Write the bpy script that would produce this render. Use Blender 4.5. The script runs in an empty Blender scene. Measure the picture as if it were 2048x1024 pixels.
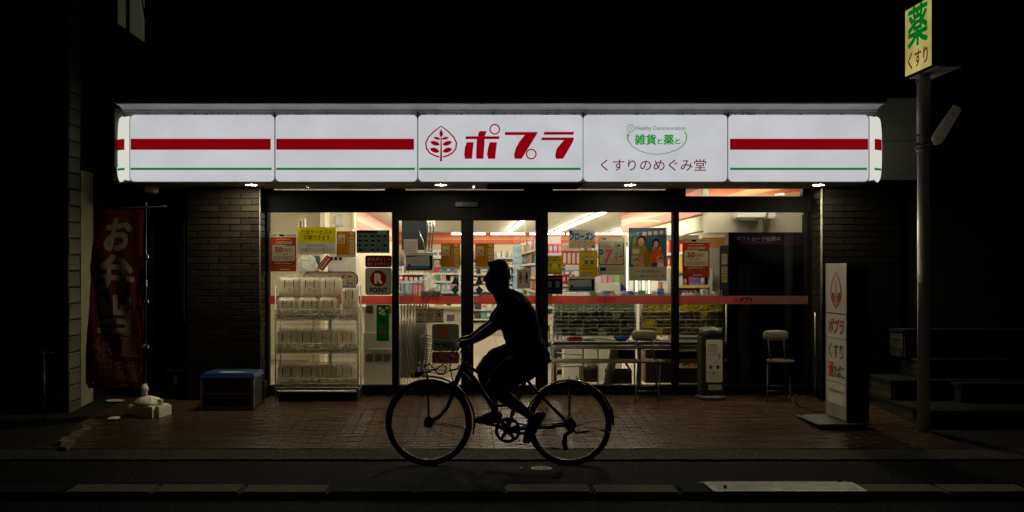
import bpy, bmesh, math, random
from mathutils import Vector, Matrix, noise as mnoise
random.seed(7)
sc = bpy.context.scene
COL = sc.collection
# ---------------------------------------------------------------- camera, world, exposure
F = 1991.1      # focal length in photo pixels (2048 wide)
CX, CY, H = 930.0, 540.0, 1.548   # vanishing point of the depth lines, eye height
cam_d = bpy.data.cameras.new('camera'); cam = bpy.data.objects.new('camera', cam_d); COL.objects.link(cam)
cam.location = (0, 0, H); cam.rotation_euler = (math.radians(90), 0, 0)
cam_d.sensor_width = 36; cam_d.lens = 35; cam_d.clip_end = 400; cam_d.clip_start = 0.05
cam_d.shift_x = (1024 - CX) / 2048; cam_d.shift_y = -(512 - CY) / 2048
sc.camera = cam
w = bpy.data.worlds.new('World'); sc.world = w; w.use_nodes = True
nt = w.node_tree; bg = nt.nodes['Background']
sky = nt.nodes.new('ShaderNodeTexSky'); sky.sky_type = 'NISHITA'; sky.sun_disc = False
sky.sun_elevation = math.radians(-4); sky.sun_rotation = math.radians(200)
mixc = nt.nodes.new('ShaderNodeMix'); mixc.data_type = 'RGBA'; mixc.inputs[0].default_value = 0.9
nt.links.new(sky.outputs[0], mixc.inputs[6]); mixc.inputs[7].default_value = (1.0, 0.95, 0.72, 1)
nt.links.new(mixc.outputs[2], bg.inputs[0]); bg.inputs[1].default_value = 0.006
vs = sc.view_settings; vs.view_transform = 'Standard'; vs.look = 'None'; vs.exposure = 0; vs.gamma = 1
vs.use_curve_mapping = False
sc.render.engine = 'CYCLES'
sc.cycles.use_denoising = True
sc.cycles.max_bounces = 6; sc.cycles.diffuse_bounces = 4; sc.cycles.transparent_max_bounces = 12
sc.cycles.caustics_reflective = False; sc.cycles.caustics_refractive = False
sc.cycles.sample_clamp_indirect = 3

# ---------------------------------------------------------------- helpers
def X(px, d): return (px - CX) * d / F
def Z(py, d): return H - (py - CY) * d / F
def lin(c):
    return tuple(((v / 255) / 12.92 if v / 255 <= 0.04045 else (((v / 255) + 0.055) / 1.055) ** 2.4) for v in c[:3])
def PZ(d): return 0.02 + 0.045 * (max(d, 8.5) - 8.5)     # the pavement rises towards the shop

MATS = {}
def mat(name, rgb, rough=0.6, metal=0.0, var=0.15, scale=6.0, bump=0.0, bscale=60.0, emit=0.0, spec=None, trans=0.0, detail=4, speck=None):
    if name in MATS: return MATS[name]
    if spec is None and max(rgb) < .07 and rough >= .5 and not metal: spec = .1     # dull dark stuff has next to no sheen
    m = bpy.data.materials.new(name); m.use_nodes = True; t = m.node_tree; b = t.nodes['Principled BSDF']
    tc = t.nodes.new('ShaderNodeTexCoord'); n = t.nodes.new('ShaderNodeTexNoise')
    n.inputs['Scale'].default_value = scale; n.inputs['Detail'].default_value = detail; n.inputs['Roughness'].default_value = 0.65
    t.links.new(tc.outputs['Object'], n.inputs['Vector'])
    r = t.nodes.new('ShaderNodeValToRGB'); e = r.color_ramp.elements
    e[0].position = 0.3; e[1].position = 0.7
    e[0].color = (*[max(0, c * (1 - var)) for c in rgb], 1); e[1].color = (*[min(1, c * (1 + var)) for c in rgb], 1)
    t.links.new(n.outputs['Fac'], r.inputs['Fac']); t.links.new(r.outputs['Color'], b.inputs['Base Color'])
    if speck:      # scattered pale grains: (scale, threshold, colour)
        vo = t.nodes.new('ShaderNodeTexVoronoi'); vo.inputs['Scale'].default_value = speck[0]; t.links.new(tc.outputs['Object'], vo.inputs['Vector'])
        sp_ = t.nodes.new('ShaderNodeSeparateColor'); t.links.new(vo.outputs['Color'], sp_.inputs[0])
        gt = t.nodes.new('ShaderNodeMath'); gt.operation = 'GREATER_THAN'; gt.inputs[1].default_value = speck[1]; t.links.new(sp_.outputs[0], gt.inputs[0])
        mc_ = t.nodes.new('ShaderNodeMix'); mc_.data_type = 'RGBA'; t.links.new(gt.outputs[0], mc_.inputs[0]); t.links.new(r.outputs['Color'], mc_.inputs[6]); mc_.inputs[7].default_value = (*speck[2], 1)
        t.links.new(mc_.outputs[2], b.inputs['Base Color'])
    b.inputs['Roughness'].default_value = rough; b.inputs['Metallic'].default_value = metal
    if spec is not None: b.inputs['Specular IOR Level'].default_value = spec
    if emit:
        t.links.new(r.outputs['Color'], b.inputs['Emission Color']); b.inputs['Emission Strength'].default_value = emit
    if bump:
        n2 = t.nodes.new('ShaderNodeTexNoise'); n2.inputs['Scale'].default_value = bscale; n2.inputs['Detail'].default_value = 5
        t.links.new(tc.outputs['Object'], n2.inputs['Vector'])
        bp = t.nodes.new('ShaderNodeBump'); bp.inputs['Strength'].default_value = bump; bp.inputs['Distance'].default_value = 0.01
        t.links.new(n2.outputs['Fac'], bp.inputs['Height']); t.links.new(bp.outputs['Normal'], b.inputs['Normal'])
    MATS[name] = m; return m
def lamp_mat(name, rgb, strength):
    m = bpy.data.materials.new(name); m.use_nodes = True; t = m.node_tree; t.nodes.clear()
    o = t.nodes.new('ShaderNodeOutputMaterial'); e = t.nodes.new('ShaderNodeEmission')
    e.inputs[0].default_value = (*rgb, 1); e.inputs[1].default_value = strength
    t.links.new(e.outputs[0], o.inputs[0]); MATS[name] = m; return m
def print_mat(name, kind, translucent=0.6, strength=1.0, reflect=1.0):
    """flat print: colours come from the colour attribute. kind: paper | lit | solid"""
    m = bpy.data.materials.new(name); m.use_nodes = True; t = m.node_tree; t.nodes.clear()
    o = t.nodes.new('ShaderNodeOutputMaterial'); a = t.nodes.new('ShaderNodeVertexColor'); a.layer_name = 'Col'
    tc = t.nodes.new('ShaderNodeTexCoord'); n = t.nodes.new('ShaderNodeTexNoise'); n.inputs['Scale'].default_value = 5
    n.inputs['Detail'].default_value = 5; t.links.new(tc.outputs['Object'], n.inputs['Vector'])
    mr = t.nodes.new('ShaderNodeMapRange'); mr.inputs[1].default_value = 0.3; mr.inputs[2].default_value = 0.7
    mr.inputs[3].default_value = 0.88 * reflect; mr.inputs[4].default_value = 1.06 * reflect; t.links.new(n.outputs['Fac'], mr.inputs[0])
    mx = t.nodes.new('ShaderNodeVectorMath'); mx.operation = 'SCALE'
    t.links.new(a.outputs[0], mx.inputs[0]); t.links.new(mr.outputs[0], mx.inputs['Scale'])
    if kind == 'lit':
        e = t.nodes.new('ShaderNodeEmission'); e.inputs[1].default_value = strength
        g = t.nodes.new('ShaderNodeBsdfGlossy'); g.inputs['Roughness'].default_value = 0.25; g.inputs[0].default_value = (0.04, 0.04, 0.04, 1)
        mr.inputs[3].default_value = 0.96; mr.inputs[4].default_value = 1.03; n.inputs['Scale'].default_value = 3
        t.links.new(mx.outputs[0], e.inputs[0]); ad = t.nodes.new('ShaderNodeAddShader')
        t.links.new(e.outputs[0], ad.inputs[0]); t.links.new(g.outputs[0], ad.inputs[1]); t.links.new(ad.outputs[0], o.inputs[0])
    elif kind == 'paper':
        d1 = t.nodes.new('ShaderNodeBsdfDiffuse'); d2 = t.nodes.new('ShaderNodeBsdfTranslucent'); ms = t.nodes.new('ShaderNodeMixShader')
        t.links.new(mx.outputs[0], d1.inputs[0]); t.links.new(mx.outputs[0], d2.inputs[0])
        ms.inputs[0].default_value = translucent
        t.links.new(d1.outputs[0], ms.inputs[1]); t.links.new(d2.outputs[0], ms.inputs[2]); t.links.new(ms.outputs[0], o.inputs[0])
    else:
        b = t.nodes.new('ShaderNodeBsdfPrincipled'); b.inputs['Roughness'].default_value = 0.5
        t.links.new(mx.outputs[0], b.inputs['Base Color']); t.links.new(b.outputs[0], o.inputs[0])
    MATS[name] = m; return m

def tag(o, label=None, cat=None, group=None, kind=None):
    if label: o['label'] = label
    if cat: o['category'] = cat
    if group: o['group'] = group
    if kind: o['kind'] = kind
    return o
def thing(name, label, cat, loc=(0, 0, 0), group=None, rz=0):
    o = bpy.data.objects.new(name, None); COL.objects.link(o); o.location = loc; o.rotation_euler = (0, 0, rz)
    o.empty_display_size = 0.1
    return tag(o, label, cat, group)
def put(name, me, parent=None, m=None):
    """link mesh whose vertices are in world space; keeps them there under a parent"""
    o = bpy.data.objects.new(name, me); COL.objects.link(o)
    if m is not None and not me.materials: me.materials.append(m)
    if parent is not None:
        o.parent = parent
        o.matrix_parent_inverse = pm(parent).inverted()
    return o
def pm(o):
    M = Matrix.LocRotScale(o.location, o.rotation_euler, o.scale)
    if o.parent: M = pm(o.parent) @ o.matrix_parent_inverse @ M
    return M
def fin(name, bm, m, parent=None, smooth=False, bevel=0):
    if bevel:
        bmesh.ops.bevel(bm, geom=[e for e in bm.edges], offset=bevel, segments=2, affect='EDGES', clamp_overlap=True)
    bmesh.ops.recalc_face_normals(bm, faces=bm.faces)
    me = bpy.data.meshes.new(name); bm.to_mesh(me); bm.free()
    if smooth:
        for p in me.polygons: p.use_smooth = True
    for mm in (m if isinstance(m, (list, tuple)) else [m]): me.materials.append(mm)
    return put(name, me, parent)
def abox(bm, x0, x1, y0, y1, z0, z1, mi=0, M=None):
    v = [bm.verts.new(((x, y, z) if M is None else M @ Vector((x, y, z)))) for x in (x0, x1) for y in (y0, y1) for z in (z0, z1)]
    for f in ((0, 1, 3, 2), (4, 6, 7, 5), (0, 4, 5, 1), (2, 3, 7, 6), (0, 2, 6, 4), (1, 5, 7, 3)):
        fc = bm.faces.new([v[i] for i in f]); fc.material_index = mi
    return v
def box(name, x0, x1, y0, y1, z0, z1, m, parent=None, bevel=0, M=None):
    bm = bmesh.new(); abox(bm, x0, x1, y0, y1, z0, z1, 0, M); return fin(name, bm, m, parent, bevel=bevel)
def atube(bm, pts, r, n=8, closed=False, mi=0, cap=True, sq=None):
    """tube along points; r number or list; sq=(a,b) flatten factors (side, up)"""
    pts = [Vector(p) for p in pts]; k = len(pts); rr = r if isinstance(r, (list, tuple)) else [r] * k
    rings = []; prev = None
    for i, p in enumerate(pts):
        a = pts[(i - 1) % k] if (closed or i > 0) else p; b = pts[(i + 1) % k] if (closed or i < k - 1) else p
        t = (b - a); t = t.normalized() if t.length > 1e-9 else Vector((0, 0, 1))
        if prev is None:
            u = t.cross(Vector((0, 1, 0)))
            if u.length < 0.05: u = t.cross(Vector((1, 0, 0)))
            u.normalize()
        else:
            u = (prev - t * prev.dot(t))
            u = u.normalized() if u.length > 1e-6 else t.orthogonal().normalized()
        prev = u; v = t.cross(u)
        a1, b1 = sq if sq else (1, 1)
        rings.append([bm.verts.new(p + (u * math.cos(2 * math.pi * j / n) * a1 + v * math.sin(2 * math.pi * j / n) * b1) * rr[i]) for j in range(n)])
    m_ = k if closed else k - 1
    for i in range(m_):
        A, B = rings[i], rings[(i + 1) % k]
        for j in range(n):
            f = bm.faces.new((A[j], A[(j + 1) % n], B[(j + 1) % n], B[j])); f.material_index = mi
    if cap and not closed:
        f = bm.faces.new(rings[0][::-1]); f.material_index = mi; f = bm.faces.new(rings[-1]); f.material_index = mi
def tube(name, pts, r, m, parent=None, n=8, closed=False, smooth=True, sq=None):
    bm = bmesh.new(); atube(bm, pts, r, n, closed, sq=sq); return fin(name, bm, m, parent, smooth=smooth)
def lathe(name, prof, c, m, parent=None, n=24, smooth=True, sx=1, sy=1):
    """profile of (r,z) about the vertical through c"""
    bm = bmesh.new(); alathe(bm, prof, c, n, sx, sy); return fin(name, bm, m, parent, smooth=smooth)
def alathe(bm, prof, c, n=24, sx=1, sy=1):
    R = [[bm.verts.new((c[0] + r * sx * math.cos(2 * math.pi * j / n), c[1] + r * sy * math.sin(2 * math.pi * j / n), c[2] + z)) for j in range(n)] for r, z in prof]
    for A, B in zip(R, R[1:]):
        for j in range(n): bm.faces.new((A[j], A[(j + 1) % n], B[(j + 1) % n], B[j]))
    bm.faces.new(R[0][::-1]); bm.faces.new(R[-1])
def copy_tree(o, parent=None):
    c = o.copy(); COL.objects.link(c)
    if parent is not None: c.parent = parent
    for ch in [k for k in bpy.data.objects if k.parent == o]: copy_tree(ch, c)
    return c
def children(o): return [k for k in bpy.data.objects if k.parent == o]

# text -> triangles in a unit frame, cached
_TX = {}
def text_tris(s, bold=0.0, line=1.0, align='LEFT', space=1.0):
    key = (s, bold, line, align, space)
    if key in _TX: return _TX[key]
    cu = bpy.data.curves.new('t', 'FONT'); cu.body = s; cu.offset = bold; cu.resolution_u = 2; cu.space_line = line; cu.align_x = align
    cu.space_character = space
    ob = bpy.data.objects.new('t', cu); COL.objects.link(ob)
    dg = bpy.context.evaluated_depsgraph_get(); me = bpy.data.meshes.new_from_object(ob.evaluated_get(dg))
    vs_ = [(v.co.x, v.co.y) for v in me.vertices]; fs = [tuple(p.vertices) for p in me.polygons]
    bpy.data.objects.remove(ob); bpy.data.curves.remove(cu); bpy.data.meshes.remove(me)
    _TX[key] = (vs_, fs); return _TX[key]

class Print:
    """flat print on a real surface: tf(u, v, layer) gives the point in the world"""
    def __init__(s, tf):
        s.uv = []; s.tf0 = tf
        def rec(u, v, L):
            s.uv.append((u, v)); return tf(u, v, L)
        s.tf = rec; s.v = []; s.f = []; s.c = []; s.L = 0; s.stack = None
    def poly(s, pts, col, same=False):
        if not same: s.L += 1
        b = len(s.v); s.v += [s.tf(u, v, s.L) for u, v in pts]; s.f.append(tuple(range(b, b + len(pts)))); s.c.append(lin(col))
    def rect(s, x0, y0, x1, y1, col, same=False): s.poly([(x0, y0), (x1, y0), (x1, y1), (x0, y1)], col, same)
    def rrect(s, x0, y0, x1, y1, r, col, n=5):
        pts = []
        for cx, cy, a0 in ((x1 - r, y0 + r, -90), (x1 - r, y1 - r, 0), (x0 + r, y1 - r, 90), (x0 + r, y0 + r, 180)):
            for i in range(n + 1):
                a = math.radians(a0 + 90 * i / n); pts.append((cx + r * math.cos(a), cy + r * math.sin(a)))
        s.poly(pts, col)
    def disc(s, cx, cy, r, col, ry=None, n=24, same=False):
        ry = ry or r; s.poly([(cx + r * math.cos(2 * math.pi * i / n), cy + ry * math.sin(2 * math.pi * i / n)) for i in range(n)], col, same)
    def ring(s, cx, cy, r, w_, col, ry=None, n=28):
        s.L += 1; ry = ry or r; c = lin(col); b = len(s.v)
        for i in range(n):
            a = 2 * math.pi * i / n
            s.v.append(s.tf(cx + r * math.cos(a), cy + ry * math.sin(a), s.L)); s.v.append(s.tf(cx + (r - w_) * math.cos(a), cy + (ry - w_) * math.sin(a), s.L))
        for i in range(n):
            j = (i + 1) % n; s.f.append((b + 2 * i, b + 2 * j, b + 2 * j + 1, b + 2 * i + 1)); s.c.append(c)
    def line(s, pts, w_, col):
        """stroke with per-point or constant width"""
        s.L += 1; c = lin(col); k = len(pts); ww = w_ if isinstance(w_, (list, tuple)) else [w_] * k; b = len(s.v)
        for i, (x, y) in enumerate(pts):
            x0, y0 = pts[max(i - 1, 0)]; x1, y1 = pts[min(i + 1, k - 1)]
            dx, dy = x1 - x0, y1 - y0; l = math.hypot(dx, dy) or 1; nx, ny = -dy / l * ww[i] / 2, dx / l * ww[i] / 2
            s.v.append(s.tf(x + nx, y + ny, s.L)); s.v.append(s.tf(x - nx, y - ny, s.L))
        for i in range(k - 1): s.f.append((b + 2 * i, b + 2 * i + 2, b + 2 * i + 3, b + 2 * i + 1)); s.c.append(c)
    def text(s, t, x0, y0, x1, y1, col, bold=0.0, line=1.0, align='LEFT', rot=0, keep=False, shear=0, space=1.0, flip=1):
        """fit text into the box (v grows downwards); rot turns it about the box centre in degrees"""
        vs_, fs = text_tris(t, 0.0, line, align, space)
        if not vs_: return
        s.L += 1; c = lin(col)
        ax = min(p[0] for p in vs_); bx = max(p[0] for p in vs_); ay = min(p[1] for p in vs_); by = max(p[1] for p in vs_)
        W, Hh = (bx - ax) or 1, (by - ay) or 1; b = len(s.v); cx, cy = (x0 + x1) / 2, (y0 + y1) / 2
        kx, ky = (x1 - x0) / W, (y1 - y0) / Hh
        if keep: kx = math.copysign(min(abs(kx), abs(ky)), kx); ky = math.copysign(abs(kx), ky)
        ca, sa = math.cos(math.radians(rot)), math.sin(math.radians(rot))
        bd = bold * 1.1; sh = [(0, 0)] if bold <= 0 else [(-bd, -bd), (bd, -bd), (-bd, bd), (bd, bd), (0, 0), (0, bd), (0, -bd), (bd, 0), (-bd, 0)][:5 if bold < .02 else 9]
        for n_, (ox, oy) in enumerate(sh):
            b = len(s.v)
            for x, y in vs_:
                u = (x + ox - (ax + bx) / 2) * kx; v = -(y + oy - (ay + by) / 2) * ky; u -= shear * v
                s.v.append(s.tf(cx + u * ca - v * sa, cy + u * sa + v * ca, s.L + n_ * .11))
            for f in fs: s.f.append(tuple(b + i for i in f)); s.c.append(c)
    def scribble(s, x0, y0, x1, y1, col, rows=1, seed=0, h=0.6):
        """rows of marks too small to read in the photograph"""
        R = random.Random(seed * 77 + int(x0 * 3 + y0)); c = lin(col); s.L += 1; rh = (y1 - y0) / rows
        for r in range(rows):
            x = x0
            while x < x1:
                wd = R.uniform(0.8, 1.8) * rh * 0.55; e = min(x + wd, x1); ya = y0 + r * rh + rh * (1 - h) / 2 + R.uniform(-.08, .08) * rh; yb = ya + rh * h * R.uniform(.6, 1)
                b = len(s.v); s.v += [s.tf(a, q, s.L) for a, q in ((x, ya), (e, ya), (e, yb), (x, yb))]; s.f.append((b, b + 1, b + 2, b + 3)); s.c.append(c)
                x = e + R.uniform(0.15, 0.5) * rh * 0.5
    def flatten(s, big=10 ** 9, res=250):
        """ink only where it shows: overlapping layers become one layer of cells, so light still passes the sheet once"""
        import numpy as np
        uv = np.array(s.uv); lo = uv.min(0); hi = uv.max(0); cell = max(hi - lo) / res
        nx, ny = int((hi[0] - lo[0]) / cell) + 1, int((hi[1] - lo[1]) / cell) + 1
        idx = -np.ones((ny, nx), int); cols = []; cmap = {}
        for f, c in zip(s.f, s.c):
            if c not in cmap: cmap[c] = len(cols); cols.append(c)
            p = (uv[list(f)] - lo) / cell; a = np.floor(p.min(0) - .5).astype(int); b = np.ceil(p.max(0) + .5).astype(int)
            a = np.maximum(a, 0); b = np.minimum(b, (nx, ny))
            if b[0] <= a[0] or b[1] <= a[1]: continue
            gx, gy = np.meshgrid(np.arange(a[0], b[0]) + .5, np.arange(a[1], b[1]) + .5); ins = np.zeros(gx.shape, bool); k = len(p); j = k - 1
            for i in range(k):
                xi, yi = p[i]; xj, yj = p[j]
                if yi != yj: ins ^= ((yi > gy) != (yj > gy)) & (gx < (xj - xi) * (gy - yi) / (yj - yi) + xi)
                j = i
            v = idx[a[1]:b[1], a[0]:b[0]]; v[ins] = cmap[c]
        runs = {}; out = []
        for r in range(ny + 1):
            cur = {}
            if r < ny:
                row = idx[r]; ch = np.flatnonzero(np.diff(row)) + 1
                if big < nx: ch = np.unique(np.concatenate([ch, np.arange(big, nx, big)]))
                st_ = [0, *ch.tolist()]; en = [*ch.tolist(), nx]
                for a, b in zip(st_, en):
                    if row[a] >= 0: cur[(a, b, int(row[a]))] = r
            for k, r0 in runs.items():
                if k in cur and r - r0 < big: cur[k] = r0
                else: out.append((k[0], k[1], r0, r, k[2]))
            runs = cur
        s.v = []; s.f = []; s.c = []
        for a, b, r0, r1, ci in out:
            q = len(s.v); x0, x1, y0, y1 = lo[0] + a * cell, lo[0] + b * cell, lo[1] + r0 * cell, lo[1] + r1 * cell
            s.v += [s.tf(x0, y0, 1), s.tf(x1, y0, 1), s.tf(x1, y1, 1), s.tf(x0, y1, 1)]; s.f.append((q, q + 1, q + 2, q + 3)); s.c.append(cols[ci])
    def done(s, name, m, parent=None):
        if m in (P_PAPER, P_THICK) and s.uv: s.flatten()
        me = bpy.data.meshes.new(name); me.from_pydata([tuple(p) for p in s.v], [], s.f); me.update()
        ca = me.color_attributes.new('Col', 'FLOAT_COLOR', 'CORNER'); i = 0
        for p in me.polygons:
            c = s.c[p.index]
            for _ in range(p.loop_total): ca.data[i].color = (*c, 1); i += 1
        me.materials.append(m)
        return put(name, me, parent)
def plane_tf(d, step=0.0007):
    return lambda u, v, L: (X(u, d), d - L * step, Z(v, d))
P_PAPER = print_mat('printed_paper', 'paper', 0.42, reflect=.72)
P_THICK = print_mat('printed_board', 'paper', 0.25)
P_SOLID = print_mat('printed_solid', 'solid')
P_LIT = print_mat('backlit_acrylic', 'lit', strength=1.0)

def translucent_mat(name, rgb, fac, var=.1, scale=8, rough=.5):
    if name in MATS: return MATS[name]
    m = mat(name, rgb, rough, var=var, scale=scale); t = m.node_tree; b = t.nodes['Principled BSDF']; o = t.nodes['Material Output']
    r = [n for n in t.nodes if n.type == 'VALTORGB'][0]; tr = t.nodes.new('ShaderNodeBsdfTranslucent'); mx = t.nodes.new('ShaderNodeMixShader'); mx.inputs[0].default_value = fac
    t.links.new(r.outputs['Color'], tr.inputs[0]); t.links.new(b.outputs[0], mx.inputs[1]); t.links.new(tr.outputs[0], mx.inputs[2]); t.links.new(mx.outputs[0], o.inputs[0]); return m
# ---------------------------------------------------------------- materials
M_asph = mat('asphalt', (.0032, .0031, .0027), .8, var=.8, scale=90, bump=1.0, bscale=130, detail=9, spec=.08, speck=(120, .965, (.11, .105, .095)))
M_conc = mat('worn_concrete', (.03, .029, .019), .85, var=.55, scale=18, bump=.8, bscale=140, detail=8, spec=.1, speck=(140, .90, (.17, .16, .13)))
M_kerb = mat('kerb_stone_lit', (.15, .145, .11), .8, spec=.1, var=.25, scale=14, bump=.4, bscale=90)
M_kerbd = mat('kerb_stone_shaded', (.014, .0135, .01), .85, var=.3, scale=14, bump=.5, bscale=90)  # lit and shaded copies of the kerb stone, shadows painted by colour
M_tile = [mat('paving_tile_' + 'abcd'[i], c, .27, var=.22, scale=9, bump=.25, bscale=120) for i, c in enumerate(
    [(.068, .036, .020), (.052, .029, .016), (.078, .045, .027), (.064, .044, .03)])]
M_bed = mat('mortar_bed', (.035, .03, .025), .95, var=.2)
M_brick = [mat('wall_brick_' + 'abc'[i], c, .55, spec=.07, var=.25, scale=8, bump=.5, bscale=70) for i, c in enumerate(
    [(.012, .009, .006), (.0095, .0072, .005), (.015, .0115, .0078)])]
M_brick_shade = [mat('shaded_wall_brick_' + 'ab'[i], c, .6, spec=.05, var=.25, scale=8, bump=.4, bscale=70) for i, c in enumerate([(.006, .005, .0035), (.005, .004, .003)])]  # darker copy of the brick: shade on the right pier put into its colour
M_joint = mat('brick_joint', (.012, .011, .009), .95)
M_stone = mat('rough_stone', (.19, .18, .12), .8, var=.35, scale=12, bump=1.0, bscale=25)
M_render = mat('cream_render', (.26, .24, .14), .8, var=.15, scale=3, bump=.2)
M_dark = mat('dark_plaster', (.012, .012, .010), .8, spec=.1, var=.3, scale=2, bump=.2)
M_darkst = mat('dark_stone_cladding', (.014, .013, .011), .8, spec=.1, var=.3, scale=4, bump=.3)
M_frame = mat('dark_bronze_aluminium', (.0022, .0022, .002), .6, metal=.0, var=.15, scale=4, spec=.05)
M_white = mat('white_enamel', (.78, .76, .68), .4, var=.06, scale=4)
M_greym = mat('galvanised_steel', (.42, .42, .38), .4, metal=.7, var=.2, scale=8)
M_chrome = mat('polished_steel', (.7, .7, .68), .18, metal=1.0, var=.1, scale=8)
M_black = mat('black_rubber', (.012, .012, .012), .7, var=.2)
M_blackp = mat('black_paint', (.012, .012, .014), .3, var=.2)
M_alum = mat('weathered_aluminium', (.55, .56, .52), .45, metal=.35, var=.25, scale=5, bump=.15, bscale=30)
M_cream = mat('cream_wallpaper', (.80, .73, .56), .8, var=.03, scale=1.5)
M_ceil = mat('ceiling_board', (.72, .70, .62), .85, var=.04, scale=2)
M_floor = mat('shop_vinyl_floor', (.62, .54, .40), .3, var=.05, scale=2)

# ---------------------------------------------------------------- ground
def sheet(name, x0, x1, pts, m):
    """strip of ground whose section is the list of (y, z)"""
    bm = bmesh.new(); n = 60
    rows = []
    for y, z in pts: rows.append([bm.verts.new((x0 + (x1 - x0) * i / n, y, z)) for i in range(n + 1)])
    for A, B in zip(rows, rows[1:]):
        for i in range(n): bm.faces.new((A[i], A[i + 1], B[i + 1], B[i]))
    o = fin(name, bm, m); o['kind'] = 'structure'; return o
sheet('ground', -60, 60, [(-60, -.06), (150, -.06)], M_asph)
sheet('road', -30, 30, [(6.9, -.002), (7.4, .0), (8.0, .0), (8.12, -.004)], M_asph)
sheet('near_pavement', -30, 30, [(-8, .03), (6.58, .035)], M_asph)
# concrete gutter strip with a broken outer lip
bm = bmesh.new(); n = 520; R = random.Random(3); rows = [[], [], [], []]
for i in range(n + 1):
    x = -9 + 18 * i / n; e = 8.075 + .02 * mnoise.noise(Vector((x * 1.3, 0, 1))) + .016 * mnoise.noise(Vector((x * 9, 2, 1))) + .008 * mnoise.noise(Vector((x * 33, 2, 1)))
    rows[0].append(bm.verts.new((x, e - .004, -.01))); rows[1].append(bm.verts.new((x, e, .014 + .003 * mnoise.noise(Vector((x * 11, 5, 1))))))
    rows[2].append(bm.verts.new((x, 8.3, .018))); rows[3].append(bm.verts.new((x, 8.505, .016)))
for A, B in zip(rows, rows[1:]):
    for i in range(n): bm.faces.new((A[i], A[i + 1], B[i + 1], B[i]))
g = fin('gutter_strip', bm, M_conc); g['kind'] = 'structure'
# pavement bed and its tiles
PX0, PX1 = -3.72, 4.32
bm = bmesh.new()
def slope_quad(bm, x0, x1, y0, y1, dz, mi=0):
    v = [bm.verts.new((x, y, PZ(y) + dz)) for x, y in ((x0, y0), (x1, y0), (x1, y1), (x0, y1))]; f = bm.faces.new(v); f.material_index = mi
slope_quad(bm, PX0, PX1, 8.505, 11.12, -.009)
pave = fin('pavement', bm, M_bed); pave['kind'] = 'structure'
bm = bmesh.new(); slope_quad(bm, -9, PX0, 8.505, 12.3, -.006); slope_quad(bm, PX1, 12, 8.505, 12.3, -.006)
fin('side_ground', bm, mat('dark_side_ground', (.018, .017, .013), .9, spec=.08, var=.4, scale=20, bump=.5))['kind'] = 'structure'
TL, TW, J = .229, .057, .012
def tile_mesh(L, W, mi):
    bm = bmesh.new(); v = abox(bm, 0, L, 0, W, -.012, 0)
    bmesh.ops.bevel(bm, geom=[e for e in bm.edges if all(abs(q.co.z) < 1e-6 for q in e.verts)], offset=.003, segments=1, affect='EDGES')
    me = bpy.data.meshes.new('paving_tile'); bm.to_mesh(me); bm.free(); me.materials.append(M_tile[mi]); return me
TM = [tile_mesh(TL, TW, i) for i in range(4)]
ang = math.atan(.045); cosA = math.cos(ang); R = random.Random(5)
row = 0; y = 8.512; cnt = 0; st = bmesh.new()
while y + TW < 11.11:
    off = (row % 2) * (TL + .0045) / 2; x = PX0 - off
    while x < PX1:
        a = max(x, PX0); b = min(x + TL, PX1); dz = R.uniform(-.0018, .0014)
        if mnoise.noise(Vector((x * .8, y * 2, 3))) > .42: dz -= .003
        mi = R.choice((0, 1, 2, 3, 0, 2)) if mnoise.noise(Vector((x * .5, y * .9, 9))) > -.1 else R.choice((1, 0, 1, 3))
        if b - a > .03:
            if row < 8 and cnt < 300:
                if b - a > TL - .001:
                    me = TM[mi]
                else: me = tile_mesh(b - a, TW, mi)
                o = bpy.data.objects.new('paving_tile', me); COL.objects.link(o); o.location = (a, y, PZ(y) + dz + .002)
                o.rotation_euler = (ang, R.uniform(-.006, .006), R.uniform(-.003, .003)); o.parent = pave; cnt += 1
            else:
                Mx = Matrix.Translation((a, y, PZ(y) + dz + .002)) @ Matrix.Rotation(ang + R.uniform(-.01, .01), 4, 'X') @ Matrix.Rotation(R.uniform(-.006, .006), 4, 'Y')
                z0 = -.012; v = [st.verts.new(Mx @ Vector(p)) for p in ((0, 0, z0), (b - a, 0, z0), (b - a, TW, z0), (0, TW, z0),
                     (.002, .003, 0), (b - a - .002, .003, 0), (b - a - .002, TW - .003, 0), (.002, TW - .003, 0))]
                for f in ((4, 5, 6, 7), (0, 1, 5, 4), (1, 2, 6, 5), (2, 3, 7, 6), (3, 0, 4, 7)):
                    fc = st.faces.new([v[i] for i in f]); fc.material_index = mi
        x += TL + .0045
    y += TW + J; row += 1
o = fin('distant_paving_tiles', st, M_tile, pave); o['kind'] = 'stuff'
# kerb on the near side, stones as parts
kerb = thing('kerb', None, None, (0, 6.6, 0)); kerb['kind'] = 'structure'
R = random.Random(11); x = -5.0; i = 0
pale = [(225, 400), (405, 575), (1105, 1280), (1690, 1860), (1865, 1985)]  # spans where light patches on the kerb are put into the stone colour
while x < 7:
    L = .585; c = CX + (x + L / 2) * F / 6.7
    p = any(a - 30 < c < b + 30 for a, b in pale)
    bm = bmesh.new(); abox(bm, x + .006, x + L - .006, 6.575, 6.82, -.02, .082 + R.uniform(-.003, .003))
    fin('kerb_stone', bm, M_kerb if p else M_kerbd, kerb, bevel=.012); x += L
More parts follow.
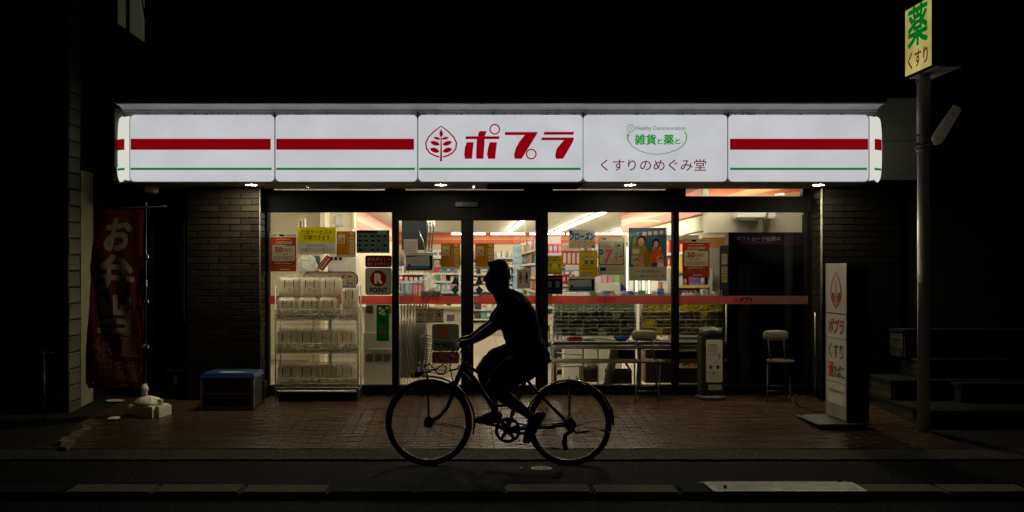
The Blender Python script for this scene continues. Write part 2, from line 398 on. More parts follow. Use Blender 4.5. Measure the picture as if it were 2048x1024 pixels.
# steel ramp plate over the kerb
pl = thing('steel_ramp_plate', 'pale chequered steel ramp plate with rounded corners lying over the near kerb', 'ramp plate', (2.1, 6.8, .1))
def ramp_z(y): return .0905 if y < 6.84 else .0905 - (y - 6.84) / .34 * .078
bm = bmesh.new(); pts = []
x0, x1, y0, y1, r = 1.64, 2.66, 6.56, 7.16, .07
for cx, cy, a0 in ((x1 - r, y1 - r, 0), (x0 + r, y1 - r, 90), (x0 + .02, y0 + .02, 180), (x1 - .02, y0 + .02, 270)):
    rr = r if cy > 7 else .02
    for k in range(6):
        a = math.radians(a0 + 18 * k); pts.append((cx + rr * math.cos(a), cy + rr * math.sin(a)))
bm.faces.new([bm.verts.new((a, b, 0)) for a, b in pts])
for yc in (6.84,): bmesh.ops.bisect_plane(bm, geom=bm.verts[:] + bm.edges[:] + bm.faces[:], plane_co=(0, yc, 0), plane_no=(0, 1, 0))
bmesh.ops.solidify(bm, geom=bm.faces[:], thickness=.005)
for v_ in bm.verts: v_.co.z += ramp_z(v_.co.y)
M_plate = mat('chequer_plate', (.8, .8, .74), .5, metal=.1, var=.25, scale=14, bump=.2)
fin('plate', bm, M_plate, pl)
bm = bmesh.new(); R = random.Random(4); k = 0; yy = 6.6
while yy < 7.12:
    xx = 1.68 + (k % 2) * .016
    while xx < 2.63:
        a = .6 if (int((xx - 1.68) / .016) + k) % 2 else -.6; c, s_ = math.cos(a) * .011, math.sin(a) * .011; z = ramp_z(yy) + .005
        q = [bm.verts.new(p) for p in ((xx - c, yy - s_, z), (xx + s_ * .3, yy - c * .3, z + .0022), (xx + c, yy + s_, z), (xx - s_ * .3, yy + c * .3, z + .0022))]
        bm.faces.new(q); xx += .032
    yy += .018; k += 1
o = fin('tread_pattern', bm, M_plate, pl); o['kind'] = 'stuff'
for xx, yy in ((1.74, 6.66), (2.15, 6.98), (2.58, 6.85)):
    lathe('bolt', [(.012, -.004), (.012, .008), (.006, .011)], (xx, yy, ramp_z(yy) + .006), M_black, pl, n=8)
# small road covers
def cover(name, px, py, z, rad, mm, label, pattern=True):
    d = F * (H - z) / (py - CY); x = X(px, d); t = thing(name, label, 'cover', (x, d, z))
    lathe('rim', [(rad, -.01), (rad, .003), (rad * .93, .0045)], (x, d, z), mm, t, n=32)
    if pattern:
        P = Print(lambda u, v, L: (x + u, d + v, z + .005 + L * .0006))
        P.ring(0, 0, rad * .72, rad * .09, (40, 40, 36))
        for a in range(0, 360, 60):
            q = math.radians(a); P.poly([(rad * .1 * math.cos(q), rad * .1 * math.sin(q)), (rad * .55 * math.cos(q - .3), rad * .55 * math.sin(q - .3)), (rad * .55 * math.cos(q + .3), rad * .55 * math.sin(q + .3))], (40, 40, 36), True)
        P.done('relief', P_SOLID, t)
M_pale = mat('pale_cast_iron', (.5, .5, .46), .5, var=.15)
cover('road_cover', 1083, 937, .002, .083, M_pale, 'small round pale utility cover in the road below the rear bicycle wheel')
cover('valve_cap', 1043, 936, .002, .014, M_pale, 'tiny round metal stud in the road left of the patterned utility cover', False)
cover('ground_cover', 135, 852, .03, .078, M_pale, 'plain round pale cover in the ground by the chained post', False)

# ---------------------------------------------------------------- brick laying
def brick_mesh(L, Hh, D, mm, bev=.003):
    bm = bmesh.new(); abox(bm, 0, L, -D, 0, 0, Hh)
    bmesh.ops.bevel(bm, geom=[e for e in bm.edges if all(abs(q.co.y + D) < 1e-6 for q in e.verts)], offset=bev, segments=1, affect='EDGES')
    me = bpy.data.meshes.new('brick'); bm.to_mesh(me); bm.free(); me.materials.append(mm); return me
def lay(parent, name, o, ang, L, z0, z1, mats, bl=.227, bh=.062, j=.009, D=.012, seed=0, half=True, cache={}, jit=.0015, bev=.003):
    """bricks on a face: o=(x,y) start, ang = heading of the course; faces look to the right-hand side of the heading's -y"""
    R = random.Random(seed); z = z0; r = 0; n = 0
    while z + bh <= z1 + .001:
        u = -(bl + j) / 2 if (r % 2 and half) else 0
        while u < L - .01:
            a, b = max(u, 0), min(u + bl, L)
            if b - a > .02:
                mm = R.choice(mats); key = (round(b - a, 4), bh, D, mm.name, bev)
                if key not in cache: cache[key] = brick_mesh(b - a, bh, D, mm, bev)
                ob = bpy.data.objects.new(name, cache[key]); COL.objects.link(ob)
                out = R.uniform(-jit, jit)
                ob.location = (o[0] + math.cos(ang) * a + math.sin(ang) * out, o[1] + math.sin(ang) * a - math.cos(ang) * out, z)
                ob.rotation_euler = (R.uniform(-.004, .004), 0, ang)
                ob.parent = parent; ob.matrix_parent_inverse = pm(parent).inverted(); n += 1
            u += bl + j
        z += bh + j; r += 1
    return n

# ---------------------------------------------------------------- the shop building
DS, DB = 11.2, 10.85     # glass plane, brick plane
shop = thing('shop_building', 'dark two-storey building housing the brightly lit convenience store behind the long sign', 'building', (0, DS, .14))
XL, XR = X(533, DS), X(1620, DS)
def wallbox(name, x0, x1, y0, y1, z0, z1, m, parent=shop): return box(name, x0, x1, y0, y1, z0, z1, m, parent)
# brick piers either side of the window
wl = wallbox('brick_pier', -3.03, XL - .012, DB + .012, DS + .3, 0, 2.47, M_joint)
lay(wl, 'brick', (-3.03, DB + .012), 0, XL - .012 + 3.03, .13, 2.46, M_brick, seed=1)
lay(wl, 'brick', (XL - .012, DB + .012), math.pi / 2, DS - DB - .02, .13, 2.46, M_brick, seed=2)
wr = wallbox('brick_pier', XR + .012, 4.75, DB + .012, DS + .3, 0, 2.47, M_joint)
lay(wr, 'brick', (XR + .012, DB + .012), 0, 4.75 - XR - .012, .13, 2.46, M_brick_shade, seed=3)
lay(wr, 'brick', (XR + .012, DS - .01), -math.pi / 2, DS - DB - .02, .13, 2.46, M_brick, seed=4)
wallbox('upper_wall', -3.42, 11, DB, DB + .3, 2.5, 9, M_dark)
wallbox('side_wall', 4.76, 11, DB + .03, DB + .3, -.05, 2.5, M_dark)
wallbox('threshold', XL, XR, 11.105, 11.45, 0, .148, M_conc)
# recess left of the brick pier
wallbox('recess_wall', -4.06, -3.03, 12.3, 12.5, 0, 2.5, M_dark)
wallbox('recess_ceiling', -4.06, -3.03, DB + .31, 12.3, 2.46, 2.5, M_dark)
bm = bmesh.new(); abox(bm, X(301, 12.25), X(311, 12.25), 12.2, 12.29, .2, Z(425, 12.2)); fin('door_jamb', bm, mat('olive_paint', (.2, .22, .08), .5), shop)
box('door_edge', X(367, 12.1), X(370, 12.1), 12.1, 12.29, .9, Z(437, 12.1), M_greym, shop)
box('door_leaf', X(313, 12.1), X(366, 12.1), 12.16, 12.2, .2, Z(437, 12.1), M_dark, shop)
# frame members (dark bronze aluminium)
def fbox(name, px0, px1, py0, py1, parent=shop, dy=(-.05, .06), m=None):
    return box(name, X(px0, DS), X(px1, DS), DS + dy[0], DS + dy[1], Z(py1, DS), Z(py0, DS), m or M_frame, parent, bevel=.004)
M_glass = bpy.data.materials.new('window_glass'); M_glass.use_nodes = True; t = M_glass.node_tree; t.nodes.clear()
go = t.nodes.new('ShaderNodeOutputMaterial'); tr = t.nodes.new('ShaderNodeBsdfTransparent'); gl = t.nodes.new('ShaderNodeBsdfGlossy'); gm = t.nodes.new('ShaderNodeMixShader')
tr.inputs[0].default_value = (.93, .96, .93, 1); gl.inputs['Roughness'].default_value = .02
fr = t.nodes.new('ShaderNodeFresnel'); fr.inputs[0].default_value = 1.45
t.links.new(fr.outputs[0], gm.inputs[0]); t.links.new(tr.outputs[0], gm.inputs[1]); t.links.new(gl.outputs[0], gm.inputs[2]); t.links.new(gm.outputs[0], go.inputs[0])
def pane(px0, px1, py0, py1, parent, d=DS):
    bm = bmesh.new(); v = [bm.verts.new(p) for p in ((X(px0, DS), d, Z(py1, DS)), (X(px1, DS), d, Z(py1, DS)), (X(px1, DS), d, Z(py0, DS)), (X(px0, DS), d, Z(py0, DS)))]
    bm.faces.new(v); return fin('pane', bm, M_glass, parent)
fbox('header_beam', 533, 1620, 393, 424.5)
fbox('header_beam', 533, 1370, 381, 393.2, dy=(-.04, .05))
fbox('door_header', 785.4, 1094.6, 424.5, 441, dy=(-.045, .055))
fbox('sill', 533, 1620, 770, 790, dy=(-.07, .07))
for a, b in ((529.5, 536.8), (785.2, 796.5), (1080, 1094.8), (1344.2, 1356.2), (1617, 1622)):
    fbox('mullion', a, b, 424.5, 770, dy=(-.055, .065))
for k, (a, b) in enumerate(((536.8, 785.2), (1094.8, 1344.2), (1356.2, 1617))):
    wn = thing('window', None, None, (X((a + b) / 2, DS), DS, Z(770, DS))); wn.parent = shop; wn.matrix_parent_inverse = pm(shop).inverted()
    pane(a, b, 425, 770, wn)
    for e in ((a, a + 1.2, 425, 770), (b - 1.2, b, 425, 770)): fbox('glazing_bead', *e, parent=wn, dy=(-.012, .012))
for a, b, sx in ((796.5, 936, 1), (935, 1080, -1)):
    dr = thing('sliding_door', None, None, (X((a + b) / 2, DS), DS, Z(770, DS))); dr.parent = shop; dr.matrix_parent_inverse = pm(shop).inverted()
    y_ = (-.03, .0) if sx > 0 else (-.028, .002)
    if sx > 0: g0, g1 = 798, 922
    else: g0, g1 = 947, 1071
    dd = (-.03, .02)
    fbox('door_stile', a, g0, 441, 770, dr, dd) if g0 - a > 1 else None
    fbox('door_stile', g1, b - .4, 441, 770, dr, dd)
    if sx < 0: pass
    pane(g0, g1, 441, 770, dr)
# transoms above the header, only their lower edges show under the soffit
for a, b, yb in ((550, 771, 381), (811, 1048, 381), (1105, 1330, 381), (1370, 1603, 392.5)):
    tn = thing('transom_window', None, None, (X((a + b) / 2, DS), DS, Z(yb, DS))); tn.parent = shop; tn.matrix_parent_inverse = pm(shop).inverted()
    pane(a, b, 372, yb, tn)
for a, b in ((529.5, 550), (771, 811), (1048, 1105), (1330, 1370), (1603, 1622)): fbox('transom_post', a, b, 366, 393, dy=(-.045, .055))
# sensor over the doors
sn = thing('door_sensor', 'small dark motion sensor box over the sliding doors with a tiny white light', 'sensor', (X(933, DS), DS - .06, Z(410, DS)))
box('housing', X(911, DS), X(956, DS), DS - .1, DS - .052, Z(414, DS), Z(405, DS), M_blackp, sn, bevel=.008)
lathe('indicator', [(.003, -.002), (.003, .002)], (X(923, DS), DS - .103, Z(410, DS)), lamp_mat('indicator_light', (1, .95, .9), 1.0), sn, n=8)

# ---------------------------------------------------------------- canopy with the long backlit sign
DF = 10.32
can = thing('illuminated_canopy_sign', 'long white backlit shop sign with red and green stripes running over the whole storefront', 'shop sign', (0, DF, 2.46))
ZB, ZT = Z(362.5, DF), Z(229.5, DF)
XA, XB = X(246, DF), X(1752, DF)
box('housing', XA, XB, DF + .03, DB, ZB - .008, ZT + .02, mat('housing_paint', (.25, .25, .22), .6), can)
M_lit = bpy.data.materials.new('lit_acrylic'); M_lit.use_nodes = True; t = M_lit.node_tree; t.nodes.clear()
oo = t.nodes.new('ShaderNodeOutputMaterial'); em = t.nodes.new('ShaderNodeEmission'); gg = t.nodes.new('ShaderNodeBsdfGlossy'); ad = t.nodes.new('ShaderNodeAddShader')
tc = t.nodes.new('ShaderNodeTexCoord'); mp = t.nodes.new('ShaderNodeMapping'); mp.inputs['Scale'].default_value = (2.2, 1, 2.6)
nn = t.nodes.new('ShaderNodeTexNoise'); nn.inputs['Scale'].default_value = 1.3; nn.inputs['Detail'].default_value = 3
mr = t.nodes.new('ShaderNodeValToRGB'); e = mr.color_ramp.elements; e[0].position = .3; e[1].position = .72
e[0].color = (.49, .50, .52, 1); e[1].color = (.56, .565, .60, 1)
t.links.new(tc.outputs['Object'], mp.inputs[0]); t.links.new(mp.outputs[0], nn.inputs[0]); t.links.new(nn.outputs[0], mr.inputs[0]); t.links.new(mr.outputs[0], em.inputs[0])
gg.inputs[0].default_value = (.03, .03, .03, 1); gg.inputs['Roughness'].default_value = .3
t.links.new(em.outputs[0], ad.inputs[0]); t.links.new(gg.outputs[0], ad.inputs[1]); t.links.new(ad.outputs[0], oo.inputs[0])
M_cap = lamp_mat('lit_cap_acrylic', (.66, .67, .60), 1.0)
def _glow(): pass
def sign_panel(px0, px1, name='sign_panel'):
    bm = bmesh.new(); r = .045
    def loop(ins, y):
        x0, x1, z0, z1 = X(px0, DF) + ins, X(px1, DF) - ins, ZB + ins, ZT - ins; rr = max(r - ins * .6, .012); out = []
        for cx, cz, a0 in ((x1 - rr, z1 - rr, 0), (x0 + rr, z1 - rr, 90), (x0 + rr, z0 + rr, 180), (x1 - rr, z0 + rr, 270)):
            for k in range(6):
                a = math.radians(a0 + 18 * k); out.append(bm.verts.new((cx + rr * math.cos(a), y, cz + rr * math.sin(a))))
        return out
    Ls = [loop(0, DF + .04), loop(0, DF + .012), loop(.004, DF + .004), loop(.012, DF)]
    for A, B in zip(Ls, Ls[1:]):
        for k in range(len(A)): bm.faces.new((A[k], A[(k + 1) % len(A)], B[(k + 1) % len(A)], B[k]))
    bm.faces.new(Ls[-1]); return fin(name, bm, M_lit, can)
RED, GRN = (126, 0, 12), (4, 108, 44)
panels = [(259.5, 547.5), (550.5, 834), (836.5, 1165.5), (1167.5, 1455), (1458, 1738)]
PF = plane_tf(DF - .001)
for k, (a, b) in enumerate(panels):
    sp = sign_panel(a, b); P = Print(PF)
    if k in (0, 1, 4):
        P.rect(a + 1.8, 277.5, b - 6 if k < 2 else b - 1.5, 299.5, RED)
    if k != 3: P.rect(a + 1.8, 335.5, b - 4, 340, GRN)
    if P.v: P.done('stripes', P_LIT, sp)
    if k == 2:
        P = Print(PF)
        # leaf emblem (zoom frame: 820 + u/3.103, 220 + v/3.103)
        q = lambda u, v: (820 + u / 3.103, 220 + v / 3.103)
        left = [(193, 100), (150, 132), (115, 168), (98, 205), (103, 240), (122, 266), (150, 282), (183, 292)]
        right = [(193, 100), (236, 132), (271, 168), (289, 205), (284, 240), (264, 266), (236, 282), (204, 292)]
        for pts in (left, right): P.line([q(*p) for p in pts], [1.8, 2.6, 2.8, 3, 3, 3, 3, 3], (139, 0, 18))
        P.poly([q(*p) for p in ((185, 318), (200, 318), (199, 290), (196, 150), (191, 150), (187, 290))], (139, 0, 18))
        P.poly([q(*p) for p in ((193, 116), (203, 138), (205, 152), (199, 165), (188, 165), (182, 152), (184, 138))], (139, 0, 18))
        for (cx, cy, w_, h_, tl) in ((168, 176, 44, 17, .25), (218, 176, 44, 17, -.25), (155, 207, 60, 27, .3), (231, 207, 60, 27, -.3), (153, 250, 60, 29, .32), (232, 250, 60, 29, -.32)):
            pts = []
            for i in range(20):
                a2 = 2 * math.pi * i / 20; lx = math.cos(a2) * w_ / 2; ly = math.sin(a2) * abs(math.sin(a2)) ** .4 * h_ / 2
                pts.append(q(cx + lx * math.cos(tl) - ly * math.sin(tl), cy + lx * math.sin(tl) + ly * math.cos(tl)))
            P.poly(pts, (139, 0, 18))
        P.done('leaf_emblem', P_LIT, sp)
        P = Print(PF); c = (139, 0, 18)
        for sh in ([(347, 163), (556, 163), (552, 181), (343, 181)],                         # po: bar
                   [(432, 131), (476, 131), (470, 150), (463, 165), (462, 220), (458, 270), (456, 303), (412, 303), (410, 280), (412, 230), (414, 185), (425, 170), (422, 150)],
                   [(352, 200), (395, 200), (390, 250), (385, 303), (340, 303), (336, 275), (340, 235)],
                   [(495, 200), (540, 200), (534, 250), (529, 303), (484, 303), (478, 275), (484, 235)],
                   [(588, 137), (792, 137), (786, 152), (693, 303), (650, 303), (645, 280), (655, 240), (680, 195), (712, 156), (590, 156)],   # pu
                   [(833, 136), (1018, 136), (1014, 154), (829, 154)],
                   [(818, 171), (1018, 171), (1010, 200), (950, 303), (906, 303), (900, 280), (910, 240), (935, 210), (955, 188), (814, 188)]):   # ra
            P.poly([q(*p) for p in sh], c)
        P.ring(*q(526, 120), 10.8, 2.6, c); P.ring(*q(752, 274), 10.8, 2.6, c)
        P.done('lettering', P_LIT, sp)
    if k == 3:
        P = Print(PF); g2 = (16, 140, 30); g3 = (40, 125, 55); q = lambda u, v: (1240 + u / 12.8, 240 + v / 12.8)
        pts = [(1650, 295), (1700, 370), (1708, 450), (1680, 560), (1600, 670), (1450, 770), (1200, 850), (960, 880), (720, 860), (500, 790), (330, 690), (240, 580), (205, 500), (185, 430)]
        P.line([q(*p) for p in pts], [1.8, 2.1, 2.1, 1.9, 1.6, 1.5, 1.3, 1.3, 1.3, 1.3, 1.4, 1.6, 2.3, 2], g2)
        P.line([q(*p) for p in ((198, 420), (215, 350), (240, 300))], [2, 1.4, 1.2], g2); P.line([q(*p) for p in ((192, 420), (180, 360), (145, 320))], [1.6, 1, .5], g2)
        P.line([q(*p) for p in ((205, 440), (235, 390), (280, 365))], [1.6, 1, .5], g2)
        fl = [(275 + (88 + 13 * math.cos(5 * i / 40 * 2 * math.pi - .6)) * math.cos(i / 40 * 2 * math.pi), 215 + (88 + 13 * math.cos(5 * i / 40 * 2 * math.pi - .6)) * math.sin(i / 40 * 2 * math.pi)) for i in range(41)]
        P.line([q(*p) for p in fl], 1.1, g3); P.ring(*q(273, 215), 2.3, .7, g3)
        P.text('Healthy Communication', *q(405, 160), *q(1665, 285), g3, bold=.006)
        P.text('雑貨', *q(385, 375), *q(920, 632), g2, bold=.022); P.text('と', *q(955, 480), *q(1085, 615), g2, bold=.02)
        P.text('薬', *q(1120, 375), *q(1370, 632), g2, bold=.022); P.text('と', *q(1405, 475), *q(1535, 615), g2, bold=.02); P.ring(*q(1582, 575), 1.4, .5, g3)
        q = lambda u, v: (820 + u / 3.103, 220 + v / 3.103)
        P.text('くすりのめぐみ堂', *q(1183, 305), *q(1836, 378), (95, 12, 30), bold=.003)
        P.done('lettering', P_LIT, sp)
# rounded end caps
def end_cap(px0, px1, sgn):
    bm = bmesh.new(); nz, nu = 40, 9; G = []
    xj, xo = X(px0, DF), X(px1, DF)
    for j in range(nz + 1):
        tz = .5 - .5 * math.cos(math.pi * j / nz); z = ZB + .006 + (ZT - ZB - .012) * tz; row_ = []
        curve = 1 - abs(2 * tz - 1) ** 4
        e_ = min(1, min(tz, 1 - tz) * (ZT - ZB) / .045); yin = .045 * (1 - math.sqrt(1 - (1 - e_) ** 2))
        for i in range(nu + 1):
            a = i / nu * math.pi / 2; reach = (xo - xj) * (.86 + .14 * curve)
            row_.append(bm.verts.new((xj + reach * math.sin(a), DF + .004 + yin + .2 * (1 - math.cos(a)), z)))
        G.append(row_)
    for A, B in zip(G, G[1:]):
        for i in range(nu): bm.faces.new((A[i], A[i + 1], B[i + 1], B[i]))
    o = fin('end_cap', bm, M_cap, can, smooth=True)
    P = Print(lambda u, v, L: (u[0], u[1] - L * .0006 - .002, v))
    for z0, z1, c in ((Z(299.5, DF), Z(277.5, DF), RED), (Z(340, DF), Z(335.5, DF), GRN)):
        for f0, f1 in ((.28, .82), (.9, 1.0)):
            pts = [f0 + (f1 - f0) * i / 5 for i in range(6)]; tz = ((z0 + z1) / 2 - ZB) / (ZT - ZB); reach = (xo - xj) * (.86 + .14 * (1 - abs(2 * tz - 1) ** 3.5))
            P.L += 1; b = len(P.v)
            for f in pts:
                a = math.asin(min(1, f)); p = (xj + reach * math.sin(a) * 1.004, DF + .004 + .2 * (1 - math.cos(a))); P.v += [P.tf(p, z0, 1), P.tf(p, z1, 1)]
            for i in range(5): P.f.append((b + 2 * i, b + 2 * i + 2, b + 2 * i + 3, b + 2 * i + 1)); P.c.append(lin(c))
    P.done('stripes', P_LIT, o)
end_cap(258.5, 222, -1); end_cap(1739.5, 1777, 1)
box('side_plate', X(230, 10.42), X(246, 10.42), 10.40, 10.42, 2.62, 3.235, M_white, can, bevel=.004)
# hood over the faces: a folded aluminium moulding
HX0, HX1 = X(232, 10.1), X(1770, 10.1)
prof = [(10.09, 3.250), (10.09, 3.234), (10.10, 3.231), (10.20, 3.228), (10.275, 3.214), (10.30, 3.200), (10.302, 3.190), (10.322, 3.188), (10.33, 3.164), (10.36, 3.166), (10.36, 3.25)]
bm = bmesh.new(); n = 90; cols = []
for i in range(n + 1):
    x = HX0 + (HX1 - HX0) * i / n; cols.append([bm.verts.new((x, p[0] + .003 * mnoise.noise(Vector((x, 1, 1))), p[1] + .002 * mnoise.noise(Vector((x * 1.5, 4, 1))))) for p in prof])
for A, B in zip(cols, cols[1:]):
    for k in range(len(prof)):
        k2 = (k + 1) % len(prof); bm.faces.new((A[k], A[k2], B[k2], B[k]))
bm.faces.new(cols[0]); bm.faces.new(cols[-1][::-1])
M_hood = mat('stained_aluminium', (.92, .94, .90), .5, metal=.0, var=.25, scale=3.0, bump=.25, bscale=20)
fin('hood', bm, M_hood, can)
box('hood_top', HX0 - .05, HX1 + .02, 10.1, DB, 3.252, 3.30, M_dark, can)
for px in (548.8, 835, 1166.5, 1456.5):
    tube('joint_bracket', [(X(px, DF), DF + .012, ZT + .015), (X(px, DF), DF - .02, ZT + .012), (X(px, DF), DF + .01, ZT - .02)], .007, M_black, can, n=6)
R = random.Random(8)
bm = bmesh.new()
for i in range(120):
    x = R.uniform(HX0 + .1, HX1 - .1); y = R.uniform(10.29, 10.345); s_ = R.uniform(.003, .011)
    abox(bm, x, x + s_ * R.uniform(1, 3.5), y, y + s_, 3.158, 3.166)
fin('dead_leaf_debris', bm, M_black, can)['kind'] = 'stuff'
# soffit boards, dark vent, end board
M_sof = mat('soffit_paint', (.26, .235, .16), .7, var=.2, scale=2.5, bump=.1)
sx = XA
while sx < XB - .01:
    e = min(sx + .91, XB)
    box('soffit_board', sx + .003, e - .003, DF + .045, DS - .056, ZB - .012, ZB - .009 , M_sof, can); sx = e
box('vent_recess', X(975, DF), X(1170, DF), DF + .10, DS - .1, ZB - .018, ZB - .0125, M_black, can)
for k in range(9):
    yy = DF + .13 + k * .07
    if yy < DS - .12: box('vent_slat', X(978, DF), X(1167, DF), yy, yy + .012, ZB - .028, ZB - .0185, M_frame, can)
bm = bmesh.new()
for i in range(16):
    x = R.uniform(X(1390, DF), X(1500, DF)); y = R.uniform(DF + .06, DF + .5); s_ = R.uniform(.05, .14)
    v = [bm.verts.new((x + s_ * math.cos(a) * R.uniform(.6, 1.3), y + s_ * .7 * math.sin(a), ZB - .0135)) for a in (0, 1.2, 2.4, 3.6, 4.8)]
    break
fin('soffit_stain', bm, M_black, can)
L_down = lamp_mat('downlight_lens', (1, .88, .64), 620.0)
for k, px in enumerate((503, 881.5, 1260.5, 1637)):
    d = 10.56; x = X(px, d); z = ZB - .012
    o = lathe('downlight', [(.075, .0), (.075, -.006), (.06, -.008), (.058, -.002)], (x, d, z), M_white, can)
    lathe('lens', [(.056, -.004), (.05, -.0065)], (x, d, z), L_down, o)
# board on the wall beyond the canopy's right end
bd = thing('wall_board', 'grey seamed facing board on the wall at the right end of the long sign', 'wall board', (4.75, DB, 2.5))
for z0, z1 in ((Z(360, DB - .05), Z(281.8, DB - .05)), (Z(281, DB - .05), Z(196, DB - .05))):
    for x0, x1 in ((4.30, X(1765, DB - .05)), (X(1766, DB - .05), 4.97)):
        box('panel', x0, x1, DB - .05, DB - .006, z0, z1, mat('board_paint', (.85, .85, .74), .42, metal=.45, var=.12, scale=3, bump=.05), bd, bevel=.003)
# dome camera under the left end
dc = thing('dome_camera', 'white based dark dome camera hanging under the left end of the long sign', 'camera', (X(304, 10.7), 10.7, ZB))
lathe('mount', [(.07, -.0), (.075, -.02), (.07, -.075), (.055, -.08)], (X(304, 10.7), 10.7, ZB - .009), M_white, dc)
lathe('dome', [(.054, -.078), (.05, -.1), (.036, -.122), (.012, -.132)], (X(304, 10.7), 10.7, ZB - .009), M_blackp, dc)
# drain pipes on the brick corners
for px, d in ((1643, 10.80), (521, 10.82)):
    if px > 600:
        tb = tube('conduit_pipe', [(X(px, d), d, PZ(10.8)), (X(px, d), d, 2.44)], .013, mat('dull_conduit', (.07, .068, .055), .6, spec=.15))
        tag(tb, 'thin grey vertical conduit on the brick corner right of the window', 'pipe')
bl_ = tube('cable_pipe', [(X(519.5, 10.83), 10.835, PZ(10.8)), (X(519.5, 10.83), 10.835, 2.44)], .007, mat('dull_conduit', (.07, .068, .055), .6, spec=.15))
tag(bl_, 'very thin grey cable pipe on the brick corner left of the window', 'pipe')
box('base_plinth', XL - .06, XL + .03, 10.92, 11.1, 0, .33, M_conc, shop, bevel=.01)
# ---------------------------------------------------------------- shop interior shell
FZ, CZ = .150, 2.55
def sbox(name, *a, parent=shop, bevel=0): return box(name, *a, parent, bevel)
fl = thing('floor', None, None, (0, 19, FZ)); fl['kind'] = 'structure'
bm = bmesh.new(); abox(bm, -4, 5.4, 11.45, 27.2, .05, FZ - .004); fin('floor_bed', bm, mat('floor_joint', (.3, .26, .2), .8), fl)
M_ft = [mat('floor_tile_' + 'ab'[i], c, .28, var=.06, scale=3) for i, c in enumerate([(.62, .54, .41), (.58, .5, .375)])]
ftm = []
for i in range(2):
    b2 = bmesh.new(); abox(b2, .004, .596, .004, .596, -.004, 0); me = bpy.data.meshes.new('floor_tile'); b2.to_mesh(me); b2.free(); me.materials.append(M_ft[i]); ftm.append(me)
R = random.Random(2)
for i in range(11):
    for j in range(16):
        o = bpy.data.objects.new('floor_tile', ftm[R.random() < .4]); COL.objects.link(o); o.location = (-2.4 + i * .6, 11.46 + j * .6, FZ); o.parent = fl; o.matrix_parent_inverse = pm(fl).inverted()
def struct(o): o['kind'] = 'structure'; return o
struct(box('ceiling', -4, 5.4, 11.3, 27.2, CZ, CZ + .1, M_ceil))
struct(box('back_wall', -4, 5.4, 27, 27.2, FZ, CZ, M_cream))
struct(box('left_wall', -3.2, -3.0, 11.5, 15.5, FZ, CZ, M_cream))
struct(box('alcove_wall', -3.2, -1.75, 15.5, 15.7, FZ, CZ, M_cream))
struct(box('inner_left_wall', -1.95, -1.75, 15.7, 27, FZ, CZ, M_cream))
struct(box('right_wall', 4.3, 4.5, 11.5, 27, FZ, CZ, M_cream))
struct(box('front_lining', -3.0, -2.28, 11.32, 11.5, FZ, CZ, M_cream))
struct(box('front_lining', 3.9, 4.3, 11.32, 11.5, FZ, CZ, M_cream))
struct(box('wall_column', X(640, 14.9), X(650, 14.9), 14.9, 15.49, FZ, CZ, M_cream))
struct(box('hanging_wall', 2.92, 4.3, 12.0, 12.2, 2.0, CZ, M_cream))
# coloured fascia bands: stripes are flat print on boards
def band(name, tf, L, Hh, label, swoosh=True):
    P = Print(tf); cols = [(205, 95, 62), (212, 112, 80), (222, 140, 100), (226, 160, 118), (210, 105, 70)]
    z = 0; hs = [.16, .2, .14, .1, .4]
    for h, c in zip(hs, cols):
        P.rect(0, z * Hh, L, (z + h) * Hh, c); z += h
    if swoosh: P.line([(0, Hh * .9), (L * .35, Hh * .35), (L * .7, Hh * .1)], [.02, .07, .01], (236, 190, 130))
    if swoosh: P.line([(L * .4, Hh * .9), (L * .8, Hh * .45), (L, Hh * .3)], [.02, .06, .01], (236, 190, 130))
    o = P.done(name, P_SOLID); return tag(o, label, 'fascia')
band('fascia_band', lambda u, v, L: (-1.75 + u, 26.99 - L * .002, CZ - v), 6.0, .31, 'orange striped fascia band along the top of the far back wall', False)
P = Print(lambda u, v, L: (X(u, 26.4), 26.9 - L * .002, Z(v, 26.4)))
P.ring(1036, 479, 6.5, .9, (235, 190, 160)); P.ring(1036, 479, 3.5, .7, (235, 190, 160)); P.text('POPLAR', 1045, 473.5, 1090, 485.5, (235, 195, 165), bold=.01)
tag(P.done('fascia_lettering', P_SOLID), 'pale POPLAR letters with a leaf mark on the orange back wall band', 'lettering')
box('fascia_board', 2.9, 3.0, 12.2, 18.4, 2.235, CZ, M_cream, shop)
band('fascia_band', lambda u, v, L: (2.899 - L * .002, 12.2 + u, CZ - v), 6.2, .315, 'orange and pink striped fascia band running back from the right window')
band('fascia_band', lambda u, v, L: (-1.749 + L * .002, 15.75 + u, CZ - v), 11.0, .34, 'orange striped fascia band high along the left inner wall', False)
box('fascia_return', -1.75 , -1.72, 15.45, 15.75, 2.2, CZ, M_cream, shop)
# ceiling tubes
L_tube = lamp_mat('fluorescent_tube', (1, .91, .72), 36.0)
L_back = lamp_mat('far_fluorescent_tube', (1, .92, .76), 12.0)
k = 0
def ctube(x0, y0, x1, y1, z=2.5, label='', r=.019, m=None):
    t = thing('fluorescent_light', label, 'ceiling light', ((x0 + x1) / 2, (y0 + y1) / 2, z))
    if abs(x1 - x0) > abs(y1 - y0): box('batten', x0, x1, y0 - .03, y0 + .03, z + .02, CZ - .001, M_white, t)
    else: box('batten', x0 - .03, x0 + .03, y0, y1, z + .02, CZ - .001, M_white, t)
    tube('tube', [(x0, y0, z), (x1, y1, z)], r, m or L_tube, t, n=8)
    return t
for x, nm in ((-1.1, 'leftmost'), (1.12, 'door side'), (2.3, 'window side'), (3.82, 'rightmost')):
    y = 12.6 if x != 3.82 else 18.6; i = 0
    while y < 25.6:
        e = min(y + 2.3, 26.0); t = ctube(x, y, x, e, label=f'ceiling tube in the {nm} lengthwise row inside the shop'); t['group'] = f'ceiling tubes of the {nm} lengthwise row'
        y = e + .12
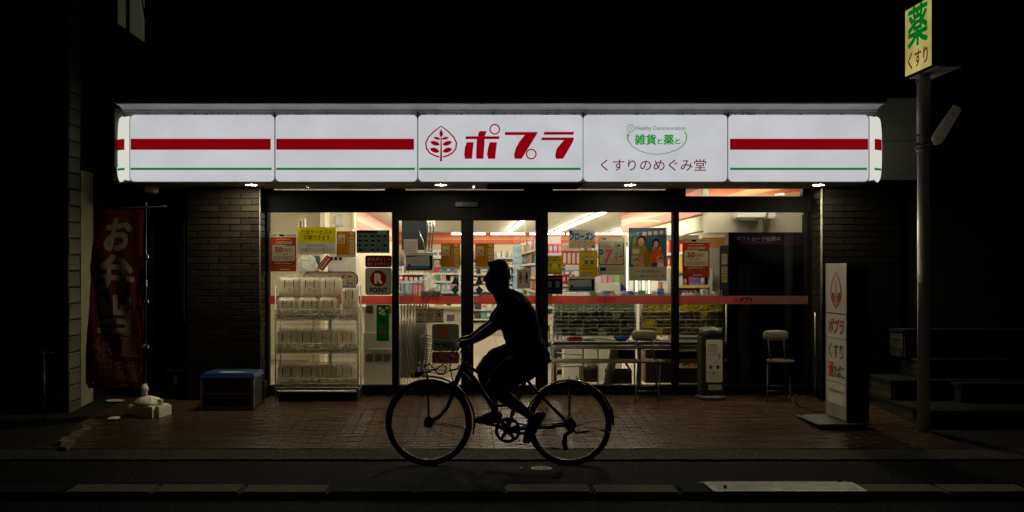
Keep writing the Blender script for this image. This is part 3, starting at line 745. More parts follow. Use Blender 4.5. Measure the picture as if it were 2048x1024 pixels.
for i, px in enumerate((903, 982, 1060, 1134, 1197)):
    x0 = X(px, 26.3); ctube(x0, 26.3, x0 + .9, 26.3, m=L_back, label=['first', 'second', 'third', 'fourth', 'fifth'][i] + ' ceiling tube from the left in the crosswise row by the back wall')
ctube(-2.7, 13.2, -1.5, 13.2, label='crosswise ceiling tube over the left window corner of the shop')
for k, x in enumerate((-2.2, -.98, .24, 1.46, 2.68)): ctube(x, 11.5, x + 1.12, 11.5, z=2.515, label=['first', 'second', 'third', 'fourth', 'fifth'][k] + ' added unseen ceiling tube from the left in the row along the shop front')  # row added out of sight to light the camera side of the front goods
band('fascia_band', lambda u, v, L: (2.93 + u, 11.998 - L * .0015, CZ - v), 1.3, .2, 'pink striped band above the air conditioner seen in the far right transom')

# ---------------------------------------------------------------- shelving with goods
PAL = [(230, 225, 215), (215, 205, 190), (120, 160, 200), (70, 110, 180), (200, 60, 70), (225, 130, 150), (235, 190, 60), (120, 170, 90), (240, 235, 225), (225, 120, 60), (180, 200, 215), (150, 120, 170), (235, 230, 220), (90, 150, 150)]
PALE = PAL + [(238, 232, 215), (232, 222, 205), (240, 225, 190), (225, 215, 225), (215, 225, 230), (235, 205, 200), (240, 236, 224)]
def shelving(name, label, cat, M, L, D, levels, seed, pal=PAL, fill=.85, item=(.07, .16), back=True):
    """local frame: u along 0..L, w into the unit 0..D, z up; M maps it to the world"""
    t = thing(name, label, cat, tuple(M @ Vector((L / 2, D / 2, levels[0]))))
    ms = mat('shelf_enamel', (.72, .70, .62), .5, var=.04)
    if back: box('back_panel', 0, L, D - .02, D, FZ, levels[-1] + .02, ms, t, M=M)
    for u in (0, L - .03): box('upright', u, u + .03, .0, D - .021, FZ, levels[-1] + .03, ms, t, M=M)
    for z in levels: box('shelf_board', .031, L - .031, 0, D - .021, z - .02, z, ms, t, M=M)
    R = random.Random(seed); P = Print(None); P.tf = None; vs_, fs, cs = [], [], []
    for z, zt in zip(levels, levels[1:] + [levels[-1] + .25]):
        u = .04
        while u < L - .08:
            c = R.choice(pal); wd = R.uniform(*item); n = R.choice((1, 2, 3, 4)); h = min(R.uniform(.5, .97) * (zt - z - .03), R.uniform(.12, .3))
            for q in range(n):
                if u + wd > L - .04: break
                w0 = R.uniform(.01, .05)
                if R.random() < fill:
                    hh = h * R.uniform(.95, 1)
                    for kk in range(2):   # body and label of the pack
                        if kk == 0: a0, a1, b0, b1, z0, z1, cc = u + .004, u + wd - .004, w0, D - .04, z + .001, z + hh, c
                        else: a0, a1, b0, b1, z0, z1, cc = u + wd * .2, u + wd * .8, w0 - .003, w0 - .0002, z + hh * .3, z + hh * .72, R.choice(pal)
                        b = len(vs_); vs_ += [M @ Vector((x, y_, zz)) for x in (a0, a1) for y_ in (b0, b1) for zz in (z0, z1)]
                        for f in ((0, 1, 3, 2), (4, 6, 7, 5), (0, 4, 5, 1), (2, 3, 7, 6), (0, 2, 6, 4), (1, 5, 7, 3)):
                            fs.append(tuple(b + i for i in f)); cs.append(lin(cc))
                u += wd
            u += R.uniform(0, .02)
        # price strip
        b = len(vs_); vs_ += [M @ Vector(p) for p in ((.03, -.004, z - .035), (L - .03, -.004, z - .035), (L - .03, -.004, z - .002), (.03, -.004, z - .002))]
        fs.append((b, b + 1, b + 2, b + 3)); cs.append(lin(R.choice([(235, 230, 220), (230, 225, 215), (200, 210, 230), (235, 210, 120)])))
    P.v, P.f, P.c = vs_, fs, cs
    o = P.done('packaged_goods', P_SOLID, t); o['kind'] = 'stuff'; return t
def MX(x, y, a): return Matrix.Translation((x, y, 0)) @ Matrix.Rotation(math.radians(a), 4, 'Z')
LV = [.25, .5, .75, 1.0, 1.22, 1.44, 1.66, 1.88]
shelving('wall_shelf', 'long shelf of small packets standing against the far back wall', 'shelving', MX(-1.6, 26.4, 0), 5.7, .5, LV, 21, pal=PALE, item=(.06, .15))
BLU = [(110, 160, 205), (140, 185, 220), (225, 225, 220), (230, 120, 150), (235, 225, 215), (235, 200, 120), (200, 215, 225)]
shelving('gondola_shelf', 'shelf unit of boxed goods ending behind the rider and the right door', 'shelving', MX(1.15, 15.0, 0), .95, .45, [.25, .5, .75, 1.0, 1.22, 1.44, 1.62, 1.8], 22, pal=BLU, item=(.04, .09))
shelving('gondola_shelf', 'long aisle shelf seen edge on to the right of the open floor', 'shelving', MX(1.1, 22.6, -90), 7.0, .45, [.25, .5, .75, 1.0, 1.22, 1.44, 1.66, 1.88], 23, pal=PALE, item=(.05, .12))
shelving('gondola_shelf', 'shelf of bright sweets rising behind the tobacco counter', 'shelving', MX(-1.25, 17.2, 0), 1.17, .4, [.25, .5, .75, 1.0, 1.18, 1.36, 1.5], 24, pal=PALE, item=(.04, .09))
shelving('gondola_shelf', 'shelf of white and red boxes behind the cashless payment poster', 'shelving', MX(1.2, 13.3, 0), .75, .35, [.25, .55, .8, 1.0, 1.18, 1.36], 26, item=(.03, .07), pal=[(200, 50, 60), (235, 225, 220), (225, 90, 110), (235, 215, 205), (240, 235, 230)])
SN = [(235, 150, 40), (225, 110, 40), (240, 200, 70), (200, 60, 40), (235, 225, 200), (230, 170, 90), (120, 150, 70)]
shelving('snack_shelf', 'snack shelf full of orange and yellow bags along the right wall', 'shelving', MX(3.02, 15.6, -90), 2.9, .45, [.25, .5, .75, 1.0, 1.2, 1.4, 1.6, 1.8], 25, pal=SN, item=(.07, .14))
shelving('end_shelf', 'shelf with white frame and bright packets at the right window behind the coupon poster', 'shelving', MX(2.52, 12.35, 0), .55, .35, [.25, .5, .75, 1.0, 1.18, 1.36, 1.54], 27, item=(.035, .07))
L_cool = lamp_mat('cooler_tube', (1, .96, .82), 3.0)
co = thing('drinks_cooler', 'glass fronted drinks cooler with bright vertical light tubes beyond the census poster', 'cooler', (3.2, 17.4, FZ))
box('cabinet', 3.1, 3.7, 15.75, 19.0, FZ, 2.1, M_white, co)
for d in (18.66, 17.67, 16.97, 16.45): tube('light_tube', [(3.04, d, 1.16), (3.04, d, 1.98)], .014, L_cool, co, n=8)
for d in (15.8, 16.7, 17.3, 18.1, 18.95): box('door_post', 3.06, 3.1, d - .02, d + .02, FZ, 2.08, M_greym, co)

# ---------------------------------------------------------------- posters and stickers on the glass
DG = DS + .016
def poster(name, label, x0, y0, x1, y1, base, cat='poster', m=None, group=None, draw=None, r=0, rot=0, d=DG):
    tf = plane_tf(d, .0006)
    if rot:
        cx, cy = (x0 + x1) / 2, (y0 + y1) / 2; ca, sa = math.cos(math.radians(rot)), math.sin(math.radians(rot)); t0 = tf
        tf = lambda u, v, L: t0(cx + (u - cx) * ca - (v - cy) * sa, cy + (u - cx) * sa + (v - cy) * ca, L)
    P = Print(tf)
    if r: P.rrect(x0, y0, x1, y1, r, base)
    else: P.rect(x0, y0, x1, y1, base)
    if draw: draw(P, x0, y0, x1, y1)
    o = P.done(name, m or P_PAPER); return tag(o, label, cat, group)
def d_coupon(P, x0, y0, x1, y1):
    P.rect(x0, y0, x1, y0 + 7, (200, 190, 165)); P.rect(x0 + 18, y0 + 1.5, x0 + 28, y0 + 5.5, (20, 20, 22)); P.scribble(x0 + 2, y0 + 2, x0 + 15, y0 + 5, (90, 80, 70)); P.scribble(x0 + 33, y0 + 2, x1 - 2, y0 + 5, (110, 100, 90))
    P.scribble(x0 + 12, y0 + 10, x1 - 12, y0 + 13, (225, 190, 160)); P.scribble(x0 + 10, y0 + 15, x1 - 9, y0 + 21, (230, 200, 170), 2)
    P.rrect(x0 + 3.5, y0 + 22, x1 - 3, y0 + 54, 3, (205, 195, 170)); P.text('50', x0 + 10, y0 + 27, x0 + 24, y0 + 37, (170, 25, 25), bold=.03); P.text('円割引', x0 + 25, y0 + 29, x0 + 43, y0 + 37, (170, 25, 25), bold=.01)
    P.text('クーポン', x0 + 14, y0 + 38, x0 + 36, y0 + 43.5, (60, 30, 20), bold=.01); P.scribble(x0 + 7, y0 + 45, x1 - 6, y0 + 52, (120, 70, 60), 2)
    P.rrect(x1 - 22, y0 + 20.5, x1 - 4, y0 + 24.5, 1.5, (100, 120, 90)); P.rect(x0 + 4, y0 + 58, x1 - 5, y0 + 62, (25, 20, 20)); P.scribble(x0 + 7, y0 + 58.7, x1 - 8, y0 + 61.3, (225, 200, 180)); P.scribble(x0 + 12, y0 + 56, x1 - 14, y0 + 57.6, (225, 200, 180))
    P.rect(x0 + 20, y1 - 5, x1 - 15, y1 - 3, (215, 190, 170))
ORG = (168, 68, 20)
poster('coupon_poster', 'orange fifty yen coupon poster at the left end of the left window', 540, 467.5, 593, 543, ORG, draw=d_coupon)
poster('coupon_poster', 'orange fifty yen coupon poster in the right window beside the mullion', 1365, 478, 1419, 554, ORG, draw=d_coupon)
def d_gyosei(P, x0, y0, x1, y1):
    P.rect(x0, y0, x1, 484.5, (214, 200, 12)); P.text('行政サービスの', 602, 459, 665, 469, (35, 30, 10), bold=.008); P.text('印刷できます', 608, 470, 660, 480, (35, 30, 10), bold=.008)
    P.text('住民票の写し', 613, 487.5, 654, 494.5, (110, 100, 80)); P.text('印鑑登録証明書など', 602, 496.5, 665, 504, (110, 100, 80))
poster('service_notice', 'yellow and white notice about printing official documents in the left window', 595, 454.5, 671.5, 508, (214, 206, 180), 'notice', draw=d_gyosei)
def d_ochre(P, x0, y0, x1, y1):
    h = y1 - y0; P.rect(x0, y1 - 5.5, x1, y1, (190, 180, 150)); P.rect(x0 + 3, y0 + 6, x0 + 17, y0 + 25, (205, 185, 140)); P.ring(x0 + 10, y0 + 19, 5.5, 1.2, (110, 60, 30)); P.line([(x0 + 6, y0 + 23), (x0 + 14, y0 + 15)], 1.2, (110, 60, 30))
    P.text('年', x0 + 26, y0 + 1, x0 + 35, y0 + 9, (225, 205, 160), bold=.01)
    for k in range(5): P.rect(x0 + 26.5, y0 + 10.5 + k * (h - 17) / 5, x0 + 35, y0 + 10.5 + (k + .85) * (h - 17) / 5, (214, 190, 130), k > 0)
    P.text('確\n認\n徹\n底', x0 + 28, y0 + 11, x0 + 34, y1 - 8, (170, 110, 20)); P.scribble(x0 + 22, y0 + 10, x0 + 24, y1 - 10, (214, 180, 110), 10)
OC = (168, 108, 8)
poster('age_check_poster', 'ochre age check poster between the yellow notice and the dark green sheet', 673, 462.5, 711.5, 514.5, OC, draw=d_ochre)
poster('age_check_poster', 'ochre age check poster on the left sliding door', 882, 486, 920, 538.5, OC, draw=d_ochre)
poster('age_check_poster', 'ochre age check poster on the right sliding door behind the head of the rider', 950.5, 486.5, 988, 538.5, OC, draw=d_ochre)
def d_green(P, x0, y0, x1, y1):
    P.rect(x0, y0, x1, y0 + 5, (10, 22, 20)); P.rect(x1 - 24, y0 + 1, x1 - 6, y0 + 8, (110, 125, 115)); R = random.Random(3)
    for r in range(4):
        for c_ in range(5):
            if R.random() < .85:
                x = x0 + 5 + c_ * 12 + R.uniform(-1, 1); y = y0 + 10 + r * 9; P.rect(x, y, x + R.uniform(4, 7), y + R.uniform(3, 5), (20, 28, 26)); P.scribble(x, y + 5.5, x + 7, y + 7, (130, 145, 130))
poster('card_brand_sheet', 'dark green sheet of small payment marks at the right of the left window', 713, 460.5, 779, 506, (72, 92, 80), 'notice', m=P_THICK, draw=d_green)
def d_rk(P, x0, y0, x1, y1): P.text('楽天ポイント', x0 + 4, y0 + 3.5, x1 - 2, y0 + 11.5, (190, 130, 120), bold=.008); P.text('使える!! 貯まる!!', x0 + 4, y0 + 13, x1 - 2, y0 + 21, (190, 130, 120))
poster('point_header_sticker', 'maroon rounded sticker above the white letter R sticker of the left window', 730.5, 511, 783.5, 534.5, (78, 20, 22), 'sticker', m=P_THICK, draw=d_rk, r=4)
def d_R(P, x0, y0, x1, y1):
    P.disc(756.5, 557, 16.3, (128, 12, 14)); P.text('R', 750, 548, 763.5, 566, (225, 215, 200), bold=.045); P.text('POINT', 739.5, 575.5, 774.5, 585, (30, 32, 30), bold=.03)
poster('point_sticker', 'pale square sticker with a white R on a red disc in the left window', 730.5, 535.5, 783.5, 590, (150, 158, 148), 'sticker', m=P_THICK, draw=d_R, r=5)
def d_flag(P, x0, y0, x1, y1):
    P.disc(774, 616, 3.5, (200, 190, 40))
    for a, b in ((760, 617), (766, 621), (761, 626), (768, 628)): P.disc(a, b, 3.4, (190, 205, 180))
    P.text('酒', 758, 636, 772, 649, (10, 60, 25), bold=.02); P.text('薬', 758, 655, 772, 668, (150, 40, 40), bold=.01)
poster('green_banner_sticker', 'narrow green hanging strip with pale flowers in front of the grey machine', 753, 610, 778, 682, (14, 110, 44), 'hanging sign', m=P_THICK, draw=d_flag)
# left door
def d_sheet(P, x0, y0, x1, y1): P.scribble(x0 + 3, y0 + 4, x1 - 3, y1 - 3, (150, 110, 90), 5, h=.3)
poster('printed_sheet', 'white printed sheet with fine lines at the top left of the left sliding door', 807.5, 478.5, 835.5, 506, (222, 208, 195), 'notice', draw=d_sheet)
def d_tab(P, x0, y0, x1, y1):
    P.rect(x0 + 1.5, y0 + 5, x1 - 2, y1 - 2.5, (20, 20, 24)); P.poly([(x0 + 2, y0 + 8), (x1 - 8, y0 + 5.5), (x1 - 7, y1 - 10), (x0 + 2, y1 - 8)], (172, 176, 170))
    P.rect(x0 + 2, y1 - 11, x1 - 7, y1 - 5, (60, 110, 140)); P.disc(x0 + 7.5, y1 - 11.5, 3, (60, 50, 42)); P.scribble(x0 + 10, y0 + 13, x1 - 12, y0 + 20, (120, 125, 120), 2, h=.3)
poster('security_notice', 'white framed notice with a blue bar on the left sliding door', 811, 506, 866.5, 542.5, (205, 200, 190), 'notice', m=P_THICK, draw=d_tab)
poster('security_notice', 'white framed notice with a blue bar in the right window above the red band', 1136.5, 553, 1190.5, 584, (205, 200, 190), 'notice', m=P_THICK, draw=d_tab)
def d_hours(P, x0, y0, x1, y1): P.text('7:00～27:00', x0 + 1.5, y0 + 3.5, x1 - 1.5, y1 - 3, (20, 18, 16), bold=.02)
poster('opening_hours_plate', 'cream opening hours plate reading seven to twenty-seven over the red band', 842, 582, 882, 594.5, (176, 166, 142), 'sign', m=P_THICK, draw=d_hours, d=DG - .006)
for k, (x, w_) in enumerate(((910.5, 'left'), (958.5, 'right'))):
    def d_tri(P, x0, y0, x1, y1):
        P.poly([(x0, y1), (x1, y1), ((x0 + x1) / 2, y0)], (14, 72, 50)); P.scribble(x0 + 4.5, y0 + 8, x1 - 4.5, y0 + 15, (60, 130, 95), 2)
    P = Print(plane_tf(DG, .0006)); d_tri(P, x - 8, 551, x + 8, 568); tag(P.done('triangle_sticker', P_THICK), f'dark green triangle sticker on the {w_} sliding door by the meeting posts', 'sticker')
    P = Print(plane_tf(DG, .0006)); P.poly([(x, 572), (x + 8.3, 580), (x, 588.5), (x - 8.3, 580)], (14, 78, 54)); P.text('HOT', x - 5, 577, x + 5, 583, (90, 150, 115), bold=.01)
    tag(P.done('diamond_sticker', P_THICK), f'dark green diamond sticker under the triangle on the {w_} sliding door', 'sticker')
def d_nodog(P, x0, y0, x1, y1):
    P.rect(x0, y0, x1, y0 + 4, (130, 30, 26)); P.scribble(x0 + 3, y0 + .8, x1 - 2, y0 + 3.3, (215, 190, 170)); P.rect(x0, y1 - 2.6, x1, y1, (24, 80, 40)); P.scribble(x0 + 15, y1 - 2.1, x1 - 15, y1 - .5, (200, 205, 190))
    for k in range(3):
        cx = x0 + 10.3 + k * 17.4; P.ring(cx, y0 + 12, 6.8, 1.0, (28, 24, 22)); cy = y0 + 12
        if k == 0: P.poly([(cx - 4, cy - 2.5), (cx - 2, cy - 2), (cx - 1, cy), (cx + 2, cy - .5), (cx + 4, cy - 3), (cx + 3, cy + .5), (cx + 3.5, cy + 4), (cx + 2, cy + 2), (cx - 1, cy + 2), (cx - 3, cy + 4), (cx - 2.5, cy + .5), (cx - 4.5, cy - .5)], (28, 24, 22))
        if k == 1: P.line([(cx - 4.5, cy - 3), (cx + 4.5, cy + 3)], 1, (28, 24, 22)); P.line([(cx - 4, cy + 2), (cx + 4, cy + 1)], 1.3, (28, 24, 22))
        if k == 2: P.poly([(cx - 4, cy + 4), (cx - 2, cy - 3), (cx + 2, cy - 4), (cx + 4, cy), (cx + 4.5, cy + 4)], (28, 24, 22)); P.disc(cx - .5, cy + 1, 1.6, (170, 155, 130))
        P.scribble(cx - 5, y0 + 20.5, cx + 5, y0 + 23, (60, 50, 45))
poster('prohibition_sign', 'small cream sign with three round prohibition symbols on the left door', 831.5, 617, 887, 645, (184, 168, 138), 'sign', m=P_THICK, draw=d_nodog)
def d_R2(P, x0, y0, x1, y1): P.text('R', 883, 653.5, 899, 675, (128, 50, 38), bold=.05); P.text('POINT', 870.5, 686, 909, 697, (22, 22, 20), bold=.03)
poster('point_sticker', 'grey green rounded sticker with a brown R on the left door behind the basket', 864, 648, 918, 702, (88, 92, 76), 'sticker', m=P_THICK, draw=d_R2, r=5)
poster('point_footer_sticker', 'brown rounded sticker under the R sticker of the left door', 864, 703.5, 918, 727, (96, 52, 40), 'sticker', m=P_THICK, r=4)
def d_wc(P, x0, y0, x1, y1):
    for cx, c in ((x0 + 7, (165, 35, 30)), (x1 - 7.3, (28, 36, 60))):
        P.disc(cx, y0 + 7.5, 1.9, c); P.poly([(cx - 2.2, y0 + 10), (cx + 2.2, y0 + 10), (cx + 3.4, y0 + 20), (cx - 3.4, y0 + 20)] if cx < x0 + 10 else [(cx - 3, y0 + 10), (cx + 3, y0 + 10), (cx + 2, y0 + 20), (cx - 2, y0 + 20)], c); P.rect(cx - 2, y0 + 20, cx - .5, y0 + 28, c); P.rect(cx + .5, y0 + 20, cx + 2, y0 + 28, c)
    P.line([(x0 + 3, y1 - 5), (x1 - 3, y0 + 4)], .7, (80, 75, 70)); P.line([(x0 + 4, y0 + 5), (x1 - 4, y1 - 7)], .7, (80, 75, 70)); P.text('TOILET', x0 + 8, y1 - 6, x1 - 8, y1 - 3, (120, 110, 100))
poster('toilet_notice', 'pale notice with red and blue figures crossed out on the right sliding door', 1034, 539, 1060.5, 577, (182, 174, 158), 'notice', m=P_THICK, draw=d_wc)
# right window
def d_y1(P, x0, y0, x1, y1):
    P.text('店内飲食', x0 + 4, y0 + 2.5, x1 - 6, y0 + 5.5, (30, 30, 10), bold=.02); P.text('夜この道路横断注意', x0 + 1, y0 + 7, x1 - 3, y0 + 11, (30, 30, 10), bold=.01); cx = (x0 + x1) / 2
    P.poly([(cx - 7, y1 - 8), (cx - 5, y0 + 18), (cx, y0 + 13), (cx + 5, y0 + 18), (cx + 7, y1 - 8)], (212, 206, 40)); P.ring(cx, y1 - 15, 8.5, .6, (60, 60, 20)); P.line([(cx - 11, y0 + 17), (cx - 7, y0 + 20)], 1.6, (25, 25, 15)); P.line([(cx + 11, y0 + 17), (cx + 7, y0 + 20)], 1.6, (25, 25, 15)); P.rect(x0, y1 - 3, x1, y1, (120, 120, 20))
poster('caution_poster', 'bright yellow poster with a round ghostly figure at the left edge of the right window', 1095, 511, 1124.5, 548, (186, 178, 40), draw=d_y1)
def d_navy(P, x0, y0, x1, y1): P.rect(x0, y0 + 4, x1, y0 + 7, (130, 40, 40)); P.rect(x0 + 1, y0 + 12, x0 + 8, y0 + 24, (90, 100, 120)); P.rect(x0 + 16, y0 + 12, x0 + 24, y0 + 24, (90, 100, 120)); P.rect(x0, y1 - 9, x1, y1 - 3, (24, 40, 90))
poster('navy_poster', 'navy poster with a red line below the yellow caution poster', 1095, 551, 1125, 588, (16, 22, 44), m=P_THICK, draw=d_navy)
def d_frozen(P, x0, y0, x1, y1):
    P.text('フローズン', x0 + 3, y0 + 5, x1 - 2, y0 + 20, (0, 100, 185), bold=.05, shear=.12); P.text('ドリンク', x0 + 6, y0 + 21, x1 - 3, y1 - 2, (205, 160, 0), bold=.05, shear=.12)
    P.disc(x0 + 5, y0 + 3.5, 3, (10, 90, 160)); P.disc(x1 - 4, y1 - 3, 3, (60, 90, 190))
poster('frozen_drink_poster', 'white poster with big blue and yellow hand drawn lettering in the right window', 1137.5, 460, 1190.8, 496.5, (200, 194, 178), draw=d_frozen)
def d_y2(P, x0, y0, x1, y1):
    P.scribble(x0 + 3, y0 + 2, x1 - 8, y0 + 4.5, (120, 100, 30)); P.rect(x0 + 6, y0 + 5.5, x1 - 5, y0 + 11, (206, 170, 70)); P.disc(x0 + 9, y0 + 17, 3.8, (120, 160, 130), 2.5)
    for cx in (x0 + 15, x0 + 26): P.disc(cx, y0 + 16, 3, (225, 200, 160)); P.rect(cx - 3, y0 + 13, cx + 3, y0 + 15, (60, 40, 20)); P.poly([(cx - 3, y0 + 19), (cx + 3, y0 + 19), (cx + 4, y0 + 28), (cx - 4, y0 + 28)], (50, 110, 90))
    P.scribble(x0 + 5, y0 + 29, x1 - 4, y0 + 32, (110, 80, 20)); P.scribble(x0 + 5, y0 + 35, x1 - 4, y0 + 38, (110, 80, 20)); P.rect(x0 + 4, y0 + 44, x0 + 27, y0 + 48, (130, 150, 130)); P.rect(x0, y1 - 2, x1, y1, (150, 120, 10))
poster('cartoon_notice', 'yellow notice with two small drawn children in the right window', 1158, 500.5, 1194.5, 553, (198, 168, 30), 'notice', draw=d_y2)
def d_7(P, x0, y0, x1, y1):
    P.rrect(x0 + .8, y0 + 10, x1 - .8, y0 + 55, 4, (50, 62, 58)); P.rrect(x0 + 2.4, y0 + 2, x1 - 2.4, y0 + 53, 4, (190, 184, 158)); P.rect(x0 + 8, y0 + 1.6, x0 + 16, y0 + 4, (50, 60, 50)); P.scribble(x0 + 6, y0 + 9, x0 + 24, y0 + 11, (130, 60, 60))
    P.text('スマホで\nタッチ決済', x0 + 6, y0 + 13, x0 + 25, y0 + 21, (60, 55, 50), line=.8); P.disc(x0 + 5.5, y0 + 29, 5.2, (25, 35, 45)); P.scribble(x0 + 2, y0 + 26, x0 + 9, y0 + 32, (200, 200, 190), 2)
    P.text('7', x0 + 14, y0 + 25, x0 + 26, y0 + 51, (205, 110, 100), bold=.04, shear=.15); P.text('%還元', x0 + 24, y0 + 40, x0 + 50, y0 + 51, (205, 125, 112), bold=.03)
    P.rect(x0 + 32, y0 + 9, x0 + 40, y0 + 22, (150, 160, 150)); P.poly([(x0 + 38, y0 + 16), (x0 + 42, y0 + 13), (x0 + 45, y0 + 16), (x0 + 41, y0 + 19)], (35, 35, 40)); P.disc(x0 + 37, y0 + 33, 4, (130, 175, 190)); P.line([(x0 + 30, y0 + 38), (x0 + 47, y0 + 39)], 1, (40, 50, 60)); P.poly([(x0 + 42, y0 + 38), (x0 + 48, y0 + 34), (x0 + 48, y0 + 39)], (50, 120, 170))
    P.rect(x0 + 3.5, y0 + 60, x0 + 15.5, y0 + 67, (25, 30, 50)); P.scribble(x0 + 19, y0 + 60, x1 - 8, y0 + 66, (130, 120, 105), 2, h=.3); 
poster('cashless_poster', 'cream poster with a pink seven percent offer next to the census poster', 1196.5, 475, 1249, 550, (178, 170, 146), draw=d_7)
def d_census(P, x0, y0, x1, y1):
    P.rect(x0, y0, x1, y0 + 78, (66, 98, 114)); P.text('いざ', x0 + 3, y0 + 9, x0 + 22, y0 + 16, (190, 205, 205), rot=-5)
    for k, ch in enumerate('国勢調査'): P.rect(x0 + 27 + k * 11.3, y0 + 8 - k * .8, x0 + 35.5 + k * 11.3, y0 + 16 - k * .8, (205, 150, 135)); P.text(ch, x0 + 28 + k * 11.3, y0 + 9 - k * .8, x0 + 34.5 + k * 11.3, y0 + 15 - k * .8, (235, 225, 205))
    P.text('!', x0 + 73, y0 + 3, x0 + 75, y0 + 13, (205, 215, 210), bold=.02)
    # plain paper-cut people: left one in olive raising an arm, right one in orange, two small ones below
    P.poly([(x0 + 5, y0 + 60), (x0 + 6, y0 + 40), (x0 + 10, y0 + 22), (x0 + 14, y0 + 18), (x0 + 15, y0 + 24), (x0 + 12, y0 + 38), (x0 + 20, y0 + 34), (x0 + 33, y0 + 36), (x0 + 40, y0 + 50), (x0 + 42, y0 + 78), (x0 + 14, y0 + 78)], (150, 130, 40))
    P.disc(x0 + 26, y0 + 24.5, 8, (32, 22, 18), 8.5); P.disc(x0 + 25, y0 + 28, 6.3, (196, 150, 108), 8)
    P.disc(x0 + 54.5, y0 + 32, 7.5, (32, 22, 18), 10.5); P.disc(x0 + 54.5, y0 + 33, 5, (206, 158, 120), 6.8)
    P.poly([(x0 + 43, y0 + 62), (x0 + 45, y0 + 44), (x0 + 52, y0 + 41), (x0 + 58, y0 + 41), (x0 + 66, y0 + 44), (x0 + 70, y0 + 56), (x0 + 60, y0 + 58), (x0 + 60, y0 + 78), (x0 + 43, y0 + 78)], (206, 84, 30))
    for cx in (x0 + 50, x0 + 62): P.disc(cx, y0 + 41, 2.4, (206, 158, 120), 3)
    P.rect(x0 + 7, y0 + 42, x0 + 21, y0 + 52, (205, 195, 175)); P.poly([(x0 + 28, y0 + 78), (x0 + 30, y0 + 48), (x0 + 38, y0 + 42), (x0 + 44, y0 + 54), (x0 + 43, y0 + 78)], (140, 110, 40))
    P.rrect(x0 + 5, y0 + 55, x0 + 20, y0 + 74, 4, (170, 160, 130)); P.disc(x0 + 15.5, y0 + 66, 4.6, (40, 28, 22)); P.disc(x0 + 15.5, y0 + 68, 3.6, (205, 155, 120), 4.4); P.poly([(x0 + 9, y0 + 78), (x0 + 11, y0 + 73), (x0 + 20, y0 + 73), (x0 + 22, y0 + 78)], (175, 130, 130))
    P.rrect(x0 + 56, y0 + 56, x0 + 70, y0 + 72, 4, (200, 160, 140)); P.disc(x0 + 64, y0 + 63, 4.8, (34, 24, 20)); P.disc(x0 + 63.5, y0 + 65.5, 3.8, (205, 155, 120), 4.6); P.poly([(x0 + 57, y0 + 78), (x0 + 59, y0 + 71), (x0 + 69, y0 + 71), (x0 + 71, y0 + 78)], (215, 215, 210))
    P.poly([(x0 + 20, y0 + 78), (x0 + 21, y0 + 60), (x0 + 28, y0 + 56), (x0 + 32, y0 + 78)], (196, 140, 120)); P.rect(x0 + 46, y0 + 70, x0 + 56, y0 + 78, (40, 60, 100))
    P.text('国勢調査2021', x0 + 25, y0 + 84, x0 + 62, y0 + 90, (70, 60, 50)); P.scribble(x0 + 12, y0 + 86, x0 + 23, y0 + 89, (120, 105, 90)); P.rrect(x0 + 23, y0 + 95, x0 + 31.5, y0 + 99, 1, (90, 140, 170)); P.scribble(x0 + 34, y0 + 95, x0 + 58, y0 + 99, (130, 120, 105)); P.scribble(x0 + 4, y0 + 96, x0 + 20, y0 + 101, (150, 138, 115), 2, h=.3); P.scribble(x0 + 64, y0 + 95, x0 + 73, y0 + 98, (50, 45, 40))
poster('census_poster', 'tall blue poster with people in olive and orange clothes in the right window', 1257.5, 455.5, 1333.5, 561.5, (176, 166, 140), draw=d_census)
# red band film on the glass, one strip per pane
M_film = bpy.data.materials.new('red_film'); M_film.use_nodes = True; t = M_film.node_tree; t.nodes.clear()
fo = t.nodes.new('ShaderNodeOutputMaterial'); f1 = t.nodes.new('ShaderNodeBsdfDiffuse'); f2 = t.nodes.new('ShaderNodeBsdfTranslucent'); f3 = t.nodes.new('ShaderNodeMixShader'); f4 = t.nodes.new('ShaderNodeBsdfTransparent'); f5 = t.nodes.new('ShaderNodeMixShader')
f1.inputs[0].default_value = (.22, .20, .175, 1); f2.inputs[0].default_value = (.42, .025, .018, 1); f3.inputs[0].default_value = .72; f4.inputs[0].default_value = (.75, .05, .03, 1); f5.inputs[0].default_value = .3
t.links.new(f1.outputs[0], f3.inputs[1]); t.links.new(f2.outputs[0], f3.inputs[2]); t.links.new(f3.outputs[0], f5.inputs[1]); t.links.new(f4.outputs[0], f5.inputs[2]); t.links.new(f5.outputs[0], fo.inputs[0])
for a, b, lab in ((537.5, 784.8, 'left window'), (798.5, 921.8, 'left sliding door'), (947.5, 1070.8, 'right sliding door'), (1095.3, 1343.8, 'middle right window'), (1356.7, 1616.5, 'far right window')):
    bm = bmesh.new(); d = DS - .004; v = [bm.verts.new(p) for p in ((X(a, DS), d, Z(608, DS)), (X(b, DS), d, Z(608, DS)), (X(b, DS), d, Z(591.5, DS)), (X(a, DS), d, Z(591.5, DS)))]; bm.faces.new(v)
    rb = fin('red_glass_band', bm, M_film); tag(rb, f'red film band across the glass of the {lab}', 'glass band')
    cx = {'left sliding door': 860, 'middle right window': 1214, 'far right window': 1487}.get(lab)
    if cx:
        P = Print(plane_tf(DS - .006, .0004)); P.ring(cx - 15, 599.5, 4, 1.2, (128, 20, 16) if cx < 1400 else (70, 14, 12)); P.poly([(cx - 15.5, 605), (cx - 14.5, 605), (cx - 14.5, 596), (cx - 15.5, 596)], (128, 20, 16))
        P.text('ポプラ', cx - 8, 594.5, cx + 17, 605, (128, 20, 16) if cx < 1400 else (40, 14, 12), bold=.03, shear=.2); P.done('lettering', P_THICK, rb)

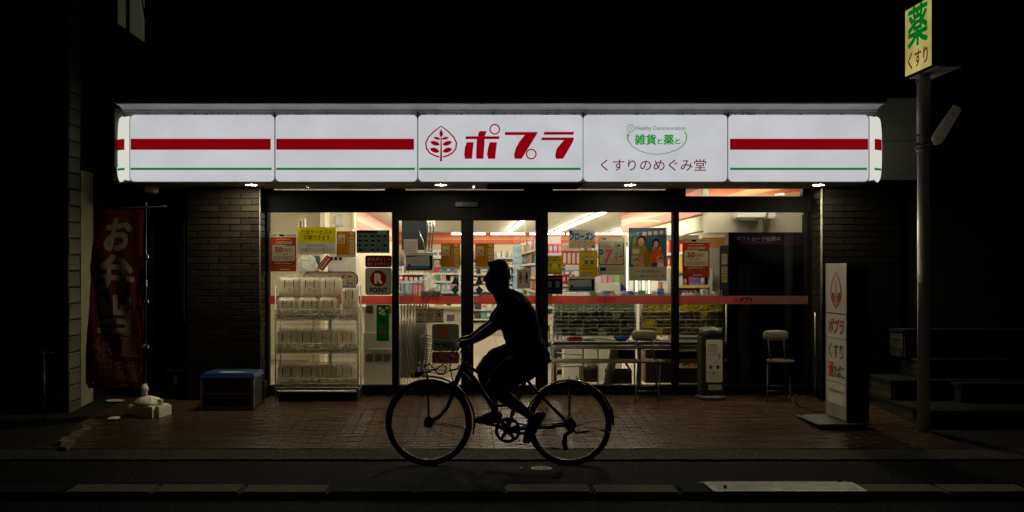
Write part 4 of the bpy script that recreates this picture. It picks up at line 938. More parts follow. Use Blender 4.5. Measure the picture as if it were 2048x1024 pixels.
# ---------------------------------------------------------------- things inside, behind the left window
ms = thing('tobacco_sign', 'cream rounded tobacco sign with a dark red outline behind the tissue rack', 'sign', (X(660, 11.55), 11.55, Z(580, 11.55)))
P = Print(plane_tf(11.55)); P.rrect(604, 543, 716.5, 576, 15, (110, 20, 24)); P.rrect(606, 545, 714.5, 574, 13.5, (205, 190, 160))
P.text('酒・たばこ', 616, 549, 706, 570, (120, 22, 26), bold=.004); P.done('sign_face', P_PAPER, ms)
box('stem', X(658, 11.6), X(664, 11.6), 11.58, 11.6, FZ, Z(573, 11.6), M_white, ms)
rt = poster('red_ticket', 'small red ticket hanging tilted behind the left window', 634, 519, 665, 533, (176, 36, 30), 'ticket', draw=lambda P, a, b, c, d_: (P.rect(a + 2, b + 3, c - 2, b + 4.4, (230, 200, 190)), P.scribble(a + 3, b + 5.5, c - 3, d_ - 2, (230, 200, 190))), rot=-52, d=11.5)
mc = thing('copy_machine', 'tall beige office copier with slotted vents behind the right half of the left window', 'copier', (X(757, 12), 12.0, FZ))
M_mc = mat('copier_plastic', (.78, .75, .62), .5, var=.05)
box('base_cabinet', X(727, 11.75), X(793, 11.75), 11.75, 12.35, FZ + .04, Z(665, 11.75), M_mc, mc, bevel=.01)
box('upper_body', X(729, 11.78), X(793, 11.78), 11.78, 12.35, Z(664.5, 11.75), Z(612, 11.75), M_mc, mc, bevel=.01)
box('lid', X(729, 11.8), X(790, 11.8), 11.8, 12.3, Z(611.5, 11.75), Z(604, 11.75), M_white, mc, bevel=.01)
bm = bmesh.new()
for gx in (732, 750, 768):
    for k in range(6):
        for yy in ((614, 11.75), ) if False else ((709, 11.748), (612.5, 11.777)):
            if yy[0] == 612.5 and gx == 750: continue
            y_ = yy[0] + 2.4 * k; abox(bm, X(gx, yy[1]), X(gx + 14, yy[1]), yy[1] - .0015, yy[1] + .003, Z(y_ + 1, yy[1]), Z(y_, yy[1]))
fin('vent_slots', bm, M_black, mc)
box('drawer_handle', X(738, 11.74), X(785, 11.74), 11.735, 11.749, Z(700, 11.74), Z(697.5, 11.74), M_white, mc)
hb = thing('hanging_carton', 'small striped white and red carton hanging above the yellow notice', 'carton', (X(604, 12.2), 12.2, Z(452, 12.2)))
box('carton', X(596, 12.2), X(610, 12.2), 12.2, 12.28, Z(456, 12.2), Z(437, 12.2), M_white, hb)
P = Print(plane_tf(12.198)); P.rect(599, 441, 603, 455, (170, 60, 60)); P.rect(606, 438, 608, 456, (150, 130, 150)); P.done('carton_print', P_SOLID, hb)
tube('string', [(X(604, 12.24), 12.24, Z(437, 12.2)), (X(604, 12.24), 12.24, CZ)], .002, M_white, hb, n=5)
# crumpled white bag lumps
def bag(name, label, px0, px1, py0, py1, d, m, cat='bag', seed=0, depth=None):
    R = random.Random(seed); x0, x1, z0, z1 = X(px0, d), X(px1, d), Z(py1, d), Z(py0, d); bm = bmesh.new()
    bmesh.ops.create_icosphere(bm, subdivisions=4, radius=1)
    dp = depth or (x1 - x0) * .35
    for v in bm.verts:
        n = mnoise.noise(v.co * 1.8 + Vector((seed, 0, 0))) * .3 + mnoise.noise(v.co * 5 + Vector((0, seed, 0))) * .13
        c = v.co * (1 + n); sq = lambda a: math.copysign(abs(a) ** .7, a)
        v.co = Vector(((x0 + x1) / 2 + sq(c.x) * (x1 - x0) / 2 * .95, d + c.y * dp, (z0 + z1) / 2 + sq(c.z) * (z1 - z0) / 2 * .95))
    o = fin(name, bm, m, smooth=False); return tag(o, label, cat)
M_poly = bpy.data.materials.new('thin_plastic'); M_poly.use_nodes = True; pb = M_poly.node_tree.nodes['Principled BSDF']; pb.inputs['Base Color'].default_value = (.75, .74, .7, 1); pb.inputs['Roughness'].default_value = .25
pb.inputs['Alpha'].default_value = .55
bag('wrapping_plastic', 'loose clear plastic hanging in the top of the left window', 665, 688, 428, 455, 12.4, M_poly, seed=3)
bag('inflatable_bag', 'pile of clear plastic between the yellow notice and the tissue rack', 595, 634, 510, 552, 11.9, M_poly, seed=5)
mcn = thing('ticket_machine', 'grey machine with small buttons seen under the ochre poster of the left window', 'machine', (X(690, 13), 13, FZ))
box('cabinet', X(655, 13), X(712, 13), 13, 13.5, FZ, Z(515, 13), M_mc, mcn, bevel=.01)
box('screen', X(664, 13), X(696, 13), 12.985, 12.999, Z(545, 13), Z(522, 13), M_white, mcn)
for k in range(3): box('button', X(660 + k * 9, 13), X(666 + k * 9, 13), 12.98, 12.999, Z(512 + 8, 13), Z(514, 13), M_black, mcn)
box('cabinet_top', X(657, 13.0), X(690, 13.0), 13.02, 13.4, Z(514, 13), Z(497, 13), M_mc, mcn)
fg = thing('figure_stand', 'dark blue grey stand with small pockets behind the red ticket', 'stand', (X(628, 12.9), 12.9, FZ))
for k, (a, b, c, e) in enumerate(((612, 640, 512, 530), (616, 636, 532, 545), (614, 640, 546, 560))): box('pocket', X(a, 12.9), X(b, 12.9), 12.9, 12.96, Z(e, 12.9), Z(c, 12.9), mat('slate_plastic', (.12, .15, .17), .5), fg, bevel=.01)
box('pole', X(625, 12.95), X(628, 12.95), 12.965, 12.98, FZ, Z(512, 12.95), M_greym, fg)

# ---------------------------------------------------------------- behind the doors
tv = thing('hanging_screen', 'large dark screen on bright metal rails at the upper left of the left door', 'screen', (X(830, 12.1), 12.1, 2.5))
box('panel', X(803.5, 12.1), X(853, 12.1), 12.1, 12.14, Z(500, 12.1), 2.42, mat('dark_screen', (.035, .045, .045), .3, var=.3), tv, bevel=.004)
for k, (a, b) in enumerate(((855, 851), (861, 857), (867, 862))):
    tube('rail', [(X(a - 1, 12.05), 12.05, 2.5), (X(a, 12.05), 12.05, Z(460, 12.05)), (X(b, 12.05), 12.05, Z(505, 12.05))], .011, M_chrome, tv, n=6)
tube('stay', [(X(838, 12.05), 12.05, Z(460, 12.05)), (X(851, 12.05), 12.05, Z(499, 12.05))], .01, M_chrome, tv, n=6)
ct = thing('service_counter', 'long cream checkout counter behind the left sliding door', 'counter', (-.6, 13.2, FZ))
M_ctr = mat('counter_laminate', (.66, .6, .47), .5, var=.03)
box('front_panel', -1.35, -.06, 13.0, 13.04, FZ, 1.04, M_ctr, ct); box('side_panel', -.10, -.06, 13.041, 13.7, FZ, 1.04, M_ctr, ct); box('counter_top', -1.38, -.03, 12.95, 13.75, 1.041, 1.075, M_ctr, ct, bevel=.005)
cp = lathe('paper_cup', [(.028, 0), (.04, .1), (.042, .105)], (X(898, 13.2), 13.2, 1.077), mat('dark_cup', (.06, .03, .04), .4)); tag(cp, 'dark cup standing on the checkout counter', 'cup')
yb = box('yellow_box', X(870, 13.3), X(886, 13.3), 13.25, 13.4, 1.077, 1.14, mat('yellow_card', (.7, .45, .06), .6)); tag(yb, 'yellow packet lying on the checkout counter', 'packet')
st_ = poster('lilac_sticker', 'small lilac handwritten note on the front of the checkout counter', 894, 629, 909, 642, (170, 150, 180), 'note', d=12.995)
wp = poster('wall_plate', 'pale square notice on the wall beside the ochre poster of the left door', 868, 520, 878, 534, (205, 195, 160), 'notice', d=14)
# clear umbrellas hanging in a row
M_umb = bpy.data.materials.new('clear_umbrella_film'); M_umb.use_nodes = True; pb = M_umb.node_tree.nodes['Principled BSDF']; pb.inputs['Base Color'].default_value = (.80, .79, .72, 1); pb.inputs['Roughness'].default_value = .3; pb.inputs['Alpha'].default_value = .7
ur = thing('umbrella_rack', 'steel rail rack holding the clear umbrellas behind the left door', 'rack', (X(825, 11.5), 11.5, FZ))
for px in (799.5, 854): tube('post', [(X(px, 11.56), 11.56, FZ), (X(px, 11.56), 11.56, Z(612, 11.56))], .008, M_greym, ur)
tube('rail', [(X(799, 11.56), 11.56, Z(612, 11.56)), (X(855, 11.56), 11.56, Z(612, 11.56))], .008, M_greym, ur)
tube('rail', [(X(799, 11.56), 11.56, Z(740, 11.56)), (X(855, 11.56), 11.56, Z(740, 11.56))], .006, M_greym, ur)
R = random.Random(6); u0 = None
for k in range(9):
    x = X(803 + k * 5.9, 11.5); zt = Z(608, 11.5)
    if u0 is None:
        u0 = thing('clear_umbrella', '', 'umbrella', (0, 0, 0)); bm = bmesh.new(); n = 16; rings = []
        for i in range(14):
            tt = i / 13; z = -.18 - .66 * tt; rr = .006 + .02 * math.sin(min(1, tt * 1.5) * math.pi * .62) * (1 - tt * .35)
            rings.append([bm.verts.new((rr * (1 + .45 * (j % 2)) * math.cos(2 * math.pi * j / n + tt * 2), rr * (1 + .45 * (j % 2)) * math.sin(2 * math.pi * j / n + tt * 2), z)) for j in range(n)])
        for A, B in zip(rings, rings[1:]):
            for j in range(n): bm.faces.new((A[j], A[(j + 1) % n], B[(j + 1) % n], B[j]))
        me_o = fin('folded_film', bm, M_umb, u0)
        tube('shaft', [(0, 0, -.9), (0, 0, -.05)], .004, M_chrome, u0, n=6)
        tube('handle', [(0, 0, -.14), (0, 0, -.02), (.008, 0, .015), (.028, 0, .03), (.048, 0, .012), (.05, 0, -.03)], .008, M_white, u0, n=6)
        u = u0
    else: u = copy_tree(u0)
    u.location = (x, 11.5 + R.uniform(-.03, .03), zt - R.uniform(0, .02)); u.rotation_euler = (R.uniform(-.02, .02), R.uniform(-.015, .015), R.uniform(-.6, .6))
    u['label'] = 'folded clear umbrella hanging by its handle from the rack behind the left door'; u['group'] = 'clear umbrellas hanging behind the left sliding door'
# little hanging goods above the red band
R = random.Random(16)
pr = thing('peg_rail', 'thin rail with hanging sample packets above the umbrellas', 'rail', (X(828, 11.9), 11.9, Z(562, 11.9)))
tube('rail', [(X(799, 11.9), 11.9, Z(562, 11.9)), (X(853, 11.9), 11.9, Z(562, 11.9))], .006, M_greym, pr)
tube('post', [(X(853, 11.9), 11.9, Z(562, 11.9)), (X(853, 11.9), 11.9, FZ)], .008, M_greym, pr)
for k in range(9):
    c = [(.75, .75, .7), (.25, .45, .65), (.7, .7, .66), (.3, .5, .7), (.7, .15, .2), (.75, .3, .4), (.65, .12, .16), (.8, .4, .5), (.7, .2, .25)][k]; px = 802 + k * 5.3
    b = box('hanging_packet', X(px, 11.88), X(px + 4, 11.88), 11.87, 11.89, Z(591, 11.88), Z(565 + R.uniform(-2, 5), 11.88), mat('packet_' + str(k), c, .4), None, bevel=.003)
    tag(b, ['white', 'blue', 'white', 'blue', 'red', 'pink', 'red', 'pink', 'red'][k] + ' slim packet hanging from the rail behind the left door', 'packet', 'slim packets hanging over the umbrellas')
bag('shopping_bag', 'bulging white carrier bag behind the opening hours plate', 846, 872, 544, 586, 12.3, M_white, seed=9)
bag('green_toy', 'green and white crinkled bag beside the carrier bag behind the left door', 872, 882, 548, 562, 12.6, mat('green_pack', (.2, .55, .25), .5, var=.5, scale=40), seed=12)
bs = poster('blue_sign', 'blue hanging sign board under the back wall lettering', 1045, 491, 1086, 507, (36, 52, 130), 'sign', m=P_SOLID, d=20.5, draw=lambda P, a, b, c, d_: P.text('お酒コーナー', a + 6, b + 4, c - 4, b + 11, (215, 215, 225), bold=.01))
tube('hanger', [(X(1050, 20.52), 20.52, Z(491, 20.5)), (X(1050, 20.52), 20.52, CZ)], .004, M_white, None, n=5).update_tag()
bpy.data.objects['hanger'].parent = bs
bx0 = None
for k in range(9):
    b = box('tissue_carton', X(1027, 14.6) + R.uniform(-.01, .01), X(1044, 14.6) + R.uniform(-.01, .01), 14.62, 14.8, 1.10 + k * .09, 1.185 + k * .09, mat('carton_blue', (.42, .6, .75), .5, var=.15, scale=12), None, bevel=.004)
    tag(b, 'pale blue carton in the tall stack right of the head of the rider', 'carton', 'stacked pale blue cartons')
box_st = thing('carton_table', 'white low display table carrying the stack of pale blue cartons', 'table', (X(1036, 14.7), 14.7, FZ)); box('top', X(1020, 14.6), X(1062, 14.6), 14.55, 14.95, 1.06, 1.098, M_white, box_st)
for a in (1022, 1058): 
    for dd in (14.57, 14.9): box('leg', X(a, 14.6), X(a + 2, 14.6), dd, dd + .03, FZ, 1.059, M_white, box_st)

# ---------------------------------------------------------------- behind the right windows
M_wire = mat('white_wire', (.62, .62, .54), .4, var=.05)
def wire_rack(label, px0, px1, py0, py1, d, rows, cols, mp, plabel, pgroup, seed):
    t = thing('wire_display_rack', label, 'display rack', (X((px0 + px1) / 2, d), d, Z(py1, d)))
    x0, x1, z0, z1 = X(px0, d), X(px1, d), Z(py1, d), Z(py0, d)
    for c in range(cols + 1):
        x = x0 + (x1 - x0) * c / cols; tube('upright_wire', [(x, d, z0), (x, d, z1)], .0022 if 0 < c < cols else .006, M_wire, t, n=5)
    for r in range(rows + 1):
        z = z0 + (z1 - z0) * r / rows
        tube('cross_wire', [(x0, d, z), (x1, d, z)], .0045, M_wire, t, n=5); tube('cross_wire', [(x0, d - .01, z + .04), (x1, d - .01, z + .04)], .0022, M_wire, t, n=5)
        if r < rows: box('tray', x0, x1, d + .012, d + .17, z - .004, z, M_wire, t)
    for c in (0, cols): tube('leg', [(x0 + (x1 - x0) * c / cols, d + .1, FZ), (x0 + (x1 - x0) * c / cols, d + .1, z1)], .01, M_wire, t, n=6)
    box('back_sheet', x0, x1, d + .18, d + .185, z0, z1, mp, t)
    R = random.Random(seed); bm = bmesh.new(); abox(bm, -.5, .5, 0, .04, 0, 1)
    bmesh.ops.subdivide_edges(bm, edges=bm.edges[:], cuts=3, use_grid_fill=True)
    for v in bm.verts: v.co += Vector((0, mnoise.noise(v.co * 3) * .02, mnoise.noise(v.co * 4 + Vector((5, 0, 0))) * .05))
    me = bpy.data.meshes.new('packet'); bm.to_mesh(me); bm.free(); me.materials.append(mp)
    dz = (z1 - z0) / rows; dx = (x1 - x0) / cols
    for r in range(rows):
        for c in range(cols):
            if R.random() < .05: continue
            o = bpy.data.objects.new('snack_packet', me); COL.objects.link(o)
            o.location = (x0 + dx * (c + .5) + R.uniform(-.006, .006), d + .03 + R.uniform(0, .05), z0 + dz * r + .003); o.scale = (dx * R.uniform(.8, .95), 1, dz * R.uniform(.8, .98)); o.rotation_euler = (R.uniform(-.12, .05), R.uniform(-.04, .04), R.uniform(-.1, .1))
            tag(o, plabel, 'packet', pgroup)
    return t
M_gp = translucent_mat('grey_green_packet', (.46, .50, .36), .6, .6, 30, .3); M_yp = translucent_mat('mustard_packet', (.85, .64, .02), .6, .45, 26, .35)
wire_rack('white wire rack of grey green packets under the red band of the right window', 1108, 1272, 608, 672, 11.62, 4, 11, M_gp, 'grey green packet in the wire rack behind the right window', 'grey green packets in the wire rack', 31)
wire_rack('white wire rack of mustard yellow packets behind the mullion of the right window', 1284, 1449, 608, 671, 11.66, 4, 11, M_yp, 'mustard yellow packet in the wire rack by the right mullion', 'mustard packets in the wire rack', 32)
bl = poster('blue_flag', 'blue triangular pennant just above the red band of the right window', 0, 0, 0, 0, (0, 0, 0)) if False else None
P = Print(plane_tf(11.8)); P.poly([(1241, 584), (1242, 566), (1255, 580)], (50, 60, 170)); tag(P.done('blue_pennant', P_PAPER), 'blue triangular pennant just above the red band of the right window', 'pennant')
ba = thing('display_basket', 'open wire basket of wrapped sweets on top of the packet racks', 'basket', (X(1240, 11.75), 11.75, Z(606, 11.7)))
for a, b in ((1190, 1343), (1358, 1450)):
    for yy in (582, 590): tube('rim_wire', [(X(a, 11.7), 11.7, Z(yy, 11.7)), (X(b, 11.7), 11.7, Z(yy, 11.7))], .003, M_wire, ba, n=5)
    px = a
    while px <= b: tube('wire', [(X(px, 11.7), 11.7, Z(608, 11.7)), (X(px, 11.7), 11.7, Z(582, 11.7))], .002, M_wire, ba, n=5); px += 17
R = random.Random(12)
for k in range(22):
    px = 1180 + k * 12.4; c = R.choice(PAL)
    if 1335 < px < 1362: continue
    b = box('sweet_box', X(px, 11.9), X(px + 10.5, 11.9), 11.86, 11.98, Z(607, 11.9), Z(R.uniform(576, 588), 11.9), mat('sweet_' + '_'.join(map(str, c)), lin(c), .5, var=.3, scale=30), None, bevel=.004)
    tag(b, 'small wrapped box in the wire basket over the packet racks', 'box', 'small boxes in the wire basket')
# pink boxed goods seen between the posters
pk = thing('boxed_goods_stand', 'pink and white stand of flat boxes behind the cashless poster', 'display stand', (X(1190, 12.6), 12.6, FZ))
box('stand', X(1128, 12.7), X(1244, 12.7), 12.7, 12.95, FZ, Z(586, 12.7), M_white, pk)
for k, px in enumerate((1192, 1203, 1216, 1229)):
    b = box('pink_box', X(px, 12.7), X(px + 10.5, 12.7), 12.72, 12.8, Z(566.5, 12.7), Z(553 - (k % 2) * 3, 12.7), mat(['box_white', 'box_pink', 'box_rose', 'box_lime'][k], [(.8, .75, .72), (.75, .45, .5), (.75, .35, .5), (.4, .65, .2)][k], .5), None, bevel=.004)
    tag(b, ['white flat box under the cashless poster', 'pale pink flat box under the cashless poster', 'rose flat box under the cashless poster', 'lime green flat box under the cashless poster'][k], 'box')
box('step', X(1190, 12.7), X(1240, 12.7), 12.7, 12.95, Z(585.9, 12.7), Z(567, 12.7), M_white, pk)
rp = thing('red_display_panel', 'red display panel with white bottles behind the yellow notices', 'display panel', (X(1145, 13), 13.0, 1.5)); box('panel', X(1124, 13), X(1160, 13), 13.0, 13.03, Z(534, 13), Z(489, 13), mat('red_card', (.62, .08, .07), .6, var=.1), rp)
box('header_card', X(1124, 13), X(1160, 13), 12.99, 12.999, Z(502, 13), Z(489, 13), mat('pink_card', (.8, .5, .42), .6), rp)
for k in range(4): box('bottle_card', X(1126.5 + k * 9, 13), X(1132 + k * 9, 13), 12.985, 12.999, Z(527, 13), Z(506, 13), M_white, rp, bevel=.006)
box('ledge', X(1130, 13), X(1158, 13), 12.93, 12.999, Z(540, 13), Z(530, 13), M_white, rp); box('stand_leg', X(1140, 13.05), X(1144, 13.05), 13.035, 13.06, FZ, Z(500, 13.05), M_white, rp)
# table of white pipes
tb = thing('pipe_table', 'long table on thick white pipes close behind the right windows', 'table', (X(1260, 11.6), 11.6, FZ))
x0, x1 = X(1106, 11.5), X(1452, 11.5)
box('table_top', x0, x1, 11.48, 11.9, Z(690, 11.48), Z(684, 11.48), mat('table_laminate', (.42, .42, .36), .5), tb, bevel=.004)
for py, r in ((694.5, .022), (722, .026)): tube('pipe', [(x0, 11.5, Z(py, 11.5)), (x1, 11.5, Z(py, 11.5))], r, translucent_mat('cream_pipe', (.92, .88, .70), .35), tb, n=12)
for px in (1110.5, 1280, 1449): box('post', X(px - 2.5, 11.47), X(px + 2.5, 11.47), 11.53, 11.57, FZ, Z(690.1, 11.5), M_white, tb, bevel=.004)
for px in (1166, 1196): tube('brace', [(X(px, 11.6), 11.6, FZ), (X(px, 11.6), 11.6, Z(690.3, 11.6))], .008, M_white, tb)
rtz = Z(684, 11.48)
tr_ = box('red_tray', X(1134, 11.65), X(1166, 11.65), 11.6, 11.75, rtz, rtz + .045, mat('red_plastic', (.55, .05, .05), .35), None, bevel=.015); tag(tr_, 'red plastic tray lying on the pipe table', 'tray')
bag('packet_pile', 'flat pile of pale wrapped goods on the pipe table', 1168, 1222, 676.5, 685, 11.68, mat('tan_wrap', (.5, .46, .34), .4, var=.4, scale=20), 'packets', seed=21, depth=.1)
bb_ = lathe('blue_bowl', [(.05, 0), (.09, .03), (.1, .055), (.094, .055), (.06, .02)], (X(1243, 11.68), 11.68, rtz), mat('blue_plastic', (.03, .08, .5), .35)); tag(bb_, 'blue bowl standing on the pipe table', 'bowl')
bag('grey_pouch', 'grey pouch at the right end of the pipe table', 1288, 1320, 677, 685, 11.7, mat('grey_cloth', (.3, .3, .27), .7), 'pouch', seed=33, depth=.08)
# under the table
def carton(name, label, px0, px1, py0, py1, d, dep, m, open_=False, cat='carton'):
    x0, x1, z0, z1 = X(px0, d), X(px1, d), Z(py1, d), Z(py0, d)
    t = thing(name, label, cat, ((x0 + x1) / 2, d, z0))
    for nm, a in (('front_panel', (x0, x1, d, d + .006, z0, z1)), ('back_panel', (x0, x1, d + dep - .006, d + dep, z0, z1)), ('side_panel', (x0, x0 + .006, d + .0065, d + dep - .0065, z0, z1)), ('side_panel', (x1 - .006, x1, d + .0065, d + dep - .0065, z0, z1))): box(nm, *a, m, t)
    if open_:
        M = Matrix.Translation((x1, d, z1)) @ Matrix.Rotation(math.radians(-35), 4, 'Y'); box('flap', 0, .005, .01, dep - .01, 0, .12, m, t, M=M)
    else: box('lid', x0 + .0065, x1 - .0065, d + .0065, d + dep - .0065, z1 - .006, z1, m, t)
    return t
M_card = mat('brown_card', (.34, .25, .13), .8, var=.1); M_cardd = mat('dark_brown_card', (.12, .09, .05), .8, var=.2)
carton('dark_carton', 'dark open box holding clear plastic under the pipe table', 1163, 1196, 737, 764, 11.75, .25, M_cardd, True)
bag('plastic_scrunch', 'clear plastic bag bulging out of the dark box under the table', 1167, 1193, 720, 740, 11.86, M_poly, seed=41)
cc = carton('open_carton', 'brown open carton with a printed ring under the pipe table', 1217, 1264, 742, 768, 11.6, .3, M_cardd, True)
P = Print(plane_tf(11.598)); P.ring(1240, 756, 7, 1.6, (50, 40, 25), 4); P.disc(1243, 762, 4, (150, 145, 120), 2.4); P.done('print', P_SOLID, cc)
carton('tan_carton', 'tall tan carton under the right end of the pipe table', 1291, 1343, 700, 766, 11.78, .3, M_card)
carton('tan_carton', 'low tan carton behind the folding chair under the pipe table', 1345, 1398, 737, 766, 11.8, .25, M_card)
rl = tube('rolled_mat', [(X(1213, 11.62), 11.62, FZ + .03), (X(1222, 11.64), 11.64, Z(735, 11.6)), (X(1229, 11.66), 11.66, Z(700, 11.6))], .048, mat('beige_roll', (.5, .44, .28), .7, var=.2), None, n=14); tag(rl, 'beige rolled mat leaning under the pipe table', 'roll')
carton('black_case', 'black case with a small white clip behind the right mullion', 1312, 1404, 704, 727, 11.72, .2, mat('case_black', (.02, .02, .02), .5), cat='case')
carton('black_case', 'small black case hanging in the middle under the pipe table', 1236, 1268, 700, 721, 11.72, .15, mat('case_black', (.02, .02, .02), .5), cat='case')
cartt = thing('hand_trolley', 'steel hand trolley on large castors behind the right window', 'trolley', (X(1140, 12), 12.0, FZ))
for a, b in (((1104, 640), (1104, 765)), ((1113, 640), (1113, 765)), ((1104, 640), (1113, 640)), ((1112, 706), (1166, 710)), ((1112, 733), (1168, 733)), ((1166, 700), (1168, 735))):
    tube('tube_frame', [(X(a[0], 11.95), 11.95, Z(a[1], 11.95)), (X(b[0], 11.95), 11.95, max(Z(b[1], 11.95), FZ + .01))], .009, M_greym, cartt, n=7)
for px, rr in ((1139, .045), (1154, .048)):
    d = 11.9; z = FZ + rr + .002; bm = bmesh.new(); atube(bm, [(X(px, d), d - .015, z), (X(px, d), d + .015, z)], rr, 18); wv = fin('castor_wheel', bm, M_black, cartt)
    bm = bmesh.new(); atube(bm, [(X(px, d), d - .02, z), (X(px, d), d + .02, z)], rr * .45, 12); fin('hub', bm, M_greym, wv)
    tube('fork', [(X(px, d) + .01, d, z), (X(px, d) - .01, d, z + .08)], .012, M_greym, cartt)
# air conditioner
ac = thing('air_conditioner', 'white wall mounted air conditioner at the top of the right window', 'air conditioner', (X(1500, 11.9), 11.9, 2.2))
box('body', X(1472, 11.72), X(1533, 11.72), 11.72, 11.96, Z(437, 11.72), Z(405, 11.72), M_white, ac, bevel=.015)
box('louvre', X(1478, 11.72), X(1512, 11.72), 11.70, 11.718, Z(440, 11.72), Z(437.8, 11.72), mat('louvre_grey', (.25, .24, .2), .5), ac)
box('side_cover', X(1535, 11.8), X(1552, 11.8), 11.8, 11.97, Z(438, 11.8), Z(405, 11.8), M_white, ac, bevel=.01)
box('mounting_block', X(1480, 11.72), X(1530, 11.72), 11.962, 11.999, Z(430, 11.8), Z(410, 11.8), M_white, ac)
# dark gift card stand
gs = thing('gift_card_board', 'tall black display back with a purple gift card header behind the far right window', 'display board', (X(1533, 11.6), 11.6, FZ))
M_bb = mat('black_board', (.004, .004, .004), .95, spec=.05)
box('board', X(1457, 11.45), X(1610, 11.45), 11.45, 11.85, FZ, Z(490.2, 11.45), M_bb, gs)
P = Print(plane_tf(11.449)); P.rect(1457, 464.5, 1610, 490, (38, 26, 40)); P.text('ギフトカード販売中', 1473.5, 473, 1561, 482, (118, 112, 112), bold=.01); P.scribble(1470, 484, 1545, 486.5, (90, 60, 60)); P.scribble(1572, 472, 1602, 480, (56, 40, 56), 2); P.done('header_print', P_THICK, gs)
box('header', X(1457, 11.45), X(1610, 11.45), 11.452, 11.6, Z(490, 11.45), Z(464.5, 11.45), mat('purple_board', (.05, .035, .055), .6), gs)
wpst = thing('white_post', 'thin white vertical post at the right edge of the far right window', 'post', (X(1613, 11.4), 11.4, FZ))
tube('post', [(X(1613, 11.4), 11.4, FZ), (X(1613, 11.4), 11.4, 2.4)], .014, M_white, wpst); box('top_bracket', X(1606, 11.4), X(1618, 11.4), 11.37, 11.43, Z(429, 11.4), Z(425.5, 11.4), M_greym, wpst)
box('collar', X(1610, 11.4), X(1616, 11.4), 11.38, 11.42, Z(576, 11.4), Z(562, 11.4), M_greym, wpst)
sp_ = thing('shelf_post', 'light grey steel post at the left edge of the black display back', 'post', (X(1455, 11.4), 11.4, FZ)); tube('post', [(X(1452.5, 11.5), 11.5, FZ), (X(1452.5, 11.5), 11.5, Z(608, 11.5))], .012, M_greym, sp_)
def d_rm(P, x0, y0, x1, y1): P.rect(x0, y0 + 20, x1, y0 + 26, (200, 70, 30)); P.rect(x0 + 1, y0 + 44, x1 - 1, y0 + 52, (200, 180, 40)); P.ring(x0 + 6, y0 + 9, 4, 1, (200, 90, 40)); P.scribble(x0 + 2, y0 + 28, x1 - 2, y0 + 42, (170, 90, 60), 3)
poster('noodle_poster', 'narrow orange and white poster beside the black display back', 1443, 508, 1456, 565, (215, 205, 185), draw=d_rm, d=11.5)
tube('light_arm', [(X(1357, 12.6), 12.6, Z(474, 12.6)), (X(1380, 12.6), 12.6, Z(467, 12.6)), (X(1413, 12.6), 12.6, Z(462, 12.6))], .012, M_white, None)
tag(bpy.data.objects['light_arm'], 'white curved lamp arm over the snack shelf in the right window', 'lamp arm')
# ---------------------------------------------------------------- tissue rack outside the left window
rk = thing('wire_goods_rack', 'white wire rack packed with tissue packs standing outside the left window', 'display rack', (X(638, 10.85), 10.9, PZ(10.9)))
DR = 10.78
x0, x1 = X(552, DR), X(716, DR); zb = PZ(DR)
M_rk = mat('rack_wire', (.34, .33, .27), .4, var=.15)
for px in (551, 716):
    for d in (DR, 11.08):
        tube('post', [(X(px, DR), d, zb + .012), (X(px, DR), d, Z(572, DR))], .007, M_rk, rk, n=6)
for a in (x0, x1):
    for pz in (780, 700, 650, 580): tube('side_wire', [(a, DR, Z(pz, DR)), (a, 11.08, Z(pz, DR))], .004, M_rk, rk, n=5)
for k, (pt, pb) in enumerate(((619.5, 641), (688, 707.5), (757, 775))):   # the front lips of the three shelves
    zt, zl = Z(pt, DR), Z(pb, DR)
    for z, r in ((zt, .0045), (zt - .055, .003), (zl, .004)): tube('rim_wire', [(x0 - .01, DR - .01, z), (x1 + .01, DR - .01, z)], r, M_rk, rk, n=5)
    bm = bmesh.new(); n = 46
    for i in range(n + 1):
        x = x0 + (x1 - x0) * i / n; atube(bm, [(x, DR - .008, zt), (x, DR - .008, zl), (x, 11.07, zl)], .0016, 4)
    o = fin('shelf_wires', bm, M_rk, rk); o['kind'] = 'stuff'
    bm = bmesh.new(); zback = zl - .1
    for i in range(n + 1):
        x = x0 + (x1 - x0) * i / n; atube(bm, [(x, 11.075, zl + .2), (x, 11.075, zl - .18)], .0016, 4)
    for z in (zl - .055, zl - .12, zl + .1): atube(bm, [(x0, 11.075, z), (x1, 11.075, z)], .003, 4)
    o = fin('back_wires', bm, M_rk, rk); o['kind'] = 'stuff'
tube('foot_bar', [(X(556, DR), DR - .02, Z(782, DR)), (X(712, DR), DR - .02, Z(782, DR))], .009, M_white, rk)
box('base_box', x0 + .02, x1 - .02, DR + .03, 11.07, zb + .005, Z(786, DR), M_black, rk)
M_pk = mat('tissue_paper_wrap', (.88, .83, .66), .32, var=.06, scale=8, bump=.35, bscale=16)
M_lip = translucent_mat('crumpled_wrap', (.58, .55, .42), .55, .6, 34, .3)
M_lip.node_tree.nodes['Principled BSDF'].inputs['Alpha'].default_value = .7
_t = M_pk.node_tree; _b = _t.nodes['Principled BSDF']; _o = _t.nodes['Material Output']; _tr = _t.nodes.new('ShaderNodeBsdfTranslucent'); _tr.inputs[0].default_value = (.85, .80, .66, 1)
_m = _t.nodes.new('ShaderNodeMixShader'); _m.inputs[0].default_value = .68; _t.links.new(_b.outputs[0], _m.inputs[1]); _t.links.new(_tr.outputs[0], _m.inputs[2]); _t.links.new(_m.outputs[0], _o.inputs[0])
M_film2 = bpy.data.materials.new('crinkled_wrap'); M_film2.use_nodes = True; pb = M_film2.node_tree.nodes['Principled BSDF']; pb.inputs['Base Color'].default_value = (.6, .58, .5, 1); pb.inputs['Roughness'].default_value = .12; pb.inputs['Alpha'].default_value = .3
